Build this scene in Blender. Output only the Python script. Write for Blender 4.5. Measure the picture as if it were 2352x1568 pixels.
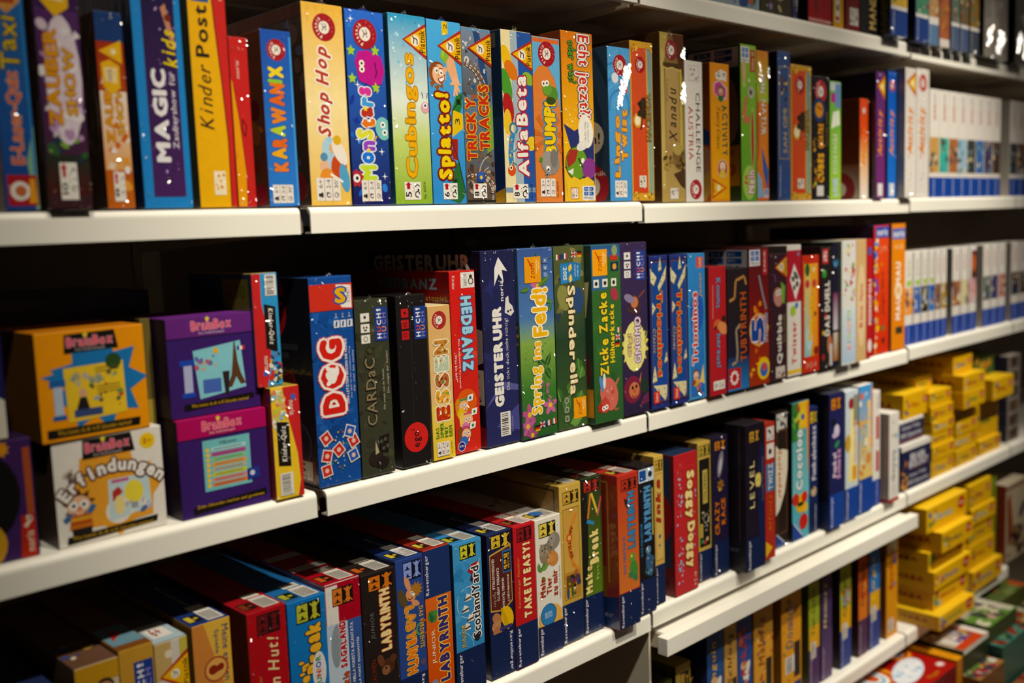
import bpy, bmesh, math, random
from mathutils import Matrix, Vector, geometry
S = bpy.context.scene
for o in list(bpy.data.objects): bpy.data.objects.remove(o)
COL = S.collection

# ---------------------------------------------------------------- camera
cam = bpy.data.cameras.new('camera'); co = bpy.data.objects.new('camera', cam); COL.objects.link(co)
_y, _p, _r = (math.radians(a) for a in (43.97871, -6.52799, -2.06634))
_f = Vector((math.sin(_y)*math.cos(_p), math.cos(_y)*math.cos(_p), math.sin(_p)))
_rt = Vector((math.cos(_y), -math.sin(_y), 0)); _up = _rt.cross(_f)
_R = math.cos(_r)*_rt + math.sin(_r)*_up; _U = -math.sin(_r)*_rt + math.cos(_r)*_up
co.matrix_world = Matrix(((_R.x, _U.x, -_f.x, -.70540), (_R.y, _U.y, -_f.y, -1.09036), (_R.z, _U.z, -_f.z, .99993), (0, 0, 0, 1)))
cam.sensor_width = 36; cam.lens = 35.978; cam.clip_start = .05
cam.dof.use_dof = True; cam.dof.focus_distance = 1.50; cam.dof.aperture_fstop = 2.2; cam.dof.aperture_blades = 8
S.camera = co
# ---------------------------------------------------------------- world, lamps, exposure
W = bpy.data.worlds.new('shop'); S.world = W; W.use_nodes = True
W.node_tree.nodes['Background'].inputs[0].default_value = (1.0, .80, .62, 1)
W.node_tree.nodes['Background'].inputs[1].default_value = .032
def spot(name, loc, aim, power, size, blend, rad, col=(1, .92, .765)):
    l = bpy.data.lights.new(name, 'SPOT'); l.energy = power; l.spot_size = math.radians(size); l.spot_blend = blend
    l.shadow_soft_size = rad; l.color = col
    o = bpy.data.objects.new(name, l); COL.objects.link(o); o.location = loc
    o.rotation_euler = (Vector(aim) - Vector(loc)).to_track_quat('-Z', 'Y').to_euler(); return o
spot('ceiling_spot', (.12, -1.30, 2.85), (.30, .0, .76), 312, 37, 1.0, .05)
spot('ceiling_spot', (1.85, -1.36, 2.85), (1.78, .0, .62), 355, 37, 1.0, .05)
spot('ceiling_spot', (1.05, -1.80, 2.85), (1.02, 0, .46), 205, 40, 1.0, .05)
spot('ceiling_spot', (3.60, -1.40, 2.85), (2.0, 0, .6), 50, 56, 1.0, .06)
spot('ceiling_spot', (-.80, -1.25, 2.85), (-.26, 0, 1.18), 105, 31, 1.0, .05)
S.view_settings.view_transform = 'Standard'; S.view_settings.look = 'None'
S.view_settings.gamma = 1; S.view_settings.use_curve_mapping = False; S.view_settings.exposure = 0.0

# ---------------------------------------------------------------- materials
def lin(h):
    if not isinstance(h, str): return h
    v = [int(h[i:i+2], 16)/255 for i in (0, 2, 4)]
    return tuple(x/12.92 if x <= .04045 else ((x+.055)/1.055)**2.4 for x in v)
def newmat(name):
    m = bpy.data.materials.new(name); m.use_nodes = True; nt = m.node_tree
    return m, nt, nt.nodes, nt.links, nt.nodes['Principled BSDF']
def print_mat(name, rough, coat, bump):
    m, nt, N, L, P = newmat(name)
    a = N.new('ShaderNodeAttribute'); a.attribute_name = 'ink'
    tc = N.new('ShaderNodeTexCoord'); nz = N.new('ShaderNodeTexNoise'); nz.inputs['Scale'].default_value = 90
    L.new(tc.outputs['Object'], nz.inputs['Vector'])
    mr = N.new('ShaderNodeMapRange'); mr.inputs[3].default_value = .90; mr.inputs[4].default_value = 1.06
    L.new(nz.outputs[0], mr.inputs[0])
    mx = N.new('ShaderNodeMix'); mx.data_type = 'RGBA'; mx.blend_type = 'MULTIPLY'; mx.inputs[0].default_value = 1
    hs = N.new('ShaderNodeHueSaturation'); hs.inputs['Saturation'].default_value = 1.03; hs.inputs['Value'].default_value = .90
    L.new(a.outputs['Color'], hs.inputs['Color']); L.new(hs.outputs[0], mx.inputs[6]); L.new(mr.outputs[0], mx.inputs[7]); L.new(mx.outputs[2], P.inputs['Base Color'])
    P.inputs['Roughness'].default_value = rough; P.inputs['Coat Weight'].default_value = coat
    P.inputs['Coat Roughness'].default_value = .07; P.inputs['Specular IOR Level'].default_value = .35
    if bump:
        mp = N.new('ShaderNodeMapping'); mp.inputs['Scale'].default_value = (1, 1, .35)
        L.new(tc.outputs['Object'], mp.inputs[0])
        n2 = N.new('ShaderNodeTexNoise'); n2.inputs['Scale'].default_value = 38; n2.inputs['Detail'].default_value = 3
        n2.inputs['Distortion'].default_value = 1.2; L.new(mp.outputs[0], n2.inputs['Vector'])
        vo = N.new('ShaderNodeTexVoronoi'); vo.feature = 'DISTANCE_TO_EDGE'; vo.inputs['Scale'].default_value = 55
        L.new(mp.outputs[0], vo.inputs['Vector'])
        ad = N.new('ShaderNodeMath'); ad.operation = 'MULTIPLY_ADD'; ad.inputs[1].default_value = .35
        L.new(vo.outputs['Distance'], ad.inputs[0]); L.new(n2.outputs[0], ad.inputs[2])
        bp = N.new('ShaderNodeBump'); bp.inputs['Strength'].default_value = bump; bp.inputs['Distance'].default_value = .004
        L.new(ad.outputs[0], bp.inputs['Height']); L.new(bp.outputs[0], P.inputs['Coat Normal'])
    return m
MAT = [print_mat('printed_card', .42, 0, 0), print_mat('printed_card_in_shrink_film', .40, .9, .55)]
def plain(name, col, rough, metal=0, noise=.08, scale=30):
    m, nt, N, L, P = newmat(name); c = lin(col)
    tc = N.new('ShaderNodeTexCoord'); nz = N.new('ShaderNodeTexNoise'); nz.inputs['Scale'].default_value = scale; nz.inputs['Detail'].default_value = 5
    L.new(tc.outputs['Object'], nz.inputs['Vector']); rp = N.new('ShaderNodeValToRGB')
    rp.color_ramp.elements[0].color = (*[x*(1-noise) for x in c], 1); rp.color_ramp.elements[1].color = (*[min(1, x*(1+noise)) for x in c], 1)
    L.new(nz.outputs[0], rp.inputs[0]); L.new(rp.outputs[0], P.inputs['Base Color'])
    P.inputs['Roughness'].default_value = rough; P.inputs['Metallic'].default_value = metal
    return m
STEEL = plain('cream_painted_steel', 'ece8dd', .38, 0, .03, 14)
UNDER = plain('shaded_cream_steel', 'c8b8a0', .5, 0, .15, 9)  # cream steel darkened to carry the shade under and behind the shelves
BACK = plain('dark_back_panel', 'a08c78', .6, 0, .2, 7)
FLOORM = plain('dark_shop_floor', '3a2c20', .5, 0, .25, 12)
WHITEP = plain('cream_divider_steel', 'd8cdb6', .4, 0, .04, 9)
film, _nt, _N, _L, _P = newmat('clear_shrink_film')
_gl = _N.new('ShaderNodeBsdfGlossy'); _gl.inputs['Roughness'].default_value = .22; _gl.inputs['Color'].default_value = (.95, .95, .95, 1)
_tr = _N.new('ShaderNodeBsdfTransparent'); _ms = _N.new('ShaderNodeMixShader'); _nz = _N.new('ShaderNodeTexNoise'); _nz.inputs['Scale'].default_value = 200
_mr = _N.new('ShaderNodeMapRange'); _mr.inputs[3].default_value = .10; _mr.inputs[4].default_value = .45
_L.new(_nz.outputs[0], _mr.inputs[0]); _L.new(_mr.outputs[0], _ms.inputs[0]); _L.new(_tr.outputs[0], _ms.inputs[1]); _L.new(_gl.outputs[0], _ms.inputs[2])
_L.new(_ms.outputs[0], _N['Material Output'].inputs[0])

# ---------------------------------------------------------------- plain mesh helpers
def link(name, me, parent=None, mat=None):
    o = bpy.data.objects.new(name, me); COL.objects.link(o)
    if mat: me.materials.append(mat)
    if parent: o.parent = parent
    return o
def bm_obj(name, bm, mat, parent=None, smooth=False):
    me = bpy.data.meshes.new(name); bm.to_mesh(me); bm.free()
    if smooth:
        for f in me.polygons: f.use_smooth = True
    return link(name, me, parent, mat)
def add_box(bm, x0, x1, y0, y1, z0, z1, bev=0, seg=2):
    r = bmesh.ops.create_cube(bm, size=1)
    for v in r['verts']: v.co = Vector((x0+(v.co.x+.5)*(x1-x0), y0+(v.co.y+.5)*(y1-y0), z0+(v.co.z+.5)*(z1-z0)))
    if bev:
        es = list({e for v in r['verts'] for e in v.link_edges})
        bmesh.ops.bevel(bm, geom=es, offset=bev, segments=seg, affect='EDGES', profile=.5)
def prism(bm, prof, x0, x1):
    a = [bm.verts.new((x0, y, z)) for y, z in prof]; b = [bm.verts.new((x1, y, z)) for y, z in prof]; n = len(prof)
    for i in range(n): bm.faces.new((a[i], a[(i+1) % n], b[(i+1) % n], b[i]))
    bm.faces.new(a[::-1]); bm.faces.new(b); bmesh.ops.recalc_face_normals(bm, faces=bm.faces)
def tag(o, label, cat, group=None, kind=None):
    o['label'] = label; o['category'] = cat
    if group: o['group'] = group
    if kind: o['kind'] = kind
def empty(name, loc, label, cat, group=None):
    o = bpy.data.objects.new(name, None); COL.objects.link(o); o.location = loc; o.empty_display_size = .02
    tag(o, label, cat, group); return o

# ---------------------------------------------------------------- the shelving: floor, back wall, uprights, shelf boards
bm = bmesh.new(); add_box(bm, -2.2, 5.2, -3.2, .62, -.50, -.46); o = bm_obj('floor', bm, FLOORM); o['kind'] = 'structure'
bm = bmesh.new(); add_box(bm, -1.4, 4.0, .47, .50, -.46, 2.1)
o = bm_obj('wall_back', bm, BACK); o['kind'] = 'structure'
def upright(X, lab):
    bm = bmesh.new(); add_box(bm, -.015, .015, -.03, .0, 0, 2.5)
    for k in range(48): add_box(bm, -.004, .004, -.0312, -.029, .03+k*.05, .055+k*.05)
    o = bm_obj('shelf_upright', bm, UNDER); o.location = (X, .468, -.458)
    tag(o, lab, 'shelf post', 'slotted posts behind the shelves')
upright(0, 'dark slotted steel post behind the shelf joint under the tall yellow game box')
upright(.665, 'dark slotted steel post behind the middle shelf joint')
upright(1.665, 'dark slotted steel post behind the right shelf joint with shadows of jutting boxes')
upright(2.33, 'dark slotted steel post furthest right behind the white puzzle boxes')
T = .0325
def shelf(X0, X1, zb, lab, zt=None):
    """a shelf: tray board with rolled front lip and two brackets"""
    g = .0035; x0, x1 = X0+g, X1-g; zt = zt or zb+T
    root = empty('shelf', ((x0+x1)/2, 0, zb), lab, 'shelf', 'cream steel shelves'); hx = (x1-x0)/2
    h = zt-zb; bm = bmesh.new(); pr = [(0, 0), (0, h-.008)]
    for k in range(1, 6):
        a = k/5*math.pi/2; pr.append((.008-.008*math.cos(a), h-.008+.008*math.sin(a)))
    pr += [(.03, h), (.03, h-.002), (.009, h-.002), (.002, h-.010), (.002, .002), (.014, .002), (.014, 0)]
    prism(bm, pr, -hx, hx); bm_obj('front_lip', bm, STEEL, root)
    bm = bmesh.new(); add_box(bm, -hx, hx, .0302, .455, h-.002, h); bm_obj('board', bm, STEEL, root)
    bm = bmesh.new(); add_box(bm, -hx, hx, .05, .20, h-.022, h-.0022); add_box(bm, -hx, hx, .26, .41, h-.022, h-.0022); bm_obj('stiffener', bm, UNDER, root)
    for s in (-1, 1):
        bm = bmesh.new(); xs = s*(hx-.006)
        pr = [(.03, .001), (.03, h-.0025), (.455, h-.0025), (.455, -.022), (.30, -.012)]
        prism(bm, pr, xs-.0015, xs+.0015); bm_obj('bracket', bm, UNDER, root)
    return root
SH = {'T0': (0, .665, 1.3535, 'top cream shelf section, only its front edge end showing above the middle boxes'),
      'T1': (.665, 1.665, 1.3525, 'long cream top shelf carrying red and dark blue boxes at upper right'),
      'T2': (1.665, 2.33, 1.349, 'shaded top shelf section at far upper right under glossy boxes'),
      'A_': (-1.0, -.004, .997, 'cream shelf at far left under the tall magic set box'),
      'A0': (.004, .665, .9975, 'cream shelf in the centre under the row of upright square games'),
      'A1': (.665, 1.665, .994, 'long cream shelf right of centre under the white travel quiz box'),
      'A2': (1.665, 2.33, .9955, 'cream shelf at far right under the upper white puzzle boxes'),
      'B_': (-1.0, -.004, .639, 'broad cream shelf at left under the two stacks of cube quiz boxes'),
      'B0': (.004, .665, .637, 'cream shelf under the blue, black and dark green games in the middle'),
      'B1': (.665, 1.665, .637, 'long cream shelf under the two blue triangular tile games'),
      'B2': (1.665, 2.33, .642, 'cream shelf at right under the lower white puzzle boxes'),
      'C_': (-1.0, 0, .280, 'lower left shelf mostly hidden beneath the dark row of games'),
      'C0': (0, .665, .280, 'lower cream shelf under the blue banded labyrinth games'),
      'C1': (.665, 1.665, .283, 'lower right cream shelf under the red dog game'),
      'C2': (1.665, 2.33, .283, 'cream shelf at lower right under the stacks of yellow boxes'),
      'D1': (.665, 1.665, -.074, 'lowest cream shelf in front of the row of yellow and purple games'),
      'D2': (1.665, 2.33, -.074, 'lowest right shelf hidden under the overhanging yellow stacks')}
for k, (a, b, z, l) in SH.items(): shelf(a, b, z, l)
for k, (z, l) in {'T3': (1.349, 'end of a shaded top shelf cut off by the right edge of the picture'), 'A3': (.9955, 'end of a cream shelf cut off beside the upper white puzzle boxes'),
                  'B3': (.642, 'end of a cream shelf cut off beside the lower white puzzle boxes'), 'C3': (.283, 'end of a cream shelf cut off right of the picture cube stack')}.items():
    shelf(2.33, 3.33, z, l)
# pull-out rail under the lower right shelf
rt_ = empty('pull_out_shelf', (1.165, -.03, .237), 'empty pull-out cream shelf with square front rail jutting out under the lower right shelf', 'shelf')
bm = bmesh.new(); add_box(bm, -.496, .496, 0, .022, 0, .0325, .0012, 2); bm_obj('front_rail', bm, STEEL, rt_)
bm = bmesh.new(); add_box(bm, -.478, .478, .0222, .44, .030, .0322); bm_obj('board', bm, STEEL, rt_)
for s in (-1, 1):
    bm = bmesh.new(); add_box(bm, s*.478-.002, s*.478+.002, .0222, .44, .002, .0298); bm_obj('side_rail', bm, WHITEP, rt_)
# divider below the lower shelf
bm = bmesh.new(); add_box(bm, -.0025, .0025, 0, .44, 0, .735, .0008, 1)
o = bm_obj('divider_panel', bm, WHITEP); o.location = (.6650, .006, -.456); tag(o, 'cream steel divider standing below the joint of the two lower shelves', 'divider panel')
# base plinth
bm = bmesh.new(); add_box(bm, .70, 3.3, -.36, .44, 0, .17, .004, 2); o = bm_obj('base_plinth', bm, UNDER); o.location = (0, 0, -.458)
tag(o, 'dark base deck at floor level under the pile of flat boxes', 'shelf base')

# ---------------------------------------------------------------- printed cartons: a small drawing kit laid on the faces of real boxes
GL = {}
def glyph(ch, b, k):
    key = (ch, round(b, 3), round(k, 2))
    if key not in GL:
        cu = bpy.data.curves.new('g', 'FONT'); cu.body = ch; cu.resolution_u = 2; cu.offset = b; cu.shear = k
        o = bpy.data.objects.new('g', cu); m = o.to_mesh()
        vs = [(v.co.x, v.co.y) for v in m.vertices]; fs = [tuple(p.vertices) for p in m.polygons]
        o.to_mesh_clear(); bpy.data.objects.remove(o); bpy.data.curves.remove(cu)
        GL[key] = (vs, fs)
    return GL[key]
def tri_clip(poly, lo=.004, hi=.996):
    for ax, s, lim in ((0, 1, lo), (0, -1, -hi), (1, 1, lo), (1, -1, -hi)):
        out = []; n = len(poly)
        for i in range(n):
            a, b = poly[i], poly[(i+1) % n]; da, db = s*a[ax]-lim, s*b[ax]-lim
            if da >= 0: out.append(a)
            if (da >= 0) != (db >= 0):
                q = da/(da-db); out.append((a[0]+q*(b[0]-a[0]), a[1]+q*(b[1]-a[1])))
        poly = out
        if len(poly) < 3: return []
    return poly
class Bx: pass
G = None
def bx(key, label, front, left=None, top=None, wrap=0, group=None, cat='game box', name='game_box', geo=None, rz=0):
    global G
    G = Bx(); x, y, z, w, d, h = geo or [q/1e4 for q in D[key]]
    G.w, G.d, G.h = w, d, h; G.n = 0; G.face = 'F'; G.mat = MAT[wrap]; G.wrap = wrap; G.part = None
    left = left or front; top = top or front
    G.root = empty(name, (x+w/2, y, z), label, cat, group); G.root.rotation_euler.z = rz
    bm = bmesh.new(); add_box(bm, -w/2, w/2, 0, d, 0, h, min(.0012, w*.04), 2)
    me = bpy.data.meshes.new('carton'); bm.to_mesh(me); bm.free()
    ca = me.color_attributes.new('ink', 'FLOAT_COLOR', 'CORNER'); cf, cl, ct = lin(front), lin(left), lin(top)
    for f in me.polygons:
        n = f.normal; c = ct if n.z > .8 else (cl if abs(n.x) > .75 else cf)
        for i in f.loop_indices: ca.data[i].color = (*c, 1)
    link('carton', me, G.root, G.mat); return G.root
def flush():
    P = G.part
    if P and P[2]:
        me = bpy.data.meshes.new(P[0]); me.from_pydata(P[1], [], P[2])
        ca = me.color_attributes.new('ink', 'FLOAT_COLOR', 'CORNER'); flat = []
        for c in P[3]: flat += c
        ca.data.foreach_set('color', flat)
        o = link(P[0], me, P[5] or G.root, G.mat)
        if not P[5]: G.last = o
        if P[4]: o['label'] = P[4]
    G.part = None
def p(name, label=None, face=None):
    flush(); G.part = [name, [], [], [], label, None]
    if face and face != G.face: G.face = face; G.n = 0
def sp(name):
    flush(); G.part = [name, [], [], [], None, G.last]
def fin():
    flush()
    if G.wrap: crinkle()
def dims(): return {'F': (G.w, G.h), 'L': (G.d, G.h), 'T': (G.w, G.d)}[G.face]
def put(polys, col):
    """polys in face coordinates 0..1; col one colour or a function of v"""
    G.n += 1; off = .0002+G.n*.000008; P = G.part; w, d, h = G.w, G.d, G.h
    c0 = None if callable(col) else (*lin(col), 1)
    for po in polys:
        po = tri_clip(po)
        if len(po) < 3: continue
        i = len(P[1])
        for u, v in po:
            P[1].append((-w/2+u*w, -off, v*h) if G.face == 'F' else ((-w/2-off, d*(1-u), v*h) if G.face == 'L' else (-w/2+u*w, v*d, h+off)))
            P[3].append(c0 or (*col(v), 1))
        P[2].append(tuple(range(i, i+len(po))))
def r(u0, v0, u1, v1, c, c2=None):
    if c2:
        a, b = lin(c), lin(c2)
        put([[(u0, v0), (u1, v0), (u1, v1), (u0, v1)]], lambda v: tuple(a[i]+(b[i]-a[i])*max(0, min(1, (v-v0)/(v1-v0))) for i in range(3)))
    else: put([[(u0, v0), (u1, v0), (u1, v1), (u0, v1)]], c)
def e(u, v, ru, rv, c, rot=0, n=18):
    a = math.radians(rot); W_, H_ = dims(); k = W_/H_; pts = []
    for i in range(n):
        t_ = i*2*math.pi/n; x, y = ru*math.cos(t_), rv*math.sin(t_)
        pts.append((u+x*math.cos(a)-y*math.sin(a), v+(x*math.sin(a)+y*math.cos(a))*k))
    put([pts], c)
def c(u, v, rad, col, n=20):
    W_, H_ = dims(); put([[(u+rad*math.cos(i*2*math.pi/n), v+rad*W_/H_*math.sin(i*2*math.pi/n)) for i in range(n)]], col)
def g(pts, col):
    if len(pts) == 3: put([list(pts)], col); return
    tr = geometry.tessellate_polygon([[Vector((a, b, 0)) for a, b in pts]])
    out = []
    for q in tr:
        q = [pts[i] for i in q]
        if (q[1][0]-q[0][0])*(q[2][1]-q[0][1])-(q[1][1]-q[0][1])*(q[2][0]-q[0][0]) < 0: q = q[::-1]
        out.append(q)
    put(out, col)
def s(u, v, rad, n, ratio, col, rot=90):
    W_, H_ = dims(); k = W_/H_
    for_ = [(u+(rad if i % 2 == 0 else rad*ratio)*math.cos(math.radians(rot)+i*math.pi/n), v+k*(rad if i % 2 == 0 else rad*ratio)*math.sin(math.radians(rot)+i*math.pi/n)) for i in range(2*n)]
    put([[(u, v), for_[i], for_[(i+1) % (2*n)]] for i in range(2*n)], col)
def ln(pts, wd, col):
    W_, H_ = dims(); k = W_/H_; qs = []
    for (a, b), (a2, b2) in zip(pts, pts[1:]):
        dx, dy = a2-a, (b2-b)/k; L_ = math.hypot(dx, dy) or 1; nx, ny = -dy/L_*wd/2, dx/L_*wd/2*k
        qs.append([(a-nx, b-ny), (a2-nx, b2-ny), (a2+nx, b2+ny), (a+nx, b+ny)])
    put(qs, col)
def curve(u, v, rad, a0, a1, wd, col, n=14):
    W_, H_ = dims(); k = W_/H_
    ln([(u+rad*math.cos(math.radians(a0+(a1-a0)*i/n)), v+k*rad*math.sin(math.radians(a0+(a1-a0)*i/n))) for i in range(n+1)], wd, col)
def layout(text, b, k, wob, gap=.09):
    x = 0; out = []; i = 0
    for ch in text:
        if ch == ' ': x += .32; continue
        vs, fs = glyph(ch, b, k); x0 = min(q[0] for q in vs); x1 = max(q[0] for q in vs)
        out.append((ch, x-x0, (wob if i % 2 else -wob)*(.6+.4*math.sin(i*2.1)), math.sin(i*1.7)*wob*1.6, (x+(x1-x0)/2))); x += x1-x0+gap; i += 1
    return out
def t(text, u0, v0, u1, v1, col, o=None, ow=.05, b=.0, k=0, w=0, R=90, gap=.09, o2=None, ow2=.09):
    lay = layout(text, b, k, w, gap)
    def place(rad):
        res = []
        n = 1 if rad < .004 else (6 if rad < .05 else 10)
        for ch, dx, dy, an, cx in lay:
            vs, fs = glyph(ch, 0, k); ca_, sa_ = math.cos(an), math.sin(an); q = []
            for a_, b_ in vs:
                X, Y = a_+dx-cx, b_-.35; q.append((cx+X*ca_-Y*sa_, .35+dy+X*sa_+Y*ca_))
            res.append(([[(x+rad*math.cos(i*2*math.pi/n)*(n > 1), y+rad*math.sin(i*2*math.pi/n)*(n > 1)) for x, y in q] for i in range(n)], fs))
        return res
    base = place(b); X = [q[0] for cs, _ in base for qs in cs for q in qs]; Y = [q[1] for cs, _ in base for qs in cs for q in qs]
    xa, xb, ya, yb = min(X), max(X), min(Y), max(Y)
    def mp(q):
        a, b_ = (q[0]-xa)/(xb-xa), (q[1]-ya)/(yb-ya)
        if R == 90: return (u1-b_*(u1-u0), v0+a*(v1-v0))
        if R == -90: return (u0+b_*(u1-u0), v1-a*(v1-v0))
        if R == 180: return (u1-a*(u1-u0), v1-b_*(v1-v0))
        return (u0+a*(u1-u0), v0+b_*(v1-v0))
    for ex, cc in ((ow2, o2), (ow, o), (0, col)):
        if cc is None: continue
        n0 = G.n
        for i, (cs, fs) in enumerate(place(b+ex) if ex else base):
            cl = cc[i % len(cc)] if isinstance(cc, list) else cc
            for j, qs in enumerate(cs):
                m = [mp(q) for q in qs]; G.n = n0+j*.11; put([[m[j_] for j_ in f] for f in fs], cl)
        G.n = n0+2.2
def arc(text, u, v, rad, a0, a1, size, col, b=.0):
    """letters along an arc, clockwise from a0 to a1 (degrees), tops outwards"""
    W_, H_ = dims(); k = W_/H_; n = len(text); n0 = G.n
    for i, ch in enumerate(text):
        if ch == ' ': continue
        a = math.radians(a0+(a1-a0)*(i+.5)/n); vs, fs = glyph(ch, 0, 0); x0 = (min(q[0] for q in vs)+max(q[0] for q in vs))/2
        ux, uy = (math.sin(a), -math.cos(a)) if a1 < a0 else (-math.sin(a), math.cos(a)); nx, ny = (math.cos(a), math.sin(a)) if a1 < a0 else (-math.cos(a), -math.sin(a))
        nn = 1 if b < .004 else 9
        for jj in range(nn):
            ox, oy = (b*math.cos(jj*2*math.pi/nn), b*math.sin(jj*2*math.pi/nn)) if nn > 1 else (0, 0)
            m = [(u+rad*math.cos(a)+((x+ox-x0)*ux+(y+oy-.35)*nx)*size, v+k*(rad*math.sin(a)+((x+ox-x0)*uy+(y+oy-.35)*ny)*size)) for x, y in vs]
            G.n = n0+jj*.11; put([[m[j] for j in f] for f in fs], col)
    G.n = n0+2.2
def conf(seed, n, u0, v0, u1, v1, cols, a=.04, b=.12):
    R_ = random.Random(seed)
    for i in range(n):
        cc = cols[R_.randrange(len(cols))]; u, v = R_.uniform(u0, u1), R_.uniform(v0, v1); q = R_.uniform(a, b)
        if R_.random() < .6: e(u, v, q, q*R_.uniform(.4, 1), cc, R_.uniform(0, 180), 12)
        else: s(u, v, q, R_.choice([3, 4, 5]), .5, cc, R_.uniform(0, 360))
# ---- marks that come back on many boxes
def badge(u=.52, v=.88, q=.32, cc='a8262c'):
    p('publisher_badge'); c(u, v, q, cc, 28); c(u, v, q*.47, 'efe6da', 20); sp('lettering')
    arc('Piatnik', u, v, q*.72, 258, 112, q*.36, 'f4ece0', .02); arc('WIEN', u, v, q*.74, 62, -30, q*.16, 'd88a80')
    k = dims()[0]/dims()[1]
    sp('rider_emblem')
    for a, b_ in (((-.2, -.24), (.02, .06)), ((.2, -.2), (.05, .04)), ((-.12, .0), (.22, .08)), ((.2, .02), (.1, .3)), ((-.05, .05), (-.2, .28))):
        ln([(u+q*a[0], v+k*q*a[1]), (u+q*b_[0], v+k*q*b_[1])], q*.06, '5a4a40')
def wedge(va, vb, ua=.02, txt='Piatnik'):
    p('publisher_wedge'); m = (va+vb)/2; g([(ua, m), (.995, vb), (.995, va)], 'b5352b'); 
    g([(ua+.10*(1-ua), m), (.995, va+(vb-va)*.90), (.995, va+(vb-va)*.10)][::-1], 'f2b61e'); k = dims()[0]/dims()[1]; x = ua+(1-ua)*.54; c(x, m, .135*(1-ua)**.5+.01, 'f3ead6'); sp('rider_emblem')
    ln([(x-.05, m-.07*k), (x-.03, m+.05*k), (x+.05, m+.02*k), (x+.05, m-.08*k)], .028, '4a3a2c'); ln([(x-.03, m+.03*k), (x-.07, m+.09*k)], .028, '4a3a2c'); sp('lettering')
    t(txt, .81, va+(vb-va)*.18, .97, va+(vb-va)*.80, '1d1712', b=.012)
def info(u0, v0, u1, v1, a='5+', b_='2-6', d_="20'", R=90):
    p('players_panel'); r(u0, v0, u1, v1, 'ece6de'); sp('symbols'); n = 3; wd = (u1-u0)/3; m = v0+(v1-v0)*.55; k = dims()[0]/dims()[1]
    for i, tx in enumerate((a, b_, d_)):
        x = u0+wd*i
        if i: r(x-.006, v0, x+.006, v1, 'c25548')
        t(tx, x+wd*.25, m, x+wd*.75, v1-(v1-v0)*.08, '2a2522', R=R)
        cv = v0+(v1-v0)*.25
        if i == 0: c(x+wd*.38, cv, wd*.2, '2a2522', 10); e(x+wd*.66, cv, wd*.16, wd*.32, '2a2522', 0, 10)
        elif i == 1: curve(x+wd*.5, cv, wd*.24, 40, 330, wd*.12, '2a2522', 8); c(x+wd*.3, cv+.2*wd*k, wd*.12, '2a2522', 8)
        else: curve(x+wd*.5, cv, wd*.26, 0, 360, wd*.07, '2a2522', 10); ln([(x+wd*.5, cv), (x+wd*.7, cv+.1*wd*k)], wd*.08, '2a2522')
def age(u0, v0, u1, v1, n='8', pl='2-4'):
    p('age_panel'); r(u0, v0, u1, v1, 'f0ebe2'); sp('symbols'); h_ = v1-v0; w_ = u1-u0
    t(n, u0+w_*.06, v0+h_*.14, u0+w_*.42, v0+h_*.46, '14100e', b=.02); g([(u0+w_*.14, v0+h_*.60), (u0+w_*.34, v0+h_*.60), (u0+w_*.34, v0+h_*.84), (u0+w_*.45, v0+h_*.82), (u0+w_*.24, v1), (u0+w_*.03, v0+h_*.82), (u0+w_*.14, v0+h_*.84)], 'b8232a')
    t(pl, u0+w_*.50, v0+h_*.45, u0+w_*.60, v0+h_*.72, '8a8078'); curve(u0+w_*.78, v0+h_*.3, w_*.14, 0, 300, w_*.06, '14100e', 8); c(u0+w_*.84, v0+h_*.55, w_*.06, '14100e', 8); ln([(u0+w_*.64, v0+h_*.72), (u0+w_*.78, v0+h_*.86), (u0+w_*.94, v0+h_*.76)], w_*.05, '14100e')
def rv(f, side=0, txt='Ravensburger', cc='17254f', R=90, u0=None):
    p('blue_band'); r(0, 0, 1, f, cc); sp('publisher_lettering'); a = .06 if u0 is None else u0
    t(txt, a, f*.06, a+.16, f*.94, 'e8e4ea', R=R, b=.012)
def players(u0, v0, u1, v1, cc='e0c63a', bg='15100e'):
    p('players_panel'); r(u0, v0, u1, v1, bg); sp('symbols'); m = (u0+u1)/2; w_ = u1-u0; h_ = v1-v0; k = dims()[0]/dims()[1]
    r(u0+.02, v0+h_*.06, m-.02, v1-h_*.06, cc)
    for q in (.3, .7):
        c(u0+w_*.25, v0+h_*q, w_*.05, bg, 8); g([(u0+w_*.06, v0+h_*(q-.14)), (u0+w_*.44, v0+h_*(q-.14)), (u0+w_*.25, v0+h_*(q-.02))], bg)
    x = u0+w_*.75
    for q in (.2, .8):
        c(x, v0+h_*q, w_*.1, cc, 10)
    e(x, v0+h_*.5, w_*.09, w_*.2, cc, 0, 10); ln([(x-w_*.18, v0+h_*.1), (x, v0+h_*.4), (x+w_*.2, v0+h_*.1)], w_*.05, cc); ln([(x-w_*.18, v0+h_*.9), (x, v0+h_*.6), (x+w_*.2, v0+h_*.9)], w_*.05, cc)
def dice3(u0, v0, u1, v1, cc='e9e4dc', ic='3a342e'):
    p('players_panel'); h_ = (v1-v0)/3
    for i in range(3):
        y = v0+h_*i; r(u0, y+h_*.08, u1, y+h_*.88, cc); m = (u0+u1)/2; q = (u1-u0)*.16
        if i == 0: curve(m, y+h_*.48, q*1.4, 0, 360, q*.4, ic, 8)
        elif i == 1:
            for dx in (-1, 1): c(m+dx*q, y+h_*.55, q*.7, ic, 8); c(m+dx*q*.5, y+h_*.3, q*.6, ic, 8)
        else: c(m, y+h_*.5, q, ic, 8)
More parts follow.
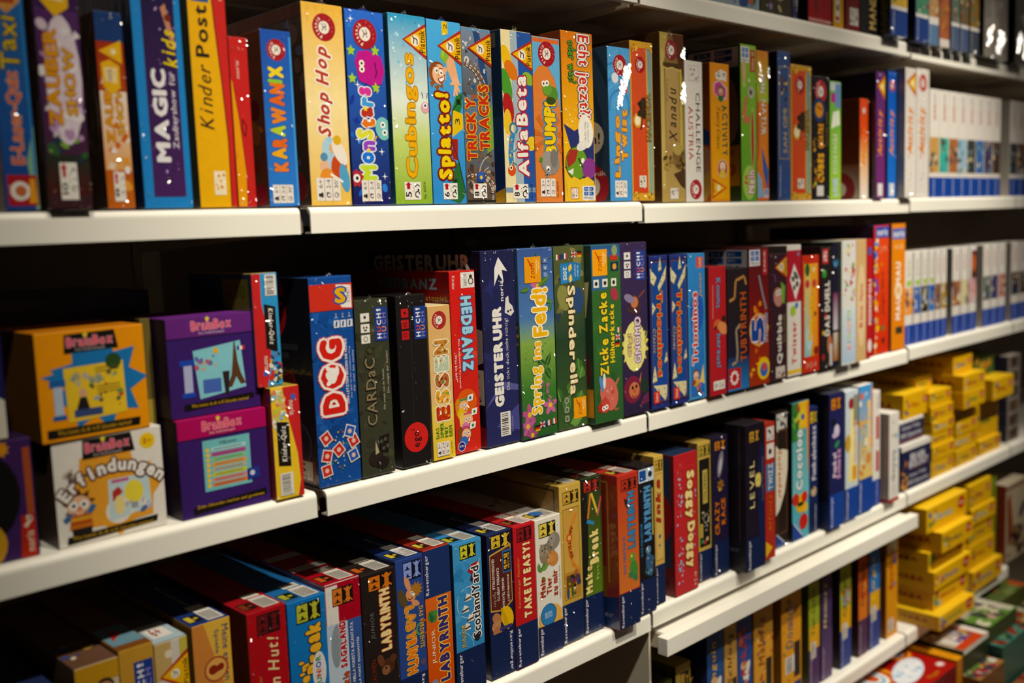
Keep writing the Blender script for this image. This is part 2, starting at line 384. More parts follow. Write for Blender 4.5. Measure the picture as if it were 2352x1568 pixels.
def huch(u0, v0, u1, v1):
    p('publisher_panel'); r(u0, v0, u1, v1, '26408f'); sp('lettering'); h_ = (v1-v0); w_ = u1-u0
    for i, (ch, cc) in enumerate((('H', 'f2f0f4'), ('U', 'd8503c'), ('C', 'f2f0f4'), ('H', 'f2f0f4'))):
        y = v0+h_*(.07+.2*i); t(ch, u0+w_*.15, y, u0+w_*.5, y+h_*.15, cc, b=.03); t(ch, u0+w_*.55, y, u0+w_*.88, y+h_*.15, '8a7cc0' if i != 1 else 'e8963c', b=.02)
    t('!', u0+w_*.15, v0+h_*.88, u0+w_*.5, v0+h_*.95, 'f2f0f4', b=.03)
def zoch(u0, v0, u1, v1):
    p('publisher_panel'); r(u0, v0, u1, v1, 'efa12e'); sp('lettering'); w_ = u1-u0; h_ = v1-v0
    t('zoch', u0+w_*.28, v0+h_*.15, u0+w_*.62, v0+h_*.75, 'b5281f', k=.3, R=90); ln([(u0+w_*.5, v0+h_*.55), (u0+w_*.2, v0+h_*.92)], w_*.05, 'b5281f')
    t('spiele', u0+w_*.68, v0+h_*.35, u0+w_*.8, v0+h_*.9, 'fbe9c4'); t('und', u0+w_*.8, v0+h_*.5, u0+w_*.9, v0+h_*.8, 'fbe9c4')
def bars(u0, v0, u1, v1, seed=1):
    p('barcode'); r(u0, v0, u1, v1, 'e6e1da'); sp('bars'); R_ = random.Random(seed); y = v0+(v1-v0)*.06; e_ = v1-(v1-v0)*.06
    while y < e_:
        q = (v1-v0)*R_.choice([.015, .03, .045]); r(u0+(u1-u0)*.12, y, u1-(u1-u0)*.22, min(y+q, e_), '1c1816'); y += q+(v1-v0)*R_.choice([.02, .035, .05]); G.n -= 1
    G.n += 1
def mega(u0, v0, u1, v1, txt='MEGABLEU'):
    p('publisher_panel'); r(u0, v0, u1, v1, 'e6e4e6'); sp('window_squares'); a, b_ = u0+(u1-u0)*.12, u1-(u1-u0)*.12; lo, hi = v0+(v1-v0)*.32, v1-(v1-v0)*.08; m, n = (a+b_)/2, (lo+hi)/2; w_ = (b_-a)*.05; h_ = (hi-lo)*.05
    for x0, x1 in ((a, m-w_), (m+w_, b_)):
        for y0, y1 in ((lo, n-h_), (n+h_, hi)): r(x0, y0, x1, y1, '1f57b0')
    for x, y, ch in ((a, n, 'M'), (m, n, 'K'), (a, lo, 'Z'), (m, lo, 'K')): t(ch, x+w_*2, y+h_*3, x+w_*7, y+h_*7, 'd8e6f4', R=0)
    t(txt, a, v0+(v1-v0)*.08, b_, v0+(v1-v0)*.24, '1a2a50', R=0)
def tail(q=.3, hh=.006, off=0):
    """crumpled knot of the shrink film standing on the top front edge"""
    flush(); R_ = random.Random(int(G.w*1e5)); bm = bmesh.new(); n = 9; rows = []
    for j in range(3):
        rows.append([bm.verts.new(((off+(i/(n-1)-.5)*q*(1-.3*j))*G.w, .004+R_.uniform(-.003, .003), G.h+.0004+hh*j/2*(.5+R_.random())*math.sin(math.pi*(i+.5)/n))) for i in range(n)])
    for j in range(2):
        for i in range(n-1): bm.faces.new((rows[j][i], rows[j][i+1], rows[j+1][i+1], rows[j+1][i]))
    bm_obj('film_knot', bm, film, G.root)
def crinkle(n=54):
    """tiny loose folds of the shrink film along the carton's front edges"""
    flush(); R_ = random.Random(int(G.w*1e6)+int(G.root.location.x*1e4)); bm = bmesh.new()
    for i in range(n):
        if R_.random() < .3: x, z = R_.gauss(0, .01)*G.w, R_.uniform(.03, .97)*G.h
        elif R_.random() < .6: x, z = R_.uniform(-.48, .48)*G.w, (G.h-.0015-abs(R_.gauss(0, .012)) if R_.random() < .6 else .0015+abs(R_.gauss(0, .007)))
        else: x, z = (G.w*.48-abs(R_.gauss(0, .004)))*R_.choice((-1, -1, 1)), R_.uniform(.01, .99)*G.h
        a = R_.uniform(.0002, .0006); b = a*R_.uniform(.8, 4); x = max(-.5*G.w+b+a, min(.5*G.w-b-a, x)); z = max(b+a, min(G.h-b-a, z)); an = R_.gauss(1.57, .8); tx, ty = R_.gauss(-.25, .35), R_.gauss(.45, .35)
        d1 = Vector((math.cos(an), 0, math.sin(an))); d2 = Vector((-math.sin(an), 0, math.cos(an))); q = []
        for e1, e2 in ((-1, -1), (1, -1), (1, 1), (-1, 1)):
            o_ = d1*b*e1+d2*a*e2; q.append(bm.verts.new((x+o_.x, -.0022+o_.x*tx+o_.z*ty*.9, z+o_.z)))
        bm.faces.new(q)
    bm_obj('film_folds', bm, film, G.root)
def pleats(poly, n, tx=-.44, ty=.40):
    """patch of crumpled film: narrow folds lying mostly one way"""
    flush(); R_ = random.Random(n+int(G.w*1e6)); bm = bmesh.new(); k = 0
    U = [a for a, b in poly]; V = [b for a, b in poly]
    while k < n:
        u, v = R_.uniform(min(U), max(U)), R_.uniform(min(V), max(V)); ins = False
        for (a, b), (a2, b2) in zip(poly, poly[1:]+poly[:1]):
            if (b > v) != (b2 > v) and u < (a2-a)*(v-b)/(b2-b)+a: ins = not ins
        k += .4 if ins else .1
        if not ins: continue
        hx, hz = R_.uniform(.0006, .0015), R_.uniform(.0010, .0034); q = []; ax, az = R_.gauss(tx, .07), R_.gauss(ty, .07)
        x, z = max(-.5*G.w+hx, min(.5*G.w-hx, (u-.5)*G.w)), v*G.h
        for e1, e2 in ((-1, -1), (1, -1), (1, 1), (-1, 1)): q.append(bm.verts.new((x+e1*hx, -.0032+e1*hx*ax+e2*hz*az, z+e2*hz)))
        bm.faces.new(q)
    bm_obj('film_folds', bm, film, G.root)
def man(u, v, q, skin='e8b48a', hair='8a4a20', shirt='4a8a3a'):
    k = dims()[0]/dims()[1]; e(u, v-q*1.5*k, q*1.1, q*.9, shirt); c(u, v+q*.15*k, q*1.08, hair); c(u, v-q*.1*k, q*.9, skin)
    for d_ in (-.35, .35): c(u+d_*q, v+.05*q*k, q*.22, 'f8f4ee', 10); c(u+d_*q, v+.02*q*k, q*.11, '1a1a2a', 8)
    curve(u, v-.2*q*k, q*.42, 200, 340, q*.14, '7a2018', 8)
# left x, front y, base z, width, depth, height of each carton in 0.1 mm
D = dict(laser=(-3451, 80, 10315, 326, 2700, 2470), zauber1=(-3073, -60, 10315, 439, 2700, 2520), zauber2=(-2415, 80, 10315, 300, 2700, 2086), magic=(-2002, 80, 10315, 574, 2700, 2550), post=(-1339, 80, 10315, 469, 2700, 2620), post2=(-857, 80, 10315, 244, 2700, 1970), karawanix=(-435, 80, 10315, 418, 2700, 2099), shophop=(157, 80, 10315, 608, 2700, 2491), monstars=(797, 80, 10315, 608, 2700, 2482), cubingos=(1484, 80, 10315, 637, 2700, 2510), splatto=(2136, 80, 10315, 616, 2700, 2500), tricky=(2757, 80, 10315, 567, 2700, 2465), alfabeta=(3529, 80, 10315, 631, 2700, 2507), bumpi=(4175, 80, 10315, 599, 2700, 2476), echt=(4807, 80, 10315, 729, 2700, 2624), lingo=(5902, 80, 10315, 564, 2700, 2487), hacienda=(6473, 80, 10315, 603, 2700, 2631), xanadu=(7280, 80, 10280, 673, 2700, 2887), challenge=(7973, 80, 10280, 533, 2700, 2469), activity1=(8741, 80, 10280, 603, 2700, 2495), nein=(9722, 80, 10280, 525, 2700, 2912), natur=(10264, 80, 10280, 411, 2700, 2842), navyA=(11013, 80, 10280, 474, 2700, 2898), hacienda2=(11499, 80, 10280, 803, 2700, 2685), darkA=(12348, 80, 10280, 656, 2700, 2519), greenA=(13049, 80, 10280, 467, 2700, 2463), redA=(14363, 80, 10280, 385, 2700, 2183), purpleA=(14845, -50, 10280, 440, 2700, 2779), blueA=(15677, 80, 10280, 438, 2700, 2861), whiteA1=(16121, -120, 10280, 568, 2700, 2958), whiteA2=(17143, 80, 10290, 683, 2700, 3037), navyB=(-4050, 150, 8005, 450, 1200, 1310), purpB=(-4200, 155, 6720, 800, 1400, 1267), orangeBB=(-3321, 140, 8720, 1189, 1300, 355), erf=(-3211, 139, 6720, 1216, 1300, 1162), purpBB=(-1840, 200, 8580, 1137, 1300, 483), pinkBB=(-1835, 107, 6720, 1152, 1300, 1175), kq1=(-737, 100, 8770, 347, 1800, 746), kq2=(-647, -3, 6720, 394, 1800, 1403), dog=(33, 80, 6720, 656, 2700, 2702), cardac=(700, 67, 6720, 545, 2700, 2372), ego=(1378, 65, 6720, 520, 2700, 2378), essen=(1928, 74, 6720, 406, 2700, 2191), hedbanz=(2400, 136, 6720, 487, 2700, 2647), geister=(2958, 78, 6720, 686, 2700, 2910), spring=(3654, 23, 6720, 762, 2700, 2912), spinder=(4478, 65, 6720, 707, 2700, 2916), zicke=(5191, -82, 6720, 720, 2700, 2902), gigi=(5991, -15, 6720, 690, 2700, 2911), trio1=(6728, -36, 6720, 505, 2700, 2660), trio2=(7270, -54, 6720, 501, 2700, 2657), triojr=(7846, -12, 6720, 515, 2700, 2644), redB=(8382, -86, 6720, 541, 2700, 2385), tuby=(8973, -76, 6720, 702, 2700, 2315), five=(9681, -83, 6720, 699, 2700, 2670), quibble=(10426, -65, 6720, 648, 2700, 2520), twister=(11154, -25, 6720, 537, 2700, 2664), redyel=(11697, -45, 6720, 681, 2700, 2424), blackB=(12383, -75, 6720, 508, 2700, 2587), blackB2=(12897, -78, 6720, 213, 2700, 2648), flower=(13116, -162, 6720, 628, 2700, 2675), tan=(13791, -141, 6720, 460, 2700, 2681), redB2=(14527, -7, 6720, 301, 2700, 2664), redB3=(15063, 89, 6720, 736, 2700, 2952), orangeB=(15856, 49, 6720, 702, 2700, 2967), C2=(-3189, 100, 3140, 483, 2700, 2248), C3=(-2700, 100, 3140, 404, 2700, 2292), C4=(-2290, 100, 3140, 399, 2700, 2238), C5=(-1824, 100, 3140, 493, 2700, 2304), hut=(-1164, 0, 3140, 540, 2700, 2284), mnbjr=(-582, 40, 3140, 570, 2700, 2236), saga=(-5, 60, 3140, 548, 2700, 2308), jlab=(564, 60, 3140, 575, 2700, 2277), vlab=(1145, 60, 3140, 489, 2700, 2334), jlab2=(1640, 60, 3140, 481, 2700, 2354), scot=(2180, 60, 3140, 555, 2700, 2303), bob=(2888, 102, 3140, 510, 2700, 2264), take=(3404, 69, 3140, 469, 2700, 2274), mein=(3943, 130, 3140, 579, 2700, 2242), gold=(4532, 153, 3140, 510, 2700, 2662), mnb=(5072, 167, 3140, 500, 2700, 2669), vlab2=(5615, -147, 3140, 541, 2700, 2662), blab=(6337, 1, 3140, 453, 2700, 2647), gold2=(6855, 54, 3170, 267, 2700, 2700), soggy=(7397, 36, 3170, 697, 2700, 2616), gold3=(8274, 144, 3170, 413, 2700, 2675), crazy=(8692, 109, 3170, 515, 2700, 2708), level8=(9291, -225, 3170, 661, 2700, 2879), actC=(10162, -108, 3170, 362, 2700, 2767), brownC=(10926, 130, 3170, 491, 2700, 2841), colC=(11526, 103, 3170, 673, 2700, 2943), slimC=(12237, 118, 3170, 365, 2700, 2742), navyC=(12735, -79, 3170, 633, 2700, 2981), whyelC=(13514, -39, 3170, 589, 2700, 2920), bluyelC=(14192, -7, 3170, 647, 2700, 2944), whredC=(14965, 48, 3170, 356, 2700, 2714), qwirC=(15327, -200, 3170, 399, 2700, 2089), bigC2=(16515, 100, 3170, 1641, 1500, 1123), h1=(17178, 300, 5170, 1417, 2000, 432), bigC1=(17507, 600, 4370, 1406, 1200, 384))

# ================================================================ upper row of games (left to right)
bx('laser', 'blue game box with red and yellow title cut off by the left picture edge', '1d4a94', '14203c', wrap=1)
r_ = None
p('cover_art'); r(0, 0, 1, 1, '1c3f8c', '2a6cae'); g([(.72, .2), (1, .35), (1, .0), (.9, 0)], '7fae8e'); r(.9, .1, .97, .95, '2f7ec0')
p('picture'); g([(.2, .9), (.8, .95), (.9, .84), (.5, .79), (.2, .82)], 'd89a4a'); r(.3, .83, .75, .9, 'b04a2a')
p('title'); t('E-Laser-Quiz', .28, .19, .72, .56, 'c8402c', o='e8a878', w=.03); t('Taxi', .2, .57, .75, .78, 'e3c02e', o='5a4a20', w=.05)
p('badge'); r(.08, .02, .97, .145, 'a8222a'); c(.45, .08, .3, 'e6e0d8'); c(.47, .08, .17, 'c46a3c'); g([(.7, .03), (.95, .03), (.9, .13), (.75, .13)], 'e09a30'); fin()
for K_, L_, V_ in (('zauber1', 'tall white and purple kit box with gold letters, jutting over the left shelf edge', 1), ('zauber2', 'short white and orange magic kit box with gold letters beside the jutting taller one', 0)):
    bx(K_, L_, '2a1024' if V_ else '2a4a80', '2a1a12', wrap=1)
    p('cover_art'); r(0, 0, 1, 1, '3a1c1c', '5a2a70') if V_ else r(0, 0, 1, .9, 'c86a24', 'a8301e')
    if V_: r(0, .06, 1, .22, '4a1510', '1e2a20'); e(.55, .52, .42, 1.5, 'e2d2de'); conf(3, 26, .05, .24, .95, .75, ['e8dce4', 'b890bc', 'f0e8ea', '8a4a90', 'dcc8d8'], .06, .17); conf(4, 12, .1, .2, .9, .3, ['2e5a34', '7aa83c', '1a3a4a'], .05, .14); r(.02, .8, 1, .99, '3a1850')
    else: r(.02, .2, .98, .6, 'e8a860', 'f2e4d4'); conf(5, 26, .08, .1, .92, .66, ['f0dcc0', 'f6e8d8', 'e8a040', 'f4ecec', 'd86a28'], .08, .2); r(0, .85, 1, 1, '1c3c74'); g([(.08, .80), (.9, .86), (.9, .74)], 'f0b82c'); s(.6, .80, .14, 8, .5, 'fff2c0')
    p('title'); t('ZAUBER', .14, .34, .46, .72, 'e8a42a', o='c06a20', b=.02, w=.03); t('SHOW', .55, .38, .82, .65, 'e8b03a', o='b06020', b=.02, w=.03)
    p('publisher_mark'); q_ = .87 if V_ else .68
    g([(.12, q_+.06), (.45, q_+.08), (.8, q_+.05), (.78, q_-.06), (.45, q_-.1), (.15, q_-.04)], 'f0b82e'); g([(.22, q_+.04), (.7, q_+.04), (.66, q_-.04), (.25, q_-.03)], 'f6dc9a'); t('noris', .3, q_-.03, .5, q_+.03, '2a4a8c')
    age(.28, .04, .68, .19, '10' if V_ else '8'); fin()
bx('magic', 'tall light blue magic set box with white block title and purple starry panel', '2f8ad4', '12203a', wrap=1)
p('starry_panel'); r(.2, .05, .86, .99, '4a2560', '1c1440'); conf(7, 40, .22, .06, .84, .97, ['8a6ab0', 'b89ad0', '2c2050', '6a3a80', '40286a'], .01, .05)
p('wand'); g([(.58, .86), (.68, .88), (.86, .70), (.80, .68)], 'c88a6a'); c(.72, .82, .07, '7a2a20')
p('title'); t('MAGIC', .30, .20, .60, .60, 'f2eef0', b=.055, gap=.06); p('title_script', 'yellow script word'); t('kids', .56, .61, .86, .77, 'f0d020', k=.25, b=.02, w=.05)
p('subtitle'); t('Zaubershow für', .66, .26, .78, .59, 'e4dce8', b=.01); fin()
bx('post', 'yellow children\'s post office box with black title and red wavy right side', 'efb32c', '3a4036')
p('red_wave'); g([(.62, 1), (1, 1), (1, 0), (.84, 0), (.86, .3), (.78, .55), (.68, .8)], 'cc3430'); ln([(.62, 1), (.68, .8), (.78, .55), (.86, .3), (.84, 0)], .03, '6a2018')
p('picture'); r(.1, .885, .56, .99, '2a5aa0'); r(.14, .90, .52, .985, 'f2ead8'); r(.2, .93, .34, .96, 'd8a030')
p('title'); t('Kinder', .14, .34, .50, .62, '241c12', k=.3); t('Post', .14, .65, .50, .87, '241c12', b=.02)
p('family_mark'); r(.4, .055, .72, .16, 'f4e6c4'); conf(2, 8, .44, .07, .68, .15, ['e6a830', 'd88a2a', 'f6f0e0'], .04, .08)
p('publisher_lettering'); t('noris', .80, .9, .92, .97, 'f4dcd0'); fin()
bx('post2', 'short red box with an orange wavy strip, tucked behind the yellow post office box', 'cc3230', '5a2018', wrap=1)
p('orange_wave'); g([(.02, 0), (.5, 0), (.55, .2), (.35, .5), (.12, .72), (.02, .75)], 'efa02c'); ln([(.5, 0), (.55, .2), (.35, .5), (.12, .72)], .04, '7a2018')
p('publisher_lettering'); t('noris', .3, .76, .48, .86, 'f0d8cc'); p('warning_mark'); ln([(.5, .52), (.7, .48), (.6, .42), (.45, .46), (.5, .52)], .05, '5a1a14'); fin()
bx('karawanix', 'blue game box with wobbly orange, green and yellow capital letters', '2b66c4', '6a3a28', '244f9c', wrap=1)
p('cover_art'); r(0, 0, 1, 1, '3a83d8', '2a55b0'); r(.93, .01, .995, .97, '4a9ae0')
p('title'); t('KARAWANIX', .16, .20, .72, .80, ['e8823a', 'f0b030', 'e8702c', 'b8cc38', 'e88a34', 'e26a30', 'ea7a30', '8cc840', 'f2d838'], o='2a4a90', ow=.05, b=.085, w=.05, gap=.0)
badge(.5, .89, .31); info(.12, .02, .80, .125, '6+', '2-4', "30'"); p('cover_edge', face='L'); conf(9, 26, .4, .05, .98, .98, ['8a4a24', '6a2a1c', '4a5a2c', 'a8602c', '5a1a20'], .02, .07); c(.93, .07, .05, '9a2230'); fin()
bx('shophop', 'tall cream yellow game box with red dotted script title and round red badge', 'f2c868', '4a3a30', '6a5040', wrap=1)
p('cover_art'); r(0, 0, 1, .5, 'f0c056', 'f8e2a4'); r(0, .5, 1, 1, 'f8e2a4', 'eeb848')
badge(.53, .885, .28); p('title'); t('Shop Hop', .24, .345, .66, .79, 'b84030', o='f8eede', ow=.09, k=.3, b=.035, w=.03, gap=.03)
p('picture', 'cartoon shopper figures'); e(.62, .23, .26, .5, 'aed2e6', 20); c(.36, .2, .12, 'e8b898'); c(.62, .29, .12, 'e8b070'); e(.72, .19, .2, .3, 'c8502c'); e(.42, .14, .18, .2, 'e8943a'); e(.75, .27, .14, .3, 'f0e6dc', 30); e(.85, .14, .12, .3, '5aa4d0', 10); c(.36, .245, .09, '5a90b8'); c(.7, .33, .1, 'e0b030'); ln([(.5, .16), (.8, .12)], .05, 'f6efe6')
info(.14, .025, .72, .14, '6+', '2-4', "30'"); tail()
p('cover_edge', face='L'); conf(11, 30, .5, .05, .98, .98, ['3a4468', '5a5a70', '30304a', '6a5048', '4a3a50'], .02, .06); r(.0, .93, 1, .99, '5a2a24'); c(.9, .1, .07, '8a2634'); fin()
bx('monstars', 'royal blue game box with a pink fuzzy monster and rainbow bubble letters', '2a52c0', '2a2a5a', wrap=1)
p('cover_art'); r(0, 0, 1, 1, '1c1c5c', '3a72d8'); conf(13, 30, .03, .05, .97, .98, ['2f6ad0', '3a86e0', '233a9c', '1e2670'], .04, .12)
for a_, b_ in ((.75, .6), (.8, .28), (.2, .34), (.25, .62), (.85, .15), (.3, .75), (.15, .95)):
    s(a_, b_, .09, 4, .18, 'e4f2fc'); c(a_, b_, .025, 'ffffff', 8)
badge(.5, .88, .31); p('pink_monster'); g([(.2, .74), (.3, .79), (.55, .80), (.9, .77), (.97, .7), (.88, .63), (.6, .62), (.3, .64)], 'c0288e')
for a_, b_ in ((.12, .79), (.12, .65), (.75, .80), (.72, .61)): s(a_, b_, .12, 5, .5, 'a8cc3c')
c(.38, .73, .07, 'f8f4d8'); c(.38, .70, .07, 'f8f4d8'); c(.38, .73, .03, '1a1a1a', 8); c(.38, .70, .03, '1a1a1a', 8); ln([(.72, .74), (.76, .69), (.72, .66)], .03, '5a1040')
p('title'); t('MonStars', .16, .13, .66, .61, ['c6dc3c', '2f7ae0', '9a4ac8', 'e0dc40', 'e8782c', 'b83a2c', '4aa0e0', 'd8409c'], o='e8f0fa', ow=.06, b=.065, w=.07, gap=.05); s(.45, .285, .07, 5, .5, 'f4d83c'); s(.42, .5, .07, 5, .5, 'f4d83c')
p('blue_monster'); e(.86, .40, .2, .25, '7cc6c4', 10); c(.86, .42, .07, 'f4f4f0'); c(.9, .38, .07, 'f4f4f0'); c(.86, .42, .03, '1a1a2a', 8); c(.9, .38, .03, '1a1a2a', 8); ln([(.66, .42), (.55, .41)], .04, 'e8a23c'); ln([(.68, .36), (.6, .33)], .04, 'e8a23c')
p('red_monster'); s(.1, .14, .2, 9, .75, 'b83440'); c(.1, .14, .09, 'f4f0ec'); c(.11, .14, .04, '201a20', 8)
info(.22, .02, .74, .13, '6+', '2-4', "30'"); tail(); fin()
bx('cubingos', 'turquoise to lime green game box with big golden rounded title and yellow wedge', '58a8d0', '2c5a70', '3a8cba', wrap=1)
p('cover_art'); r(0, 0, 1, .34, '8fb52c', 'c8da78'); r(0, .34, 1, .55, 'c8da78', 'e6efe0'); r(0, .55, 1, 1, 'e6efe0', '2ea0d2'); conf(15, 24, .1, .55, .95, .95, ['9ad2ea', 'b8e0ee', '7cc2e2', 'cfeaf0'], .03, .06)
p('title'); t('Cubingos', .32, .14, .72, .80, 'f2b226', o='a8781c', ow=.035, b=.035, gap=.06)
wedge(.775, .965, .36); p('cube_creature'); c(.9, .52, .12, 'e8a8b0'); c(.9, .53, .06, 'f8f4f0'); c(.9, .53, .03, '2a4a9c', 8); ln([(.85, .57), (.82, .60)], .02, '5a4a8a'); ln([(.95, .57), (.98, .6)], .02, '5a4a8a')
age(.24, .025, .68, .12, '5'); p('number'); t('No. 657771', .76, .03, .82, .12, '4a5a20'); tail(); fin()
bx('splatto', 'light blue game box with a laughing boy and yellow title outlined in dark red', '4aa6e2', '1c4a8c', '2c6cc0', wrap=1)
p('cover_art'); r(0, 0, 1, 1, '3c92da', '56b2ea'); g([(.5, .02), (.6, .17), (.8, .24), (.97, .05), (.8, 0)], '2a6a34'); g([(.7, .4), (.96, .54), (.99, .62), (.8, .6), (.66, .52)], '2e7a34'); g([(.64, .37), (.98, .42), (.98, .5), (.68, .52)], 'ecc32c'); g([(.62, .25), (.78, .24), (.8, .36), (.62, .36)], 'a82a24'); g([(.45, .92), (.62, .93), (.62, 1), (.45, 1)], 'ecc32c'); ln([(.98, .6), (.66, .51), (.6, .36), (.8, .24), (.98, .06)], .025, '17323a')
p('board_numbers'); t('1', .80, .55, .92, .58, '14240f'); t('3', .74, .44, .88, .475, '2a2410'); t('4', .60, .10, .74, .14, '10240f'); t('2', .5, .955, .6, .985, '2a2410')
p('boy'); g([(.48, .885), (.70, .865), (.88, .70), (.72, .66), (.56, .74)], 'eeb084'); g([(.36, .80), (.48, .90), (.70, .895), (.64, .81), (.5, .765)], '8cb83e'); g([(.42, .82), (.5, .88), (.54, .87), (.46, .80)], 'a8cc58')
c(.27, .715, .25, '8a4a22')
for q_ in (((.01, .745), (.16, .70), (.05, .675)), ((.03, .665), (.2, .67), (.10, .63)), ((.16, .64), (.32, .655), (.27, .615)), ((.03, .785), (.2, .73), (.08, .75)), ((.3, .645), (.42, .66), (.42, .63))): g(list(q_), '9a5628')
e(.32, .708, .2, .22, 'f4bc92'); c(.5, .735, .06, 'eeb084'); e(.24, .728, .055, .07, 'f8f6f0', 0, 12); e(.37, .718, .055, .07, 'f8f6f0', 0, 12); c(.25, .726, .026, '2a5a3a', 8); c(.38, .716, .026, '2a5a3a', 8); ln([(.18, .748), (.28, .752)], .022, '6a3414'); ln([(.33, .742), (.43, .738)], .022, '6a3414'); c(.3, .703, .035, 'e49c74', 8)
g([(.27, .685), (.43, .698), (.5, .715), (.47, .675), (.38, .657), (.3, .665)], '8a2a20'); g([(.30, .683), (.43, .693), (.47, .703), (.45, .68), (.38, .668), (.32, .672)], 'f8f2ea'); c(.80, .675, .11, 'f2b88e')
for a_, b_ in (((.74, .60), .06), ((.82, .605), .06), ((.89, .625), .06), ((.93, .66), .055), ((.66, .66), .065)): ln([(.80, .672), a_], b_, 'f2b88e'); c(a_[0], a_[1], b_/2, 'f2b88e', 8)
p('title'); t('Splatto!', .16, .135, .68, .61, 'f4d22c', o='7c1f1c', ow=.10, b=.06, w=.04, gap=.07)
wedge(.765, .96, .30); age(.3, .025, .72, .115, '6'); tail(); fin()
bx('tricky', 'railway game box with brown tracks, orange two-line capital title and yellow wedge', '8a7a66', '1c2a50', '3a4a60', wrap=1)
p('cover_art'); r(0, 0, 1, 1, '5a4a3a', '6a92b8'); r(0, .62, 1, .98, '5a5a5e', '7a8aa0'); g([(.4, .98), (.62, .98), (.95, .6), (.8, .55)], '2c4a7c'); conf(17, 34, .02, .58, .98, .98, ['8a9ab0', '3c3c40', 'a85a34', '2e5a94', 'c8ccd0', '6a4a34'], .03, .1); g([(.75, .28), (.98, .32), (.98, .58), (.8, .5)], '7aa23c'); conf(18, 26, .02, .03, .98, .3, ['7a5a44', '4a3a30', 'a89a88', '6a6458'], .05, .12)
p('tracks'); 
for o_ in (0, .16): curve(-.1+o_, .62, .75, -30, 75, .03, 'd8cfc0'); curve(.3+o_, .03, .6, 20, 120, .03, 'd8cfc0'); curve(.95, .1+o_*.4, .5, 110, 210, .025, 'd0c4b0')
for i_ in range(12):
    a_ = math.radians(-25+i_*9); ln([(-.1+.72*math.cos(a_), .62+.17*math.sin(a_)), (-.1+.94*math.cos(a_), .62+.21*math.sin(a_))], .045, '8a5430')
for i_ in range(9):
    a_ = math.radians(15+i_*13); ln([(.3+.5*math.cos(a_), .03+.12*math.sin(a_)), (.3+.78*math.cos(a_), .03+.18*math.sin(a_))], .045, '7a4c2c')
p('title'); t('TRICKY', .06, .245, .40, .60, 'c43a26', o='e8b83c', ow=.06, b=.05, gap=.05); t('TRACKS', .50, .305, .86, .68, 'c43a26', o='e8b83c', ow=.06, b=.05, gap=.05)
p('locomotive'); r(.36, .125, .64, .175, '2a4a9c'); c(.5, .16, .11, '3a62b8'); c(.5, .15, .05, 'e8c84a', 10); r(.42, .11, .58, .125, '20202a')
wedge(.785, .98, .2); age(.22, .03, .68, .115, '8'); p('number'); t('No. 633270', .84, .02, .92, .12, 'e8e0d4'); r(.02, .0, .98, .02, '2a2622'); tail(); fin()
bx('alfabeta', 'pale yellow to dark blue game box with curly white and red letters and a chameleon', 'ead9a0', '243a5c', 'd8c890', wrap=1)
p('cover_art'); put([[(0, 0), (.35, 0), (.3, 1), (0, 1)]], 'efe0ac'); put([[(.35, 0), (.62, 0), (.52, 1), (.3, 1)]], 'a6b8c4'); put([[(.62, 0), (1, 0), (1, 1), (.52, 1)]], '2f58a6'); r(0, .06, 1, .09, '7c98b8')
p('fruit'); e(.16, .84, .15, .3, 'f0c030', 20); e(.3, .77, .17, .26, 'e07a2c', 40); e(.14, .68, .16, .4, '4f9a34', 15); e(.18, .55, .17, .36, 'b52c2c', 10); e(.14, .47, .13, .3, 'f0c23a', 0); e(.86, .73, .14, .2, '8ab83a', 60); e(.9, .35, .18, .16, 'e6c83a', 50)
p('title'); t('Alfa', .42, .155, .80, .43, 'f2ece2', o='b32a38', ow=.07, b=.045, w=.03); t('Beta', .42, .455, .80, .745, 'f2ece2', o='b32a38', ow=.07, b=.045, w=.03)
p('chameleon'); ln([(.24, .20), (.2, .28), (.24, .36), (.3, .41)], .16, '3f8ac8'); curve(.32, .435, .12, -60, 250, .05, '3a7a9c'); c(.22, .19, .13, 'd8582c'); c(.2, .205, .06, 'f4ecd8', 10); c(.2, .205, .03, '1a1a1a', 8); conf(19, 12, .18, .22, .3, .4, ['e8c03a', 'd8702c', '50b0a0'], .02, .04); ln([(.3, .3), (.42, .32)], .03, '3f8ac8'); ln([(.26, .24), (.4, .22)], .03, '3f8ac8')
wedge(.775, .955, .3); age(.24, .025, .74, .11, '8'); p('number'); t('No. 636871', .82, .02, .89, .11, '2a3c6a'); tail()
p('price_sticker', face='L'); r(.5, .9, .96, .985, '6a6a60'); p('cover_edge'); r(0, 0, 1, .5, '1c2a6a', '2a4a74'); curve(.7, .22, .12, 120, 420, .03, 'b8a0a0'); curve(.8, .78, .1, -90, 100, .05, '5a6a9a'); g([(.75, 0), (1, 0), (1, .09)], 'c8962c'); fin()
bx('bumpi', 'orange game box with a light blue top, grey elephant and frog around yellow capital letters', 'e08442', 'a85a2c', 'd86a34', wrap=1)
p('cover_art'); g([(0, 1), (0, .76), (.2, .82), (.5, .84), (.8, .75), (.99, .55), (1, 1)], '6ab0dc'); r(.02, .965, .98, .99, 'e0703c')
for i_ in range(9):
    a_ = math.radians(i_*40); g([(.5, .4), (.5+.6*math.cos(a_), .4+.16*math.sin(a_)), (.5+.6*math.cos(a_+.3), .4+.16*math.sin(a_+.3))], 'd2702f')
badge(.52, .90, .31); p('title'); t('BUMPI', .34, .285, .80, .615, 'f2cc30', o='5a2a1c', ow=.045, o2='5a9ac8', ow2=.12, b=.075, w=.03, gap=.03)
p('frog'); e(.7, .66, .2, .2, '5a8a30', 20); c(.5, .69, .17, '6aa038'); c(.38, .72, .08, 'f4f0e0', 10); c(.5, .725, .08, 'f4f0e0', 10); c(.38, .72, .03, '1a1a1a', 8); c(.5, .725, .03, '1a1a1a', 8); e(.62, .62, .18, .1, '3a4a1c')
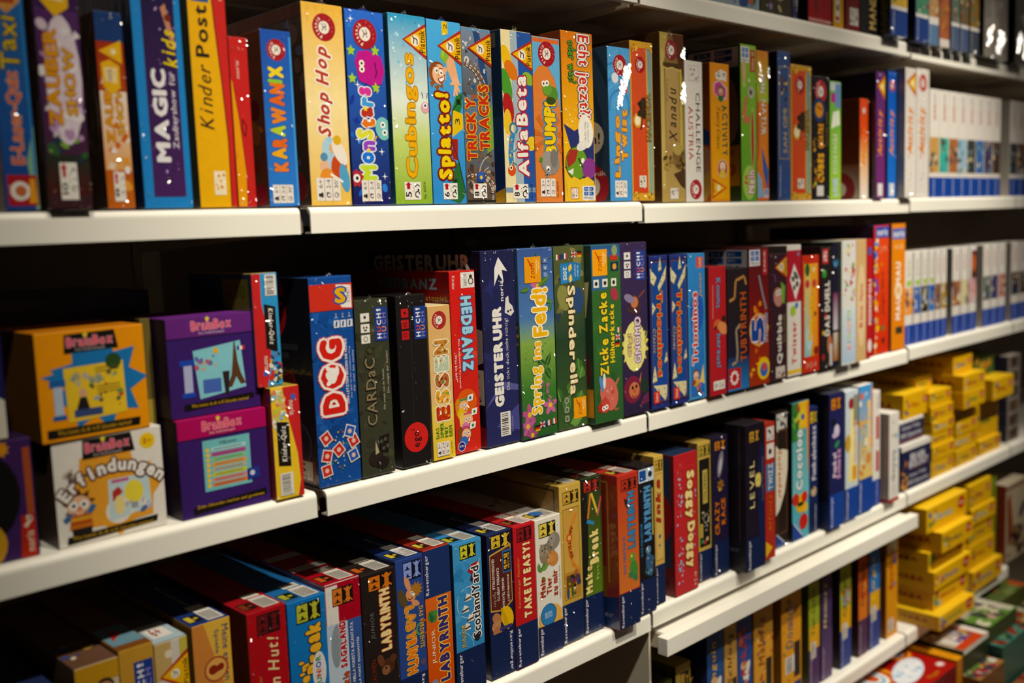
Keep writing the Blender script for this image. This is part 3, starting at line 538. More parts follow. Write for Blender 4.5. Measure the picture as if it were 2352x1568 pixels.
p('elephant'); e(.55, .24, .34, .3, '8f8a84'); e(.42, .26, .2, .22, '9c968f'); e(.68, .27, .14, .24, '7c7670'); c(.45, .205, .08, 'f6f2ea', 10); c(.46, .20, .04, '2a2622', 8); ln([(.4, .2), (.38, .165), (.46, .155)], .1, '8f8a84'); c(.2, .26, .07, '5a8a30', 10)
info(.16, .035, .70, .145, '5+', '2-6', "20'"); p('number'); t('No. 658679', .76, .03, .82, .13, '7a3a20'); fin()
bx('echt', 'orange to yellow game box with red script title, speech bubble and a green ball face', 'e89a34', '6a3a1c', '8a4a20', wrap=1)
p('cover_art'); r(0, .44, 1, 1, 'efb32e', 'dc7a2c'); r(0, 0, 1, .44, 'efc23c', 'efb32e'); g([(.02, .46), (.35, .42), (.8, .47), (.98, .4), (.98, .1), (.5, .15), (.02, .2), (.25, .3)], '2c3470'); conf(21, 30, .1, .42, .8, .6, ['f6e2a0', 'f2cf60', 'f8ecc4'], .008, .025)
p('title'); t('Echt jetzt?!', .42, .50, .90, .985, 'cc3a2c', o='f4eee4', ow=.08, o2='3a2a50', ow2=.13, b=.025, w=.03, R=-90); t('oder was?', .20, .70, .46, .945, '5a9a34', o='2a2a14', ow=.06, b=.02, w=.05, R=-90)
p('speech_bubble'); e(.72, .42, .24, .24*1.5, 'f2ece2', 8); g([(.5, .38), (.62, .40), (.5, .345)], 'f2ece2'); t('Mona Lisa hat', .68, .36, .74, .475, '4a443e', R=-90); t('weder Augenbrauen', .76, .355, .82, .475, '4a443e', R=-90)
p('ball_face'); c(.40, .23, .36, '4a3a20', 26); c(.40, .23, .34, '6a9a2c', 26); g([(.08, .26), (.2, .31), (.46, .31), (.36, .24), (.12, .2)], 'a8362c'); c(.62, .215, .09, '8aba3c'); c(.6, .245, .06, 'f4f2e8', 10); c(.66, .22, .07, 'f4f2e8', 10); c(.66, .22, .03, '1a1a1a', 8); g([(.1, .18), (.3, .2), (.26, .16)], 'e8e6da'); e(.8, .2, .24, .22, '8a3a8c', 30); ln([(.46, .26), (.6, .2)], .05, '2c4a1c'); e(.6, .335, .2, .1, 'e8e4da', 20)
p('star'); g([(.05, .12), (.3, .15), (.5, .13), (.75, .15), (.95, .12), (.9, .0), (.1, .0)], 'ecc23a')
p('age_panel'); r(.18, .015, .44, .085, 'b53a2c'); r(.2, .02, .42, .08, 'f0e6d8'); t('2-5', .22, .05, .4, .075, 'b53a2c', R=0); t('8+', .22, .025, .4, .048, '2a2420', R=0); mega(.56, .01, .97, .095); fin()
bx('lingo', 'sky blue game box with bubbly orange two-line title and strong light streak', '4f9ad8', '2a3a4a', '3a6a94', wrap=1)
p('cover_art'); r(0, 0, 1, 1, '4a96d4', '5aa6e0')
for i_ in range(7): curve(.5, .62, .25+.2*i_, -50, 200, .07, '3f88c8' if i_ % 2 else '62aee4')
badge(.55, .885, .3); p('creature'); c(.32, .80, .15, 'dfe6ee'); c(.72, .74, .17, 'c8583c'); ln([(.5, .71), (.66, .67)], .05, '3a4a5a'); ln([(.5, .78), (.7, .72)], .04, 'c8583c')
p('title'); t('Lingo', .22, .155, .52, .56, 'f0a83a', o='8a4a1c', ow=.05, b=.075, w=.07); t('Twist', .54, .265, .84, .60, 'f0a83a', o='8a4a1c', ow=.05, b=.075, w=.06)
info(.22, .025, .76, .135, '7+', '3-6', "30'"); pleats([(.30, .60), (.52, .62), (.98, .86), (.98, .90), (.70, .88)], 90)
p('cover_art', face='L'); r(.3, 0, 1, 1, '2c4256', '34506a')
for i_ in range(6): curve(.2, .4, .35+.13*i_, -60, 70, .04, '253a4e')
c(.86, .42, .1, 'd8c8a8'); t('m!', .80, .38, .93, .45, '241c16', R=0); c(.86, .1, .13, 'a02830'); c(.86, .1, .06, 'd8d0c4'); t('tnik', .85, .17, .97, .2, 'e0c8b8', R=0); fin()
for K_, L_ in (('hacienda', 'orange red box with black tree and setting sun, beside the sky blue box'), ('hacienda2', 'second orange red tree and sunset box, farther right beside a dark blue box')):
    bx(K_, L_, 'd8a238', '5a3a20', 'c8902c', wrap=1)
    p('cover_art'); r(.06, .05, .74, .96, 'd4502f', 'd85a38'); r(.74, .04, .95, .96, '8aa890', '7a9a9c'); r(.70, .05, .76, .95, 'd8a850')
    p('corner_ornament'); conf(23, 10, .03, .94, .3, .99, ['5a3a1c', 'e8c04a', 'c8902c'], .02, .06); conf(24, 10, .7, .94, .97, .99, ['5a3a1c', 'e8c04a', 'c8902c'], .02, .06); conf(25, 10, .03, .01, .3, .06, ['5a3a1c', 'e8c04a', 'c8902c'], .02, .06); conf(26, 10, .7, .01, .97, .06, ['5a3a1c', 'e8c04a', 'c8902c'], .02, .06)
    badge(.44, .855, .22); p('sunset_tree'); c(.28, .505, .2, 'e8a040'); c(.28, .505, .13, 'f8ecc0'); conf(27, 16, .34, .53, .62, .64, ['2a2014', '3a2a18', '1c1610'], .06, .14); ln([(.5, .55), (.42, .45)], .05, '2a2014')
    p('title'); t('HACIENDA', .66, .38, .88, .68, 'a8803a', o='3a3a24', ow=.045, b=.02); p('subtitle'); t('Wolfgang Kramer', .1, .46, .15, .6, '8a2a1c', R=-90)
    p('players_panel'); r(.3, .085, .62, .16, 'dcd4c4'); conf(28, 6, .35, .1, .58, .15, ['4a443c', '7a7268'], .02, .04); fin()
bx('xanadu', 'brown and gold parchment game box with black brush lettering and round red badge', '9a7c40', '5a3a20', '6a5028', wrap=1)
p('cover_art'); r(0, 0, 1, 1, 'b89c58', '7a5a34'); r(.22, .24, .78, .80, 'a88550', 'b89a5e'); g([(0, 1), (.35, 1), (.2, .85), (0, .8)], 'b8a050'); g([(.5, 1), (1, 1), (1, .74), (.8, .8)], '5a3018'); r(.82, .3, .9, .8, 'c8b44a'); r(.02, .08, .16, .9, 'c2ac62'); r(.12, .795, .9, .825, '4a3418'); ln([(.12, .80), (.3, .79), (.5, .80), (.7, .79), (.9, .78)], .03, 'd8bc6a')
badge(.48, .90, .26, '8a2a30'); p('title'); t('Xanadu', .34, .36, .68, .68, '2c2014', k=.3, b=.01, w=.05, gap=.16); t('Konzert', .24, .6, .3, .73, '4a3a20')
p('wise_man'); e(.75, .27, .28, .34, '7a6034', 20); e(.7, .32, .22, .16, 'b09a50'); conf(29, 14, .5, .16, .96, .3, ['5a4020', '3a2814', '8a6c38'], .04, .1); conf(30, 12, .04, .2, .4, .28, ['6a5028', '8a6a38', 'a88c48', '4a3418'], .05, .1); g([(.5, .17), (.98, .2), (.98, .08), (.8, .1)], '4a3420')
p('players_panel'); r(.34, .02, .68, .085, 'e0d8d0'); conf(31, 7, .38, .03, .64, .08, ['4a443c'], .02, .035); tail(); pleats([(.82, .86), (.99, .86), (.99, .92), (.9, .9)], 14); pleats([(.8, .60), (.99, .58), (.99, .72), (.86, .70)], 24); fin()
bx('challenge', 'white game box with black and red spaced serif-like capitals and red ring badge below', 'e2dcd4', '8a8078', 'd8d0c6')
p('title'); t('CHALLENGE', .60, .215, .84, .78, '2e2a2c', gap=.12, R=-90); p('title_second_line', 'red capitals'); t('AUSTRIA', .18, .30, .44, .68, 'b83a3a', gap=.14, R=-90)
p('players_panel'); r(.2, .86, .82, .97, 'd0b8b0'); r(.22, .865, .8, .965, 'e0d8d0'); conf(32, 9, .27, .875, .76, .955, ['6a625a', '8a6a60'], .03, .05); badge(.55, .09, .33, 'a82a34'); fin()
bx('activity1', 'orange yellow game box with hexagon portraits and a diagonal black script title', 'e0902c', 'b85c24', 'c8702a')
p('cover_art'); r(.06, .02, .94, .97, 'e8a828', 'e09030')
p('players_panel'); g([(.28, .93), (.6, .96), (.62, .88), (.3, .885)], 'e8e2da'); t('8+', .35, .9, .55, .945, '2a2420'); g([(.62, .955), (.86, .94), (.84, .87), (.62, .885)], 'e8e2da'); t('4', .66, .9, .8, .935, '2a2420')
p('portrait'); g([(.2, .86), (.5, .88), (.88, .83), (.84, .745), (.5, .735), (.18, .79)], 'd8b8c8'); g([(.24, .85), (.5, .87), (.82, .82), (.8, .76), (.5, .745), (.22, .79)], 'c04a8a'); man(.55, .80, .13, 'd8a078', '2c5a30', '2c6a3a')
p('title'); t('ACTIVITY', .58, .34, .90, .70, '20303a', o='e8c23a', ow=.03, b=.03, k=-.2, R=-90, w=.04); t('Family Classic', .26, .38, .50, .68, '2c2418', k=.3, R=-90)
p('portrait'); c(.6, .24, .28, 'd8c0a8'); c(.6, .24, .25, 'c05a2c'); man(.6, .25, .13, 'e8c0a0', 'f0e8d8', 'd8c03a')
p('publisher_wedge'); g([(.06, .02), (.06, .17), (.82, .10)], 'c04a2a'); g([(.1, .04), (.1, .15), (.7, .10)], 'f0b830'); t('Piatnik', .1, .06, .22, .14, '2a2014', R=-90); c(.38, .1, .09, 'efe2c8')
p('cover_edge', face='L'); r(.5, 0, 1, 1, 'b4602a'); g([(.8, .62), (1, .5), (1, .4), (.85, .45)], '2c4a7c'); e(.9, .2, .12, .2, 'd0a050'); e(.92, .3, .1, .1, 'c88a6a'); fin()
bx('nein', 'bright green game box with a white four-square logo corner and hands pointing', '6cae2e', '2a4a1c', '2c4a1c', wrap=1)
p('cover_art'); r(0, 0, 1, 1, '5aa02c', '8cbc3a'); conf(33, 14, .1, .5, .8, .88, ['4c8a28', '7cb83a', 'c8d88a'], .05, .12); mega(.04, .885, .56, .985, 'MEGA')
p('subtitle'); r(.62, .83, .92, .97, 'b83c2c'); t('Ja Nein', .68, .84, .86, .96, 'f0dcc8', R=-90)
p('pointing_hands'); g([(.06, .56), (.3, .68), (.4, .66), (.34, .55), (.6, .54), (.55, .5), (.2, .5)], 'cc7a54'); g([(.06, .88), (.3, .9), (.34, .8), (.2, .72)], 'd8a884'); c(.66, .70, .22, 'b8b0a0'); c(.64, .70, .1, '5a5048'); p('red_pill'); e(.74, .40, .14, 1.15, 'b8d87a'); e(.74, .40, .1, 1.05, 'b83a3c'); p('title'); e(.5, .12, .42, .62, 'a8cc5a'); t('Nein', .42, .05, .84, .2, 'f2e8ea', o='a83048', ow=.06, b=.03, R=90); t('Ja', .16, .1, .42, .17, 'cc3040', b=.03)
p('publisher_panel', face='L'); mega(.56, .86, .985, .985); p('cover_art'); e(.82, .62, .16, .3, '9a8a7a', 10); r(.62, .1, .99, .36, 'c8962c'); t('Ja oder', .68, .28, .95, .34, '6a2a1c', R=0); t('100', .64, .16, .96, .25, 'b4562c', R=0, b=.02); fin()
bx('natur', 'orange and lime game box with a white wobbly word, touching the bright green box', 'e08634', '7a4a1c', 'c07028', wrap=1)
p('cover_art'); r(0, .66, 1, 1, 'a8c43c', 'd88034'); r(0, 0, 1, .3, 'dc6a2c', 'e08634'); g([(.4, .36), (.98, .2), (.9, .06), (.5, .2)], '3c62ac'); g([(.02, .02), (.5, .02), (.4, .14), (.02, .2)], '8ab4d8')
p('red_pill'); e(.1, .5, .08, 1.6, 'b8503c'); p('title'); t('NATUR', .36, .44, .82, .68, 'f0e6d8', o='7a4a2a', ow=.05, b=.02, w=.06, R=-90); e(.5, .77, .4, .4, '9ac040'); t('Nein', .3, .72, .7, .84, 'f2e8e0', o='a83048', ow=.05, b=.03); mega(.55, .02, .97, .08, 'MEGA'); pleats([(.1, .78), (.4, .76), (.3, .93), (.15, .93)], 16); pleats([(.8, .84), (.98, .82), (.98, .92)], 12); fin()
bx('navyA', 'slate blue game box with faded gold framed title under glossy film', '3a5288', '1a2038', '5a6a90', wrap=1)
p('frame'); r(.1, .28, .9, .9, 'b89a5a'); r(.14, .285, .86, .895, '3c568c'); p('picture'); conf(35, 16, .3, .66, .8, .84, ['2a2c40', 'b0803a', 'd0b060', '5a4a3c'], .05, .12)
p('title'); t('SAN GIMI', .42, .32, .72, .62, 'c2a868', b=.01); p('publisher_lettering'); t('Ravensburger', .1, .03, .26, .24, 'c8c8dc'); p('blue_band'); r(.3, .02, .98, .22, '34508c'); fin()
bx('darkA', 'black game box with yellow cartoon cubes and a round red badge', '1c1820', '120e10', '1a1618', wrap=1)
badge(.5, .88, .36, 'b8303c'); p('picture'); c(.4, .73, .38, '2c3c6a'); c(.4, .73, .24, 'e0962c'); c(.34, .75, .05, '3a2010', 8); c(.5, .74, .05, '3a2010', 8)
p('title'); t('QUATRE', .32, .42, .72, .62, 'eda52a', o='5a3010', b=.06, w=.03); t('CUBES', .28, .14, .70, .38, 'f0b034', o='5a3010', b=.06, w=.04); p('subtitle'); t('NATURE GAME', .84, .44, .93, .72, '9a7a3a'); conf(36, 16, .03, .1, .22, .52, ['8a6a2a', 'c89a3a', '4a3a18'], .04, .09); conf(37, 6, .15, .13, .4, .2, ['3a8a3a', 'c8d040', 'b84a2a'], .04, .09)
p('players_panel'); r(.24, .03, .66, .115, 'e0dcd4'); fin()
bx('greenA', 'lime green narrow box with white lettering and a two-tile picture, left of a dark gap', '8cc63a', '4a6a24', 'c8d0c0')
p('cover_art'); r(0, 0, 1, 1, 'a0cc3c', '6ab04a'); r(.04, .92, .96, .99, 'c8d4d0'); r(.1, .82, .6, .9, 'b83c8c'); r(.5, .78, .95, .98, '6a90c8'); p('picture'); g([(.14, .6), (.9, .64), (.84, .76), (.3, .74)], 'eef2e2'); ln([(.5, .6), (.55, .75)], .03, '8cc63a'); p('title'); t('ECOLE FACILE', .3, .22, .66, .56, 'e4ecd0', o='6a9a34', b=.02); p('publisher_lettering'); t('LOGIS', .3, .03, .7, .18, 'e8eef4', o='3c6ac0', b=.03); fin()
bx('redA', 'orange red and white narrow box with its large dark red side facing left', 'e0522c', '6a241a', '8a2c1c', wrap=1)
p('cover_art'); r(0, 0, 1, .42, 'eee4da', 'efb070'); r(0, .42, 1, .66, 'efb070', 'e0502c'); p('title'); t('Magic', .3, .34, .72, .72, 'f2a23a', o='d84a24', b=.02, k=.3); badge(.5, .88, .3, 'd04a34')
p('cover_art', face='L'); r(0, 0, 1, .35, 'b8aa9c', '8a4a34'); c(.82, .1, .14, '8a1e28'); c(.82, .1, .06, 'd0c4b8'); fin()
for K_, L_, A_, B_, M_ in (('purpleA', 'purple narrow box with slanted orange title and yellow wedge', '5a2c70', '7a2c78', 0), ('blueA', 'bright blue narrow box with slanted orange title beside the purple one', '1f5ac0', '2c7ade', 1), ('whiteA1', 'white game box with slanted orange title and a yellow wedge at the top', 'e4dcd4', 'ece6e0', 2), ('whiteA2', 'white game box with slanted orange title and red ring badge beside its wedge-topped twin', 'e4dcd6', 'ece6e0', 3)):
    bx(K_, L_, B_ if M_ < 2 else A_, '2a1c2c' if M_ < 2 else '9a928a', A_, wrap=1)
    p('cover_art'); r(0, 0, 1, 1, B_, A_)
    if M_ in (0, 2): p('publisher_wedge'); g([(.1, .89), (.96, .98), (.96, .78)], 'c86a24'); g([(.3, .885), (.92, .95), (.92, .82)], 'f2c030'); c(.66, .885, .14, 'f6e8b0')
    else: badge(.5, .89, .3, 'c0343c')
    p('title'); t('Activity', .24, .34, .74, .70, 'f0a02c', o='d8722a', b=.02, k=.35)
    if M_ > 1: p('subtitle'); t('Travel', .3, .3, .46, .44, 'c04038'); t('Spezial', .66, .42, .8, .7, '8a8480')
    p('players_panel'); r(.22, .02, .74, .12, 'e8e4e0') if M_ < 2 else conf(38, 5, .35, .04, .6, .2, ['b0504a', '5a544e'], .03, .05); fin()
for i_ in range(14):
    x_ = 1.7874+.0558*i_+(.066 if i_ > 7 else 0)
    w_ = (('leftmost of the upper white puzzle boxes', 'orange beach'), ('second of the upper white puzzle boxes, picture', 'teal palm'), ('third of the upper white puzzle boxes, picture', 'brown town'), ('fourth of the upper white puzzle boxes, picture', 'pale lake'), ('fifth of the upper white puzzle boxes, picture', 'dark city'), ('sixth of the upper white puzzle boxes, picture', 'blue harbour'), ('seventh of the upper white puzzle boxes, picture', 'violet dusk'), ('eighth of the upper white ones, before the grey gap, picture', 'brown night'))
    PUZ = ['c89a54', '3ab0a0', 'a86a3c', '9ab8cc', '3a3c34', '3a68a8', '4a3c60', '4a3028', '20303c', '6a3024', '2a2c30', '3a3a44', '2a2a30', '3a3434']
    lab = f'white puzzle box, {w_[i_][0]} {w_[i_][1]}' if i_ < 8 else ['white puzzle box just right of the grey gap in the upper puzzle row', 'second upper puzzle box right of the grey gap', 'third upper puzzle box right of the grey gap', 'fourth upper puzzle box past the grey gap, in shade', 'fifth upper puzzle box past the grey gap, in shade', 'last upper puzzle box at the right picture edge'][i_-8]
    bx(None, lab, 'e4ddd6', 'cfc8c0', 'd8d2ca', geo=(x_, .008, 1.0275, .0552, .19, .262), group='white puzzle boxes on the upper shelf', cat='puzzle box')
    p('picture'); r(.04, .235, .96, .56, PUZ[i_]); conf(40+i_, 12, .1, .25, .9, .52, [PUZ[i_], '2a3a4a', 'd8c8a0', '5a4a3a', '6a9ab0'], .08, .22)
    p('piece_count', 'red lettering'); t('1000', .42, .72, .64, .86, 'c04a48', b=.02); t('puzzle', .42, .87, .62, .965, '5a6a6a')
    rv(.19, cc='1f48a0', u0=.4); fin()

# ================================================================ middle row
bx('navyB', 'dark blue box with white crown-edged foot, on the purple box at far left', '1c1c50', '120f1c', '1a1838')
p('white_foot'); g([(0, 0), (.96, 0), (.96, .3), (.8, .34), (.66, .3), (.5, .36), (.3, .3), (0, .34)], 'd8d0c0'); r(.25, .05, .75, .24, 'a83030'); c(.5, .145, .12, 'd8a090')
p('cover_art'); r(.02, .5, .4, .98, '5a1a30', '1c2a6a'); fin()
bx('purpB', 'purple toy box with round black window and a red corner strip at the left edge', '3c2058', '1c1024', '2a1840')
p('window'); e(.3, .55, .52, .62, '0c0a0c'); e(.2, .5, .3, .3, 'a88a24'); p('film_glint'); e(.5, .72, .04, .2, '3a3a3c')
p('round_logo'); c(.28, .16, .33, 'c8962c'); c(.28, .17, .18, '2a1a10'); conf(50, 10, .05, .04, .5, .14, ['d8b030', '2a1a10'], .04, .08)
p('red_strip'); g([(.76, 0), (.97, 0), (.97, .36), (.8, .36)], 'b0301f'); t('noris', .84, .05, .94, .22, 'e0c8b0', b=.02); ln([(.84, .26), (.93, .33), (.86, .34)], .05, 'e0c8b0'); r(.88, .36, .97, .92, 'a8502c'); p('sun_mark'); s(.62, .93, .12, 9, .6, 'd8902c'); fin()
def brain(u0, v0, u1, v1, bg=None):
    p('series_lettering')
    if bg: g([(u0, v0), (u1+.02, v0+.01), (u1-.01, v1+.01), (u0+.01, v1)], bg)
    a, b_ = u1-u0, v1-v0; t('BrainBox', u0+a*.06, v0+b_*.32, u1-a*.06, v0+b_*.86, 'e0486c', o='f0c8c8', ow=.03, b=.03, R=0, w=.03); t('Das Gedächtnisspiel', u0+a*.22, v0+b_*.08, u1-a*.22, v0+b_*.24, 'd8c8c8', R=0); s(u0+a*.42, v1-b_*.08, .03, 5, .5, 'f0d840')
bx(None, 'orange cube quiz box with a blue spiky splash, on top of the white cube box', 'f09a22', '6a4418', 'c87a1c', geo=(-.3300, .012, .7880, .1185, .117, .117), rz=.02)
p('blue_splash'); s(.55, .5, .46, 9, .66, '2a78b8', 80); g([(.03, .6), (.25, .64), (.25, .5)], '2a78b8'); brain(.25, .79, .73, .965, '17120f')
p('quiz_card'); g([(.25, .16), (.79, .19), (.78, .68), (.23, .66)], 'ecc43a'); c(.69, .68, .075, '2c4a24'); conf(52, 8, .3, .5, .62, .58, ['a8a07c', '8a9a8c', 'b8b09a'], .03, .06); g([(.3, .2), (.36, .38), (.42, .38), (.46, .2)], '201c24'); c(.39, .42, .04, 'd8a884'); r(.3, .2, .56, .27, '3a4a7c'); conf(53, 16, .45, .25, .76, .6, ['d8b83a', '6a9a4c', 'c04a3c', '8aa8b8', '5a5a3c'], .012, .035)
for y_ in (.46, .43, .40, .6, .63): ln([(.52, y_), (.74, y_+.01)], .008, '6a5a24')
p('hourglass'); r(.11, .2, .23, .24, '2a62a8'); r(.13, .24, .21, .5, 'b8c4d8'); r(.10, .5, .24, .56, '2a62a8')
p('slogan_strip'); g([(.05, .04), (.9, .045), (.91, .12), (.05, .12)], '17120f'); t('Was kannst du dir in 10 Sekunden merken?', .14, .06, .82, .105, 'd8a82c', R=0); fin()
bx('erf', 'white cube quiz box with bold brown-outlined arched word and inventor cartoon, under the orange cube', 'e8e2d8', '4a3a34', 'e0d8cc')
p('orange_blob'); s(.55, .48, .45, 8, .8, 'e8a23c'); c(.82, .78, .12, 'e8e2d8'); c(.55, .25, .12, 'e8e2d8'); brain(.26, .79, .72, .975, '17120f'); p('age_sticker'); c(.86, .87, .075, 'f0c830'); t('8+', .82, .84, .9, .9, 'c06a2c', R=0, b=.02)
p('invention_card'); g([(.46, .16), (.86, .22), (.85, .56), (.47, .56)], 'c4d8dc'); e(.7, .4, .09, .11, 'ecd84a'); r(.67, .24, .73, .3, '9a9aa0'); g([(.5, .34), (.6, .42), (.56, .48), (.5, .44)], 'b83a34'); r(.5, .52, .66, .55, 'c0568c'); conf(55, 10, .5, .2, .84, .34, ['b8b0c0', 'd8a0a0', '5a6a9a', 'e8e0d8'], .02, .04); e(.56, .3, .05, .09, 'ecd890')
p('inventor_cartoon'); s(.2, .385, .15, 9, .6, '5a2f20'); c(.2, .36, .105, 'e8b894'); c(.15, .38, .04, 'f4f0ea'); c(.24, .38, .04, 'f4f0ea'); c(.15, .38, .018, '1a1a1a', 8); c(.24, .38, .018, '1a1a1a', 8); c(.2, .345, .025, 'd88a6a'); curve(.2, .34, .06, 210, 330, .014, '6a2a20'); ln([(.06, .25), (.14, .3)], .05, '3a6a9a'); ln([(.33, .36), (.27, .28)], .05, '3a6a9a'); g([(.12, .29), (.29, .29), (.31, .16), (.1, .16)], 'c8702c'); ln([(.12, .25), (.3, .25)], .014, 'e8c040'); ln([(.11, .21), (.3, .21)], .014, 'a83024'); g([(.12, .16), (.3, .16), (.29, .06), (.13, .06)], '241c1a'); ln([(.12, .62), (.34, .66)], .03, '6a5a50'); conf(56, 8, .1, .6, .3, .72, ['7a6a60', '9a8a80', 'c8b8a8'], .02, .04)
p('title'); arc('Erfindungen', .54, .03, .64, 141, 44, .165, '5a2f24', .15); arc('Erfindungen', .54, .03, .64, 141, 44, .165, 'f0ebe4', .05)
p('slogan_strip'); g([(.07, .025), (.9, .07), (.91, .13), (.08, .095)], '17120f'); t('Was kannst du dir in 10 Sekunden merken?', .12, .06, .86, .095, 'd8a82c', R=0); fin()
def lidbox(key, lab, lid, geo):
    bx(None, lab, '3a2068', '241430', lid, geo=geo)
    p('lid', lab.split()[0]+' lid'); r(.0, .80, 1, 1, lid); r(.004, .79, .996, .80, '1c1030')
lidbox('purpBB', 'purple lidded cube quiz box picturing a tower, stacked on the pink-lidded one', '66297c', (-.1835, .018, .7895, .1160, .117, .117))
brain(.24, .80, .74, .985); p('quiz_card'); g([(.32, .17), (.84, .235), (.80, .72), (.27, .66)], '86c8d4'); g([(.725, .71), (.74, .71), (.76, .5), (.79, .38), (.84, .27), (.78, .265), (.735, .35), (.68, .25), (.62, .245), (.68, .37), (.70, .5)], '5a3a24'); g([(.58, .42), (.66, .42), (.64, .18), (.6, .18)], '2a2024'); conf(58, 12, .3, .46, .55, .6, ['b85a70', '5a6aa8', 'c8a884', 'd8d0e0'], .015, .035); r(.36, .22, .56, .36, '4a6ab8'); r(.76, .62, .79, .66, '2a4a9c'); r(.79, .62, .82, .66, 'f0ece6'); r(.82, .62, .85, .66, 'c83a34'); c(.52, .64, .03, 'e8b43a')
p('hourglass'); r(.13, .2, .27, .25, '2a4ab0'); r(.16, .25, .25, .52, 'b0b4d8'); r(.12, .52, .28, .575, '2a4ab0')
p('slogan_strip'); g([(.14, .07), (.92, .11), (.92, .165), (.14, .135)], '14100f'); t('Was kannst du dir in 10 Sekunden merken?', .22, .095, .86, .13, 'd8a82c', R=0); fin()
lidbox('pinkBB', 'purple cube quiz box with a raspberry pink lid and a striped quiz card', 'b01f5e', (-.1822, .0107, .672, .1160, .117, .117))
brain(.24, .80, .74, .985); p('quiz_card'); r(.26, .24, .79, .76, '74bcc0')
for i_, cc_ in enumerate(('d87a3a', 'd88a84', 'c8c83c', 'b8b4a0', 'e8a04a', '8ac88c', 'b84a8c', 'a8d8d8')):
    y_ = .275+i_*.052; r(.35, y_, .74, y_+.04, cc_); c(.31, y_+.02, .022, 'ecc43a', 10); ln([(.38, y_+.02), (.7, y_+.02)], .008, '5a5460')
t('Willkommen', .44, .70, .64, .735, '3a4a5a', R=0); p('blue_die'); g([(.74, .27), (.88, .28), (.88, .40), (.74, .39)], '2a3a8c'); c(.80, .34, .03, 'c8d0e8', 8)
p('slogan_strip'); g([(.12, .03), (.95, .085), (.95, .155), (.12, .10)], '14100f'); t('Zehn Sekunden merken und gewinnen', .16, .075, .92, .12, 'd8a82c', R=0); fin()
for K_, L_, G_, V_ in (('kq1', 'red and sky blue children\'s quiz box standing on the yellow one beside the purple cubes', (-.0735, .012, .813, .0352, .16, .139), 1), ('kq2', 'yellow and red children\'s quiz box on the shelf beside the pink-lidded cube', (-.0643, .0, .672, .0396, .17, .1403), 0)):
    bx(None, L_, 'f0c83c' if not V_ else '3a9ad4', '2a3a4c' if V_ else '7a2a20', 'c8b04a', geo=G_, wrap=1)
    p('cover_art')
    if V_:
        g([(0, 1), (.34, 1), (.32, .74), (.5, .52), (.62, .36), (.55, .2), (.4, 0), (0, 0)], 'cc3434'); conf(60, 34, .55, .03, .95, .32, ['5a8ab8', 'e8e0d0', '3a5a3a', 'c83a30', '2a3a6a', 'e0a84a'], .05, .13)
    else:
        g([(.42, 1), (1, 1), (1, 0), (.78, 0), (.9, .15), (.84, .4), (.66, .62), (.5, .8)], 'cc3434'); conf(61, 36, .06, .62, .46, .97, ['e8d8a8', '8ac0d0', 'e8a86a', 'f0e8d8', 'c8c84a', 'd88a5a'], .06, .15)
    p('title'); u_ = .42 if V_ else .14
    g([(u_, .34 if V_ else .31), (u_+.44, .30 if V_ else .29), (u_+.44, .70 if V_ else .68), (u_, .73 if V_ else .70)], '17120f'); t('Kinder-Quiz', u_+.12, .37 if V_ else .335, u_+.34, .69 if V_ else .655, 'f0ebe0', k=.2, b=.02, R=-90 if V_ else 90, w=.02)
    p('publisher_lettering'); t('noris', .3, .15, .48, .27, 'f0dccc', b=.01, R=-90) if V_ else t('noris', .62, .74, .80, .87, 'f0dccc', b=.01, R=-90); e(.32 if V_ else .78, .12 if V_ else .9, .08, .1, '3a6ac8')
    bars(.5 if V_ else .16, .80 if V_ else .035, .94 if V_ else .62, .985 if V_ else .235, 4+V_)
    if V_: p('cover', face='L'); r(.1, .3, .5, .78, '1c1a20'); t('Kinder-Quiz', .13, .5, .47, .7, '8a8a90', R=0); r(.55, .25, .95, .95, '6a6a24'); t('1200', .62, .78, .9, .9, '4a4a1c', R=0)
    fin()
bx('dog', 'blue game box with white-edged red letters, paw print and scattered red cards', '1f4f9c', '1c1c28', '2a5ca8', wrap=1)
p('cover_art'); conf(63, 40, .05, .06, .95, .84, ['1c4a94', '2456a4', '1a4288', '2a60ae'], .05, .16); r(.0, .84, 1, .965, 'd23c30')
p('publisher_shield'); g([(.62, .96), (.97, .955), (.97, .845), (.74, .85), (.62, .89)], 'efe9e4'); t('S', .58, .87, .84, .945, 'e8b02c', o='2a4aa0', ow=.08, b=.05, R=0); t('SCHMIDT', .86, .87, .94, .945, '5a5a60')
p('players_panel'); 
for i_ in range(3): r(.53+.155*i_, .755, .66+.155*i_, .79, 'dfe0e6'); ln([(.58+.155*i_, .76), (.6+.155*i_, .785)], .04, '2a4a80'); t('3+', .56+.155*i_, .80, .62+.155*i_, .825, 'c8d0e0')
p('title'); t('DOG', .16, .345, .70, .705, 'd8322c', o='f2ece4', ow=.09, o2='d8322c', ow2=.12, b=.07, gap=.13); p('paw_print'); e(.44, .53, .10, .16, 'f6f0ea'); e(.33, .53, .05, .09, 'f6f0ea', 20); e(.36, .56, .05, .09, 'f6f0ea', 50); e(.54, .55, .05, .1, 'f6f0ea'); e(.36, .50, .05, .09, 'f6f0ea', -50)
p('subtitle'); t('DEN LETZTEN BEISSEN DIE HUNDE', .74, .385, .80, .70, 'e6e8f0', b=.02); t('Das Spiel um den schnellsten Weg', .84, .41, .88, .66, 'd8dcea'); t('fuer vier bis sechs'.replace('ue', 'ü'), .91, .44, .95, .64, 'd8dcea')
p('board_trail'); 
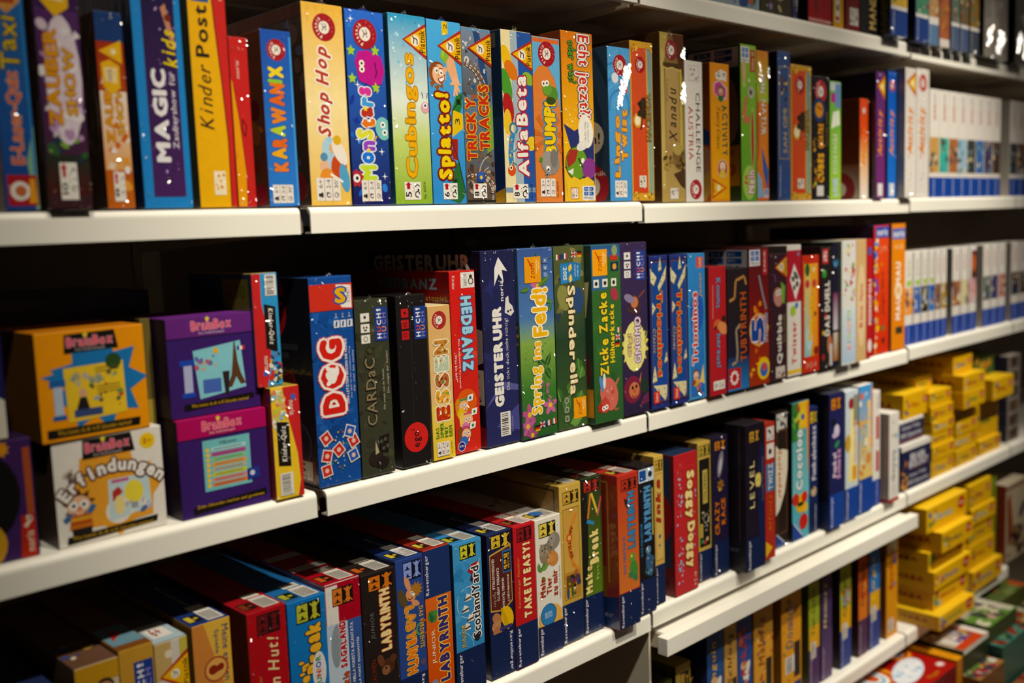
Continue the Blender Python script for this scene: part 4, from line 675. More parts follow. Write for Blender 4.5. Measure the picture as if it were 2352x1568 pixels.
for i_ in range(34):
    a_ = i_*2*math.pi/34; q_ = .24+.08*math.cos(5*a_); c(.46+q_*math.cos(a_), .17+.31*q_*math.sin(a_), .018, ['e8e4dc', 'd84a3c', '3a9a4a', 'e8c83a', '6ab0e0'][i_ % 5], 8)
p('playing_cards')
for a_, b_, an_, cc_ in ((.2, .235, 30, 'cc3430'), (.2, .15, -15, 'cc3430'), (.18, .08, 10, 'cc3430'), (.48, .17, 35, 'cc3430'), (.84, .20, 25, 'cc3430'), (.76, .25, -20, '2c5ab4'), (.82, .13, 20, '2c5ab4')):
    for q_, c_ in ((1, 'e8e2da'), (.82, cc_)):
        m_ = []
        for x_, y_ in ((-.12, -.03), (.12, -.03), (.12, .03), (-.12, .03)):
            k_ = .066/.27; X_, Y_ = x_*q_, y_*q_/k_; m_.append((a_+X_*math.cos(math.radians(an_))-Y_*math.sin(math.radians(an_)), b_+k_*(X_*math.sin(math.radians(an_))+Y_*math.cos(math.radians(an_)))))
        g(m_, c_)
    c(a_, b_, .05, 'e8c0b0', 8)
p('cover_art', face='L'); curve(.62, .86, .16, 20, 340, .05, 'c83038', 20); ln([(.62, .86), (.77, .86), (.77, .80)], .05, 'c83038'); g([(.66, .5), (.82, .56), (.88, .44), (.72, .38)], '8a2a24'); g([(.69, .5), (.81, .545), (.85, .45), (.73, .4)], '5a1a1a'); ln([(.5, .66), (.88, .67)], .03, '3a3a44'); ln([(.6, .62), (.8, .625)], .03, '3a3a44'); curve(.85, .2, .1, 0, 360, .012, '4a4a54'); c(.7, .31, .012, '5a5a64', 8); c(.74, .31, .012, '5a5a64', 8)
p('publisher_sticker'); g([(.62, .02), (.98, .02), (.98, .13), (.66, .13)], '6a2420'); r(.7, .03, .95, .12, 'c8bca0'); t('Schmidt', .73, .04, .93, .06, '6a6254', R=0); t('S', .78, .065, .88, .11, 'c88a2c', o='2a2a3a', R=0); tail(.3, .004); fin()
bx('cardac', 'dark olive game box with bronze uncial letters and dim stone dice picture', '3a3c2c', '1c1a14', '2a281c', wrap=1)
p('cover_art'); conf(65, 40, .05, .05, .95, .95, ['343626', '40422f', '2e3022', '46482f'], .06, .16); dice3(.16, .75, .42, .93); huch(.58, .76, .96, .95)
p('title'); t('CARDaC', .22, .29, .52, .67, '8a7c5e', o='20180e', ow=.05, b=.01); curve(.38, .70, .14, -60, 240, .03, '3a3424'); curve(.42, .72, .12, 100, 400, .03, '3a3424')
p('subtitle'); t('Die magie der Seiden', .86, .46, .93, .70, 'c4bea8'); t('Die magie van de Stenen', .72, .37, .79, .60, 'c4bea8', k=.0)
p('stone_picture'); g([(.55, .22), (.84, .23), (.8, .12), (.5, .13)], '1c160f'); 
for x_, y_ in ((.6, .19), (.72, .2), (.66, .15), (.78, .16)): c(x_, y_, .05, '4a4c44')
e(.42, .1, .22, .2, '2a211c'); e(.6, .07, .2, .16, '231c18'); g([(.4, .12), (.52, .13), (.42, .2)], 'b8a888'); tail(.3, .004); fin()
bx('ego', 'plain black game box with a big red circle near the bottom and red player icons', '1a1616', '14100f', '1c1818', wrap=1)
dice3(.16, .74, .40, .93, 'c22c30', '3a0c10'); huch(.58, .74, .98, .93)
p('title_disc'); c(.48, .17, .40, 'd83432', 32); t('ego', .42, .11, .66, .205, '1a1210', b=.02); t('2', .30, .21, .42, .225, '1a1210', b=.01); p('film_seam'); ln([(.46, .98), (.42, .26)], .006, '4a4444'); tail(.3, .004); fin()
bx('essen', 'narrow tan and yellow game box whose letters are filled with food photos', 'e0b878', '8a7050', 'd8c8a0')
p('cover_art'); r(0, 0, 1, .36, 'ecc83c', 'e8cc5c'); r(0, .36, 1, 1, 'e6bc80', 'dcae6e'); badge(.5, .905, .32, 'a83030')
p('title'); 
for i_, (ch_, cc_) in enumerate((('E', ['c03a24', 'd85a2c', '5a8a34', 'e8a03a']), ('S', ['e8a83a', 'c8502c', 'f0d060', '6a9a3a']), ('S', ['b86a3c', '5a8a3a', 'd8b05a', '8a3a20']), ('E', ['b8c8b0', '7a9a5a', 'e8e0c8', 'c8783c']), ('N', ['c8883c', 'a8642c', 'e0b060', '8a5a24']))):
    y_ = .255+i_*.107; t(ch_, .20, y_, .84, y_+.094, cc_[0], o='f6ecd0', ow=.05, b=.06)
    conf(66+i_, 12, .26, y_+.012, .78, y_+.08, cc_[1:], .035, .07)
p('subtitle'); 
for i_, w_ in enumerate(('DAS', 'SPIEL', 'MIT', 'DEM')): t(w_, .14+.2*i_, .145, .29+.2*i_, .145+.017*len(w_)+.02, '6a9a2c', b=.02)
info(.16, .025, .72, .115, '8+', '2-4', "45'"); p('number'); t('No. 657740', .8, .03, .86, .11, '8a6a2a'); fin()
bx('hedbanz', 'red game box with pale blue falling letters and cartoon children wearing cards on their heads', 'd8322f', '8a1a1c', 'b8423a', wrap=1)
p('cover_art'); r(0, 0, 1, 1, 'd2362c', 'd8302e'); conf(72, 22, .1, .25, .9, .75, ['c82a28', 'e04a36', 'cc302c'], .06, .14); e(.5, .28, .4, .4, 'e0602c')
p('age_panel'); r(.44, .905, .98, .99, 'e9e4de'); t('AB 7 JAHREN', .52, .915, .68, .98, '3a3230', R=-90); c(.84, .965, .06, '2a2422', 8); curve(.84, .94, .09, 0, 360, .03, '2a2422'); t('Kinder', .1, .90, .22, .975, 'f0d8d0', R=-90)
p('title'); t('HEDBANZ', .38, .45, .86, .86, 'a4d4ec', o='28558c', ow=.06, b=.065, w=.04, R=-90)
p('subtitle'); t('Das RABANTE Ratespiel:', .23, .36, .31, .63, 'f2e6dc', R=-90, b=.01); t('„Was bin ich?“', .08, .40, .18, .56, 'f2e6dc', R=-90, b=.015)
p('children')
for a_, b_, h_, f_ in ((.36, .265, 'd88a2c', 'e8c020'), (.5, .185, 'f0c85a', 'd87ab0'), (.42, .11, '8a4a20', '3a6ac0')):
    c(a_-.04, b_-.005, .24, h_); e(a_-.18, b_-.02, .14, .34, h_, 10); c(a_, b_-.008, .18, 'f2b890'); c(a_-.06, b_+.0, .05, 'f8f4f0', 8); c(a_+.08, b_+.0, .05, 'f8f4f0', 8); c(a_-.06, b_, .025, '2a4a6a', 8); c(a_+.08, b_, .025, '2a4a6a', 8); g([(a_-.07, b_-.018), (a_+.11, b_-.018), (a_+.07, b_-.034), (a_-.02, b_-.036)], 'a83028'); g([(a_-.05, b_-.019), (a_+.09, b_-.019), (a_+.05, b_-.025), (a_-.02, b_-.025)], 'f8f2ec'); c(a_+.01, b_-.008, .03, 'e09a78', 8); ln([(a_-.16, b_+.03), (a_+.17, b_+.034)], .05, ['3a5ab0', 'd84a8a', '3a9a5a'][int(b_*10) % 3]); e(a_-.1, b_-.045, .16, .16, f_); g([(a_+.14, b_+.015), (a_+.36, b_+.02), (a_+.40, b_+.055), (a_+.18, b_+.052)], 'f2eee8'); c(a_+.27, b_+.035, .05, ['8a4a20', '3a8a4a', '2a6ac0'][int(b_*10) % 3])
p('publisher_mark'); c(.22, .04, .15, 'e8e4ec'); c(.22, .04, .13, '2a2c7c'); t('SPIN', .12, .035, .32, .047, 'e8e4f0', R=0)
p('cover_art', face='L'); r(.75, .88, 1, .99, '7a1a1c'); t('HEDBANZ', .4, .9, .9, .96, '6a8aa4', R=0, b=.04); t('RABANTE Ratespiel:', .5, .83, .98, .87, 'b8a048', R=0); t('Was bin ich?', .62, .79, .95, .825, 'c8b8a8', R=0); tail(.3, .004); fin()
bx('geister', 'tall midnight blue game box with white slab capitals, white ghost and arrow logo', '26285a', '15142c', '2a2c54', wrap=1)
p('cover_art'); r(0, 0, 1, 1, '2a2c60', '22244c'); g([(.0, .2), (.5, .33), (1, .30), (1, .27), (.5, .29)], '5a5c98'); g([(.3, .10), (1, .2), (1, .06)], '4a4c90'); conf(75, 12, .05, .4, .95, .97, ['24265a', '2c2e66', '202248'], .1, .3)
p('publisher_arrow'); g([(.38, .82), (.52, .88), (.66, .835), (.62, .90), (.78, .89), (.52, .965), (.40, .91)], 'eeeae6'); p('publisher_lettering'); t('noris', .54, .74, .64, .845, 'eeeae6', b=.02)
p('title'); t('GEISTERUHR', .28, .20, .56, .715, 'eee9e0', b=.075, gap=.05); p('subtitle'); t('Die tickt doch nicht richtig!', .64, .28, .76, .65, 'd8d4d8')
p('ghost'); g([(.66, .68), (.84, .66), (.94, .68), (.9, .71), (.8, .73), (.78, .765), (.7, .755)], 'e2ddd6'); c(.76, .685, .03, '1a1a30', 8); c(.84, .69, .025, '1a1a30', 8)
bars(.42, .045, .72, .17, 9); p('number'); t('60 601 1605', .76, .06, .8, .14, 'a8a8c0')
p('cover_art', face='L'); t('GEISTERUHR', .05, .90, .92, .985, 'f0eadc', R=0, b=.05); g([(.78, .58), (.88, .62), (1, .60), (1, .44), (.94, .42), (.9, .5)], 'a89c90'); r(.80, .22, .995, .40, 'c8bca8'); t('2-4', .84, .355, .96, .38, '2a2018', R=0); t('5+', .84, .295, .96, .32, '2a2018', R=0); t('10-15', .83, .235, .97, .26, '2a2018', R=0); g([(.7, 0), (1, 0), (1, .1), (.85, .14), (.7, .1)], '8a1a24'); fin()
def flags(pts):
    p('language_flags')
    for u, v, f in pts:
        if f == 'd': 
            for i_, cc_ in enumerate(('e0b02c', 'c02c28', '201c1c')): r(u, v+.011*i_, u+.14, v+.011*(i_+1), cc_)
        elif f == 'g': r(u, v, u+.14, v+.03, '2a3a7c'); ln([(u, v), (u+.14, v+.03)], .03, 'e0dcd8'); ln([(u, v+.03), (u+.14, v)], .03, 'e0dcd8'); r(u+.055, v, u+.085, v+.03, 'c03a38'); r(u, v+.011, u+.14, v+.019, 'c03a38')
        else:
            a_ = ('2a3a8c', 'e8e4de', 'c03a34') if f == 'f' else ('3a7a3a', 'e8e4de', 'c03a34')
            for i_, cc_ in enumerate(a_): r(u+.047*i_, v, u+.047*(i_+1), v+.03, cc_)
def flower(u, v, q, cc='c86a9c', n=5, ctr='e8c03a'):
    k = dims()[0]/dims()[1]
    for i_ in range(n):
        a_ = i_*2*math.pi/n+.4; e(u+q*.55*math.cos(a_), v+k*q*.55*math.sin(a_), q*.5, q*.28, cc, math.degrees(a_), 12)
    c(u, v, q*.26, ctr, 12)
def leaf(u, v, L_, wd, an, cc='4a7a2c', vein='7aa04a'):
    k = dims()[0]/dims()[1]; a_ = math.radians(an); m = []
    for x_, y_ in ((0, 0), (.3, .5), (.6, .45), (1, 0), (.6, -.45), (.3, -.5)): X_, Y_ = x_*L_, y_*wd; m.append((u+X_*math.cos(a_)-Y_*math.sin(a_), v+k*(X_*math.sin(a_)+Y_*math.cos(a_))))
    g(m, cc); ln([(u, v), (u+L_*.9*math.cos(a_), v+k*L_*.9*math.sin(a_))], wd*.12, vein)
bx('spring', 'blue-over-green meadow game box with pink flowers and glowing yellow title', '4a6aa8', '3a4a3c', '5a7ab0', wrap=1)
p('cover_art'); r(0, 0, 1, .26, '2c5a2c', '3f7a30'); r(0, .26, 1, .5, '3f7a30', '86a84a'); r(0, .5, 1, .64, '86a84a', '4f7ab4'); r(0, .64, 1, 1, '4f7ab4', '3f5c9c'); conf(77, 24, .1, .3, .9, .5, ['4a8034', '6a963c', '94b04c'], .012, .03)
p('flowers'); flower(.55, .80, .2); flower(.62, .74, .16, 'd07aa0'); flower(.2, .13, .22, 'b8588c'); flower(.14, .07, .2, 'c0609a'); flower(.65, .26, .16, 'b8648c'); flower(.8, .16, .2, 'c86a9c'); flower(.26, .02, .18, 'a8507c'); leaf(.55, .80, .4, .14, 30); leaf(.6, .74, .4, .12, -20); leaf(.3, .79, .25, .1, 190); leaf(.7, .37, .34, .14, 60, '2c5a28'); leaf(.7, .37, .34, .14, 140, '2c5a28'); leaf(.7, .37, .3, .14, 300, '2c5a28'); leaf(.6, .2, .4, .14, 80, '2f6a2c'); leaf(.85, .66, .2, .1, 70, '3a6a34')
ln([(.66, .32), (.62, .24), (.9, .17)], .03, '4a7a34'); ln([(.5, .97), (.7, .92), (.96, .95)], .03, '4a6a3a')
zoch(.18, .82, .64, .955); dice3(.70, .84, .84, .95, '5c7ab4', 'd8e0ec')
p('title'); t('Spring', .26, .125, .62, .38, 'f2c02c', o='f8f0d8', ow=.06, o2='a8641c', ow2=.03, b=.04, w=.06, gap=.07); t('ins', .36, .415, .58, .51, 'f2b62c', o='f8f0d8', ow=.06, b=.05, w=.04); t('Feld!', .34, .535, .80, .79, 'f2b62c', o='f8f0d8', ow=.06, b=.045, w=.05, gap=.07)
flags(((.34, .035, 'd'), (.48, .05, 'g'), (.66, .052, 'f'), (.82, .055, 'i')))
p('sunflower', face='L'); 
for v_ in (.55, .70): 
    for i_ in range(12): a_ = i_*math.pi/6; e(.9+.06*math.cos(a_), v_+.06*math.sin(a_), .04, .014, 'c8962c', math.degrees(a_), 8)
    c(.9, v_, .03, '5a3418')
leaf(.84, .62, .12, .08, 20); r(.7, .62, 1, .99, '33507c'); tail(.3, .004); fin()
bx('spinder', 'dark forest green game box with ivory curly title running downward and ivy leaves', '2f4426', '22301c', '4a5030', wrap=1)
p('cover_art'); r(0, 0, 1, .5, '3a5a2a', '28402a'); r(0, .5, 1, 1, '2a4430', '5a6034'); conf(79, 26, .05, .6, .95, .98, ['4a5630', '6a6a3a', '3a4a2c', '8a8048', '2c3f50'], .06, .16); e(.75, .7, .2, .3, '2f4a78'); e(.3, .72, .2, .3, '8a8a4a', 20)
flags(((.04, .925, 'i'), (.3, .93, 'f'), (.58, .935, 'g'), (.78, .935, 'd')))
p('award_seal'); g([(.2, .905), (.66, .91), (.86, .90), (.9, .85), (.82, .81), (.5, .80), (.22, .795)], '2f7ab8'); r(.22, .80, .42, .9, '3a86c4'); t('2015', .3, .815, .42, .885, 'f0ece0', R=-90, b=.015); t('Kinderspiel', .66, .83, .72, .895, 'f0ece0', R=-90); t('des Jahres', .75, .83, .81, .89, 'f0ece0', R=-90); leaf(.52, .80, .2, .12, 80, 'e8c040', 'f8e890'); leaf(.56, .9, .2, .12, 250, 'e8c040', 'f8e890')
p('ivy'); leaf(.2, .10, .44, .3, 60, '4a7a34'); leaf(.1, .16, .4, .26, 110, '3c6a2c'); leaf(.35, .2, .3, .24, 60, '46742f'); leaf(.75, .27, .3, .3, 70, '4f803a'); leaf(.8, .2, .34, .28, 250, '4a7a34'); leaf(.7, .38, .3, .26, 280, '3c6a2c'); leaf(.5, .1, .3, .2, 20, '56863c'); leaf(.4, .03, .4, .24, 10, '6a9448')
p('title'); t('Spinderella', .36, .185, .68, .785, 'f4e2b2', o='3a2a14', ow=.05, b=.04, w=.03, R=-90, gap=.07)
zoch(.52, .05, .94, .165); p('players_panel')
for y_ in (.04, .09, .14): r(.2, y_, .38, y_+.042, '5a6a4a'); curve(.29, y_+.02, .06, 0, 360, .015, 'c8d0b8')
tail(.3, .004); fin()
bx('zicke', 'green game box with yellow two-line wobbly title and a plucked pink hen', '33602f', '23382a', '2f5a78')
p('cover_art'); r(0, 0, 1, 1, '2f5a2c', '386832'); r(0, .93, 1, 1, '33619a', '2f5a8c'); r(.0, .75, .5, .93, '33608c'); conf(81, 20, .1, .05, .95, .6, ['2c5428', '3a6c34', '35642f'], .08, .2)
zoch(.04, .83, .54, .975); p('side_panels'); r(.66, .85, .92, .9, '1c2c50'); c(.79, .875, .07, 'd8a03a'); r(.64, .91, .9, .94, 'b83c34'); e(.8, .965, .1, .12, '8a9a6a')
p('players_panel'); 
for i_ in range(3): r(.06+.3*i_, .765, .24+.3*i_, .81, 'e0dcd2'); c(.15+.3*i_, .787, .05, '2a2422', 10)
p('title'); t('Zicke Zacke', .20, .27, .52, .735, 'ecca36', o='22301a', ow=.05, b=.04, w=.04); t('Hühnerkacke', .56, .335, .74, .665, 'ecca36', o='22301a', ow=.05, b=.035, w=.03)
p('petal'); e(.76, .72, .12, .16, 'a83a4c', 30); flags(((.76, .42, 'd'), (.78, .46, 'g'), (.8, .5, 'i')))
p('hen'); e(.5, .16, .3, .4, 'cc6a5c', 20); c(.34, .10, .17, 'c24a40'); s(.2, .09, .14, 6, .5, 'b8302c'); c(.3, .085, .06, 'f4efe4', 10); c(.4, .09, .06, 'f4efe4', 10); c(.3, .085, .025, '1a1a1a', 8); c(.4, .09, .025, '1a1a1a', 8); ln([(.6, .1), (.72, .06), (.82, .07)], .03, 'cc6a5c'); ln([(.7, .2), (.84, .24)], .05, 'cc6a5c'); e(.24, .225, .06, .2, '5a8ac0', 15); e(.34, .24, .05, .18, 'd8dce0', 0); conf(82, 8, .35, .12, .65, .2, ['d88474', 'b85248', 'e09a88'], .03, .06)
p('cover_art', face='L'); r(.5, .0, 1, 1, '26402c'); g([(.85, .78), (.98, .8), (.95, .6), (.88, .6)], 'c8b884'); e(.92, .3, .06, .12, '6a2028'); r(.86, .04, .995, .2, 'c88a2c'); fin()
bx('gigi', 'dark purple game box with pale yellow splash title and gnome faces', '35254c', '1e1826', '3a2c4a', wrap=1)
p('cover_art'); r(0, 0, 1, 1, '2c2040', '3c2c54'); dice3(.14, .795, .38, .95, 'e4e0e0'); huch(.56, .78, .94, .95)
p('flying_gnome'); e(.5, .64, .2, .26, '4a2c28', 30); c(.5, .655, .14, 'c07a54'); g([(.4, .7), (.52, .68), (.3, .72)], '3a2a1c'); ln([(.66, .68), (.9, .72)], .04, '8a4a2c'); ln([(.2, .62), (.4, .6)], .04, '4a3a2c'); e(.3, .68, .2, .1, '8a7ca0', -20)
p('splash'); s(.48, .40, .56, 14, .72, 'd8cc62'); e(.48, .40, .42, .62, 'e8e088'); g([(.85, .4), (.98, .48), (.88, .44), (.98, .42)], 'f0e04a')
p('title'); t('Gigi', .20, .345, .40, .475, 'e8c878', o='6a4a70', ow=.06, b=.03, w=.03); t('GNOMO', .46, .30, .72, .57, 'ead4e4', o='5a3a6c', ow=.07, b=.035, w=.02)
p('gnome_face'); e(.36, .15, .34, .34, '7a2440', 20); c(.42, .145, .2, 'c8764c'); c(.36, .16, .045, '1c1414', 8); c(.5, .165, .045, '1c1414', 8); e(.43, .14, .05, .05, 'b85a3c'); curve(.42, .125, .09, 200, 340, .025, '6a2418'); g([(.62, .2), (.72, .25), (.66, .18)], 'c8764c'); e(.8, .16, .16, .2, '24342c'); g([(.6, .04), (.98, .06), (.98, .12), (.8, .1)], '6a2a4c'); fin()
for K_, L_ in (('trio1', 'left one of two dark blue tile game boxes with red title and cream triangles'), ('trio2', 'right one of two dark blue tile game boxes, beside the light blue box')):
    bx(K_, L_, '25347c', '181838', '22265a', wrap=1)
    p('cover_art'); r(.05, .03, .95, .975, '2a2458'); ln([(.10, .05), (.10, .96), (.92, .96), (.92, .05), (.10, .05)], .014, '8a6a4a'); r(.12, .055, .9, .955, '20499a', '1f4690')
    p('triangle_tiles')
    for pts in (((.48, .90), (.58, .99), (.66, .91)), ((.04, .92), (.06, .83), (.22, .81), (.38, .86)), ((.44, .80), (.92, .93), (.86, .85), (.5, .77)), ((.12, .70), (.1, .62), (.3, .665)), ((.86, .37), (.72, .30), (.92, .31)), ((.12, .24), (.06, .18), (.32, .19), (.2, .29)), ((.1, .16), (.86, .15), (.84, .08), (.74, .05))):
        g([(a_+.02, b_-.008) for a_, b_ in pts], '6a6248'); g(list(pts), 'd8cea4')
    for x_, y_ in ((.12, .9), (.18, .85), (.62, .83), (.76, .87), (.16, .66), (.84, .34), (.16, .22), (.4, .13), (.7, .13), (.76, .09), (.58, .93)): c(x_, y_, .028, '2a2420', 8)
    p('title'); t('Triominos', .36, .21, .68, .77, 'd8402c', o='c8a85a', ow=.04, o2='18203c', ow2=.09, b=.045, gap=.07, R=-90); p('subtitle'); t('Classic', .14, .37, .28, .53, 'c8aa3a', k=.2, R=-90)
    p('publisher_panel'); r(.12, .04, .44, .12, 'd0382e'); t('Goliath', .2, .05, .34, .11, 'f0d8c8', b=.01); fin()
bx('triojr', 'light blue junior tile game box with red title outlined white and child figures', '3a8ccc', '2a4a6a', '6aa8d8', wrap=1)
p('cover_art'); r(0, 0, 1, 1, '4a9ad8', '3a8acc'); r(.1, .02, .9, .96, '2f6ec0', '3a8ad0'); e(.5, .6, .4, .7, '2c5cb4')
p('publisher_panel'); r(.5, .90, .9, .975, 'd0503a'); t('Goliath', .6, .905, .8, .97, 'f0d8c8')
p('title'); t('Triominos', .20, .24, .54, .74, 'c4302c', o='f2e8e2', ow=.06, b=.045, gap=.07); p('subtitle'); t('Junior', .64, .70, .84, .87, 'e8a82c', o='2a4a80', b=.02, k=.2)
p('children'); man(.4, .17, .17, 'e8b088', '6a3a1c', 'd8a03a'); g([(.62, .12), (.84, .24), (.9, .1)], 'e8c86a'); conf(84, 14, .15, .03, .85, .13, ['d8502c', 'e8b03a', 'e0a080', '8a4a2c', '3a4a8c'], .05, .12); fin()
bx('redB', 'plain red narrow game box with light blue script and a cartoon nose picture', 'b02a30', '3a2420', '8a2a2c')
p('title'); t('Kommt', .40, .68, .66, .91, '5a9ac8', o='6a1420', b=.02, w=.05, R=-90); t('heraus!', .40, .22, .66, .48, '5a9ac8', o='6a1420', b=.02, w=.05, R=-90); p('subtitle'); ln([(.22, .86), (.2, .6)], .04, 'c8807c'); p('picture'); e(.45, .555, .22, .16, 'c8643c', 20); e(.78, .52, .2, .3, 'd88a54', 60); c(.84, .59, .12, '2a1c14'); c(.36, .53, .07, '2a1c14'); p('players_panel'); r(.2, .045, .86, .115, 'dcd8d0'); t('8+ 2-6', .28, .06, .78, .1, '3a3430', R=0); fin()
bx('tuby', 'dark navy game box with glowing pipes and an orange capital title', '241c20', '1a1418', '2a2024')
p('cover_art'); r(0, 0, 1, .28, '2f7cc0', '22305a'); r(0, .28, 1, .6, '1c1c34', '241c20')
p('pipes'); ln([(.2, .22), (.42, .24), (.46, .32), (.4, .5), (.6, .54)], .13, '5a4a3c'); ln([(.2, .22), (.42, .24), (.46, .32), (.4, .5), (.6, .54)], .06, 'a89880'); ln([(.1, .74), (.34, .76), (.4, .9), (.8, .93), (.9, .86)], .1, '8a5a2c'); ln([(.1, .74), (.34, .76), (.4, .9), (.8, .93), (.9, .86)], .04, 'c8945a')
p('title'); t('TUBYRINTH', .60, .23, .90, .80, 'c05a30', o='20100c', ow=.05, b=.02); p('publisher_panel'); r(.02, .02, .6, .19, 'b8282c'); s(.3, .11, .22, 10, .75, 'e8dcd8'); s(.3, .11, .13, 10, .75, 'b8282c'); fin()
bx('five', 'dark red game box with a big blue number five badge and white window logo', '6a1c20', '4a1418', '5a2024')
p('cover_art'); r(0, 0, 1, .6, 'a83a20', '7a1c1c'); r(0, .6, 1, 1, '7a1c1c', '5a1c20'); conf(86, 24, .05, .05, .95, .6, ['e8902c', 'd8602c', 'f0b83c', 'a82c20'], .05, .13); ln([(.5, .8), (.7, .65), (.86, .55)], .08, '8a8c98')
mega(.04, .87, .56, .985, 'MEGA'); p('subtitle'); r(.68, .80, .92, .985, 'b0323a'); t('JUNIOR', .74, .82, .86, .97, 'ece0d8')
p('title'); c(.46, .41, .46, 'e8a03a'); c(.46, .41, .42, 'c8b8b0'); c(.46, .41, .39, 'c8402c'); t('5', .10, .31, .74, .50, '25489c', o='f0e8e0', ow=.03, b=.06); t('Sekunden', .70, .31, .9, .52, '25489c', o='e8d8c8', ow=.05, b=.03); p('sticker'); c(.7, .12, .32, 'ecc22c'); c(.72, .11, .2, '3a6ac0'); c(.74, .13, .11, 'd8502c'); p('publisher_panel', face='L'); mega(.62, .84, .99, .99, 'MEGA'); fin()
bx('quibble', 'dark maroon game box with white downward title, pink imp and yellow wedge', '3a1a26', '2a141c', '4a4040', wrap=1)
wedge(.80, .985, .3, 'Piatnik'); p('imp'); e(.5, .66, .26, .3, 'c88a80', 20); c(.46, .69, .09, 'f0e8dc', 10); c(.6, .70, .09, 'f0e8dc', 10); c(.47, .69, .04, '201418', 8); c(.6, .70, .04, '201418', 8); g([(.66, .78), (.9, .74), (.86, .6), (.7, .62)], '7aa83c'); ln([(.36, .78), (.3, .84)], .05, '8a4a8c'); p('title'); t('Quibble', .40, .13, .74, .52, 'ece6e0', o='2a1018', ow=.04, b=.04, w=.05); p('subtitle'); t('Das schnelle', .78, .30, .86, .52, 'a89a3a'); p('players_panel'); r(.34, .02, .86, .11, 'd4ccc4'); conf(88, 7, .4, .03, .8, .1, ['4a4440', 'b04a44'], .04, .07); fin()
bx('twister', 'white-below red-above game box with a red playful title and black diamond', 'e4ddd6', '9a8a84', 'dcd4ce')
p('cover_art'); r(0, .57, 1, .96, 'b42a38'); r(0, .02, 1, .05, 'e8c03a'); g([(.5, .86), (.95, .72), (.6, .58), (.2, .74)], 'e8e2dc'); conf(89, 10, .3, .66, .75, .8, ['2a2430', '3a6a4a', '2a2430', '6a3a4c'], .07, .14); c(.4, .50, .2, 'a8c43c'); c(.66, .54, .12, '3a86c8'); s(.8, .93, .1, 5, .5, '5a8ac0')
p('title'); t('Twister', .32, .09, .66, .42, 'c43034', o='f4ece6', b=.04, w=.04); fin()
bx('redyel', 'short red game box with a yellow and pale blue picture panel and yellow script', 'd03a28', '6a2018', 'b8402c', wrap=1)
p('cover_art'); r(.12, .14, .9, .93, '8ac8c8', 'f0c03a'); r(.5, .14, .9, .93, 'e8902c', 'f0a83a'); e(.4, .3, .2, .4, 'b0d8dc'); p('picture'); e(.3, .88, .14, .2, '2c5a2c'); s(.68, .88, .1, 5, .5, 'f0e0b0'); c(.3, .76, .13, 'c83a4c'); c(.7, .76, .13, 'c84a3c'); c(.75, .5, .08, '8a4a1c'); c(.8, .18, .14, '7a2a1c'); p('title'); t('Meine erste', .34, .28, .62, .66, 'f4c830', o='e0902c', b=.03, w=.03); p('players_panel'); r(.12, .03, .88, .1, 'c8402c'); t('3+2-4', .2, .04, .8, .09, 'e8a898', R=0); fin()
bx('blackB', 'black game box with white rough capitals, a green dot and a red mark at top', '1e181a', '141012', '241e20', wrap=1)
p('publisher_mark'); r(.16, .86, .6, .98, 'c83438'); t('HE', .22, .88, .52, .96, 'f0d8d4', R=0, b=.02); p('title'); t('DAS DUELL', .34, .27, .74, .72, 'e8e0dc', b=.05); t('3', .3, .40, .5, .46, 'b8303c', b=.03); p('picture'); c(.3, .78, .18, '3a8a3c'); c(.28, .80, .06, '9ad08a'); c(.22, .3, .1, 'd8b02c'); c(.2, .1, .14, '9a2c30'); e(.72, .2, .2, .4, 'b8704c'); p('barcode_strip'); r(.72, .02, .95, .2, 'c8c0bc'); fin()
bx('blackB2', 'narrow dark box with blue and magenta swirls beside the white flower box', '1c1a34', '141012', '241e20')
p('picture'); c(.5, .84, .44, '4a8ab8'); c(.5, .86, .22, '1a2440'); r(.05, .3, .95, .6, 'c8c0cc', '7a2a5c'); r(.05, .05, .95, .28, 'a8642c', 'c8b8a8'); fin()
bx('flower', 'white and pale blue game box with flowers above and pastel letters', 'e4e4e0', '8a9a84', 'dce0dc', wrap=1)
p('cover_art'); r(.05, .02, .95, .46, 'b4cce8', 'd8e4ec'); conf(91, 26, .1, .5, .9, .97, ['f0f0ea', 'c8d48a', 'e0a0a8', 'c83a4c', '7aa84a', 'f0e0a8'], .06, .16); p('title'); t('BIENCHEN', .36, .12, .62, .44, ['d86a8c', 'e8a83c', '5aa8c8', '8ac04a'], o='f8f4f0', ow=.06, b=.03, w=.03); fin()
bx('tan', 'kraft tan narrow game box with small red capitals in a frame', 'cfac78', '8a7450', 'd8c0a0')
p('title_frame'); e(.5, .46, .42, 2.0, 'e0c498'); p('title'); t('Hasto', .3, .5, .66, .64, 'c0483c', b=.03); t('Rino', .3, .28, .66, .46, 'c0483c', b=.03); fin()
bx('redB2', 'slim red game box with white lettering and a white animal shape at the foot', 'b8262c', '6a1c1c', 'c03a34')
p('title'); t('MONOPOLI', .3, .28, .76, .66, 'ece0dc', b=.04); p('picture'); e(.5, .10, .3, .5, 'e8dcd8'); c(.5, .9, .3, '3a5aa8'); fin()
bx('redB3', 'tall red game box with a multicoloured left strip, blue cap and dark script', 'd83c28', '3a2a4a', '3a4aa0')
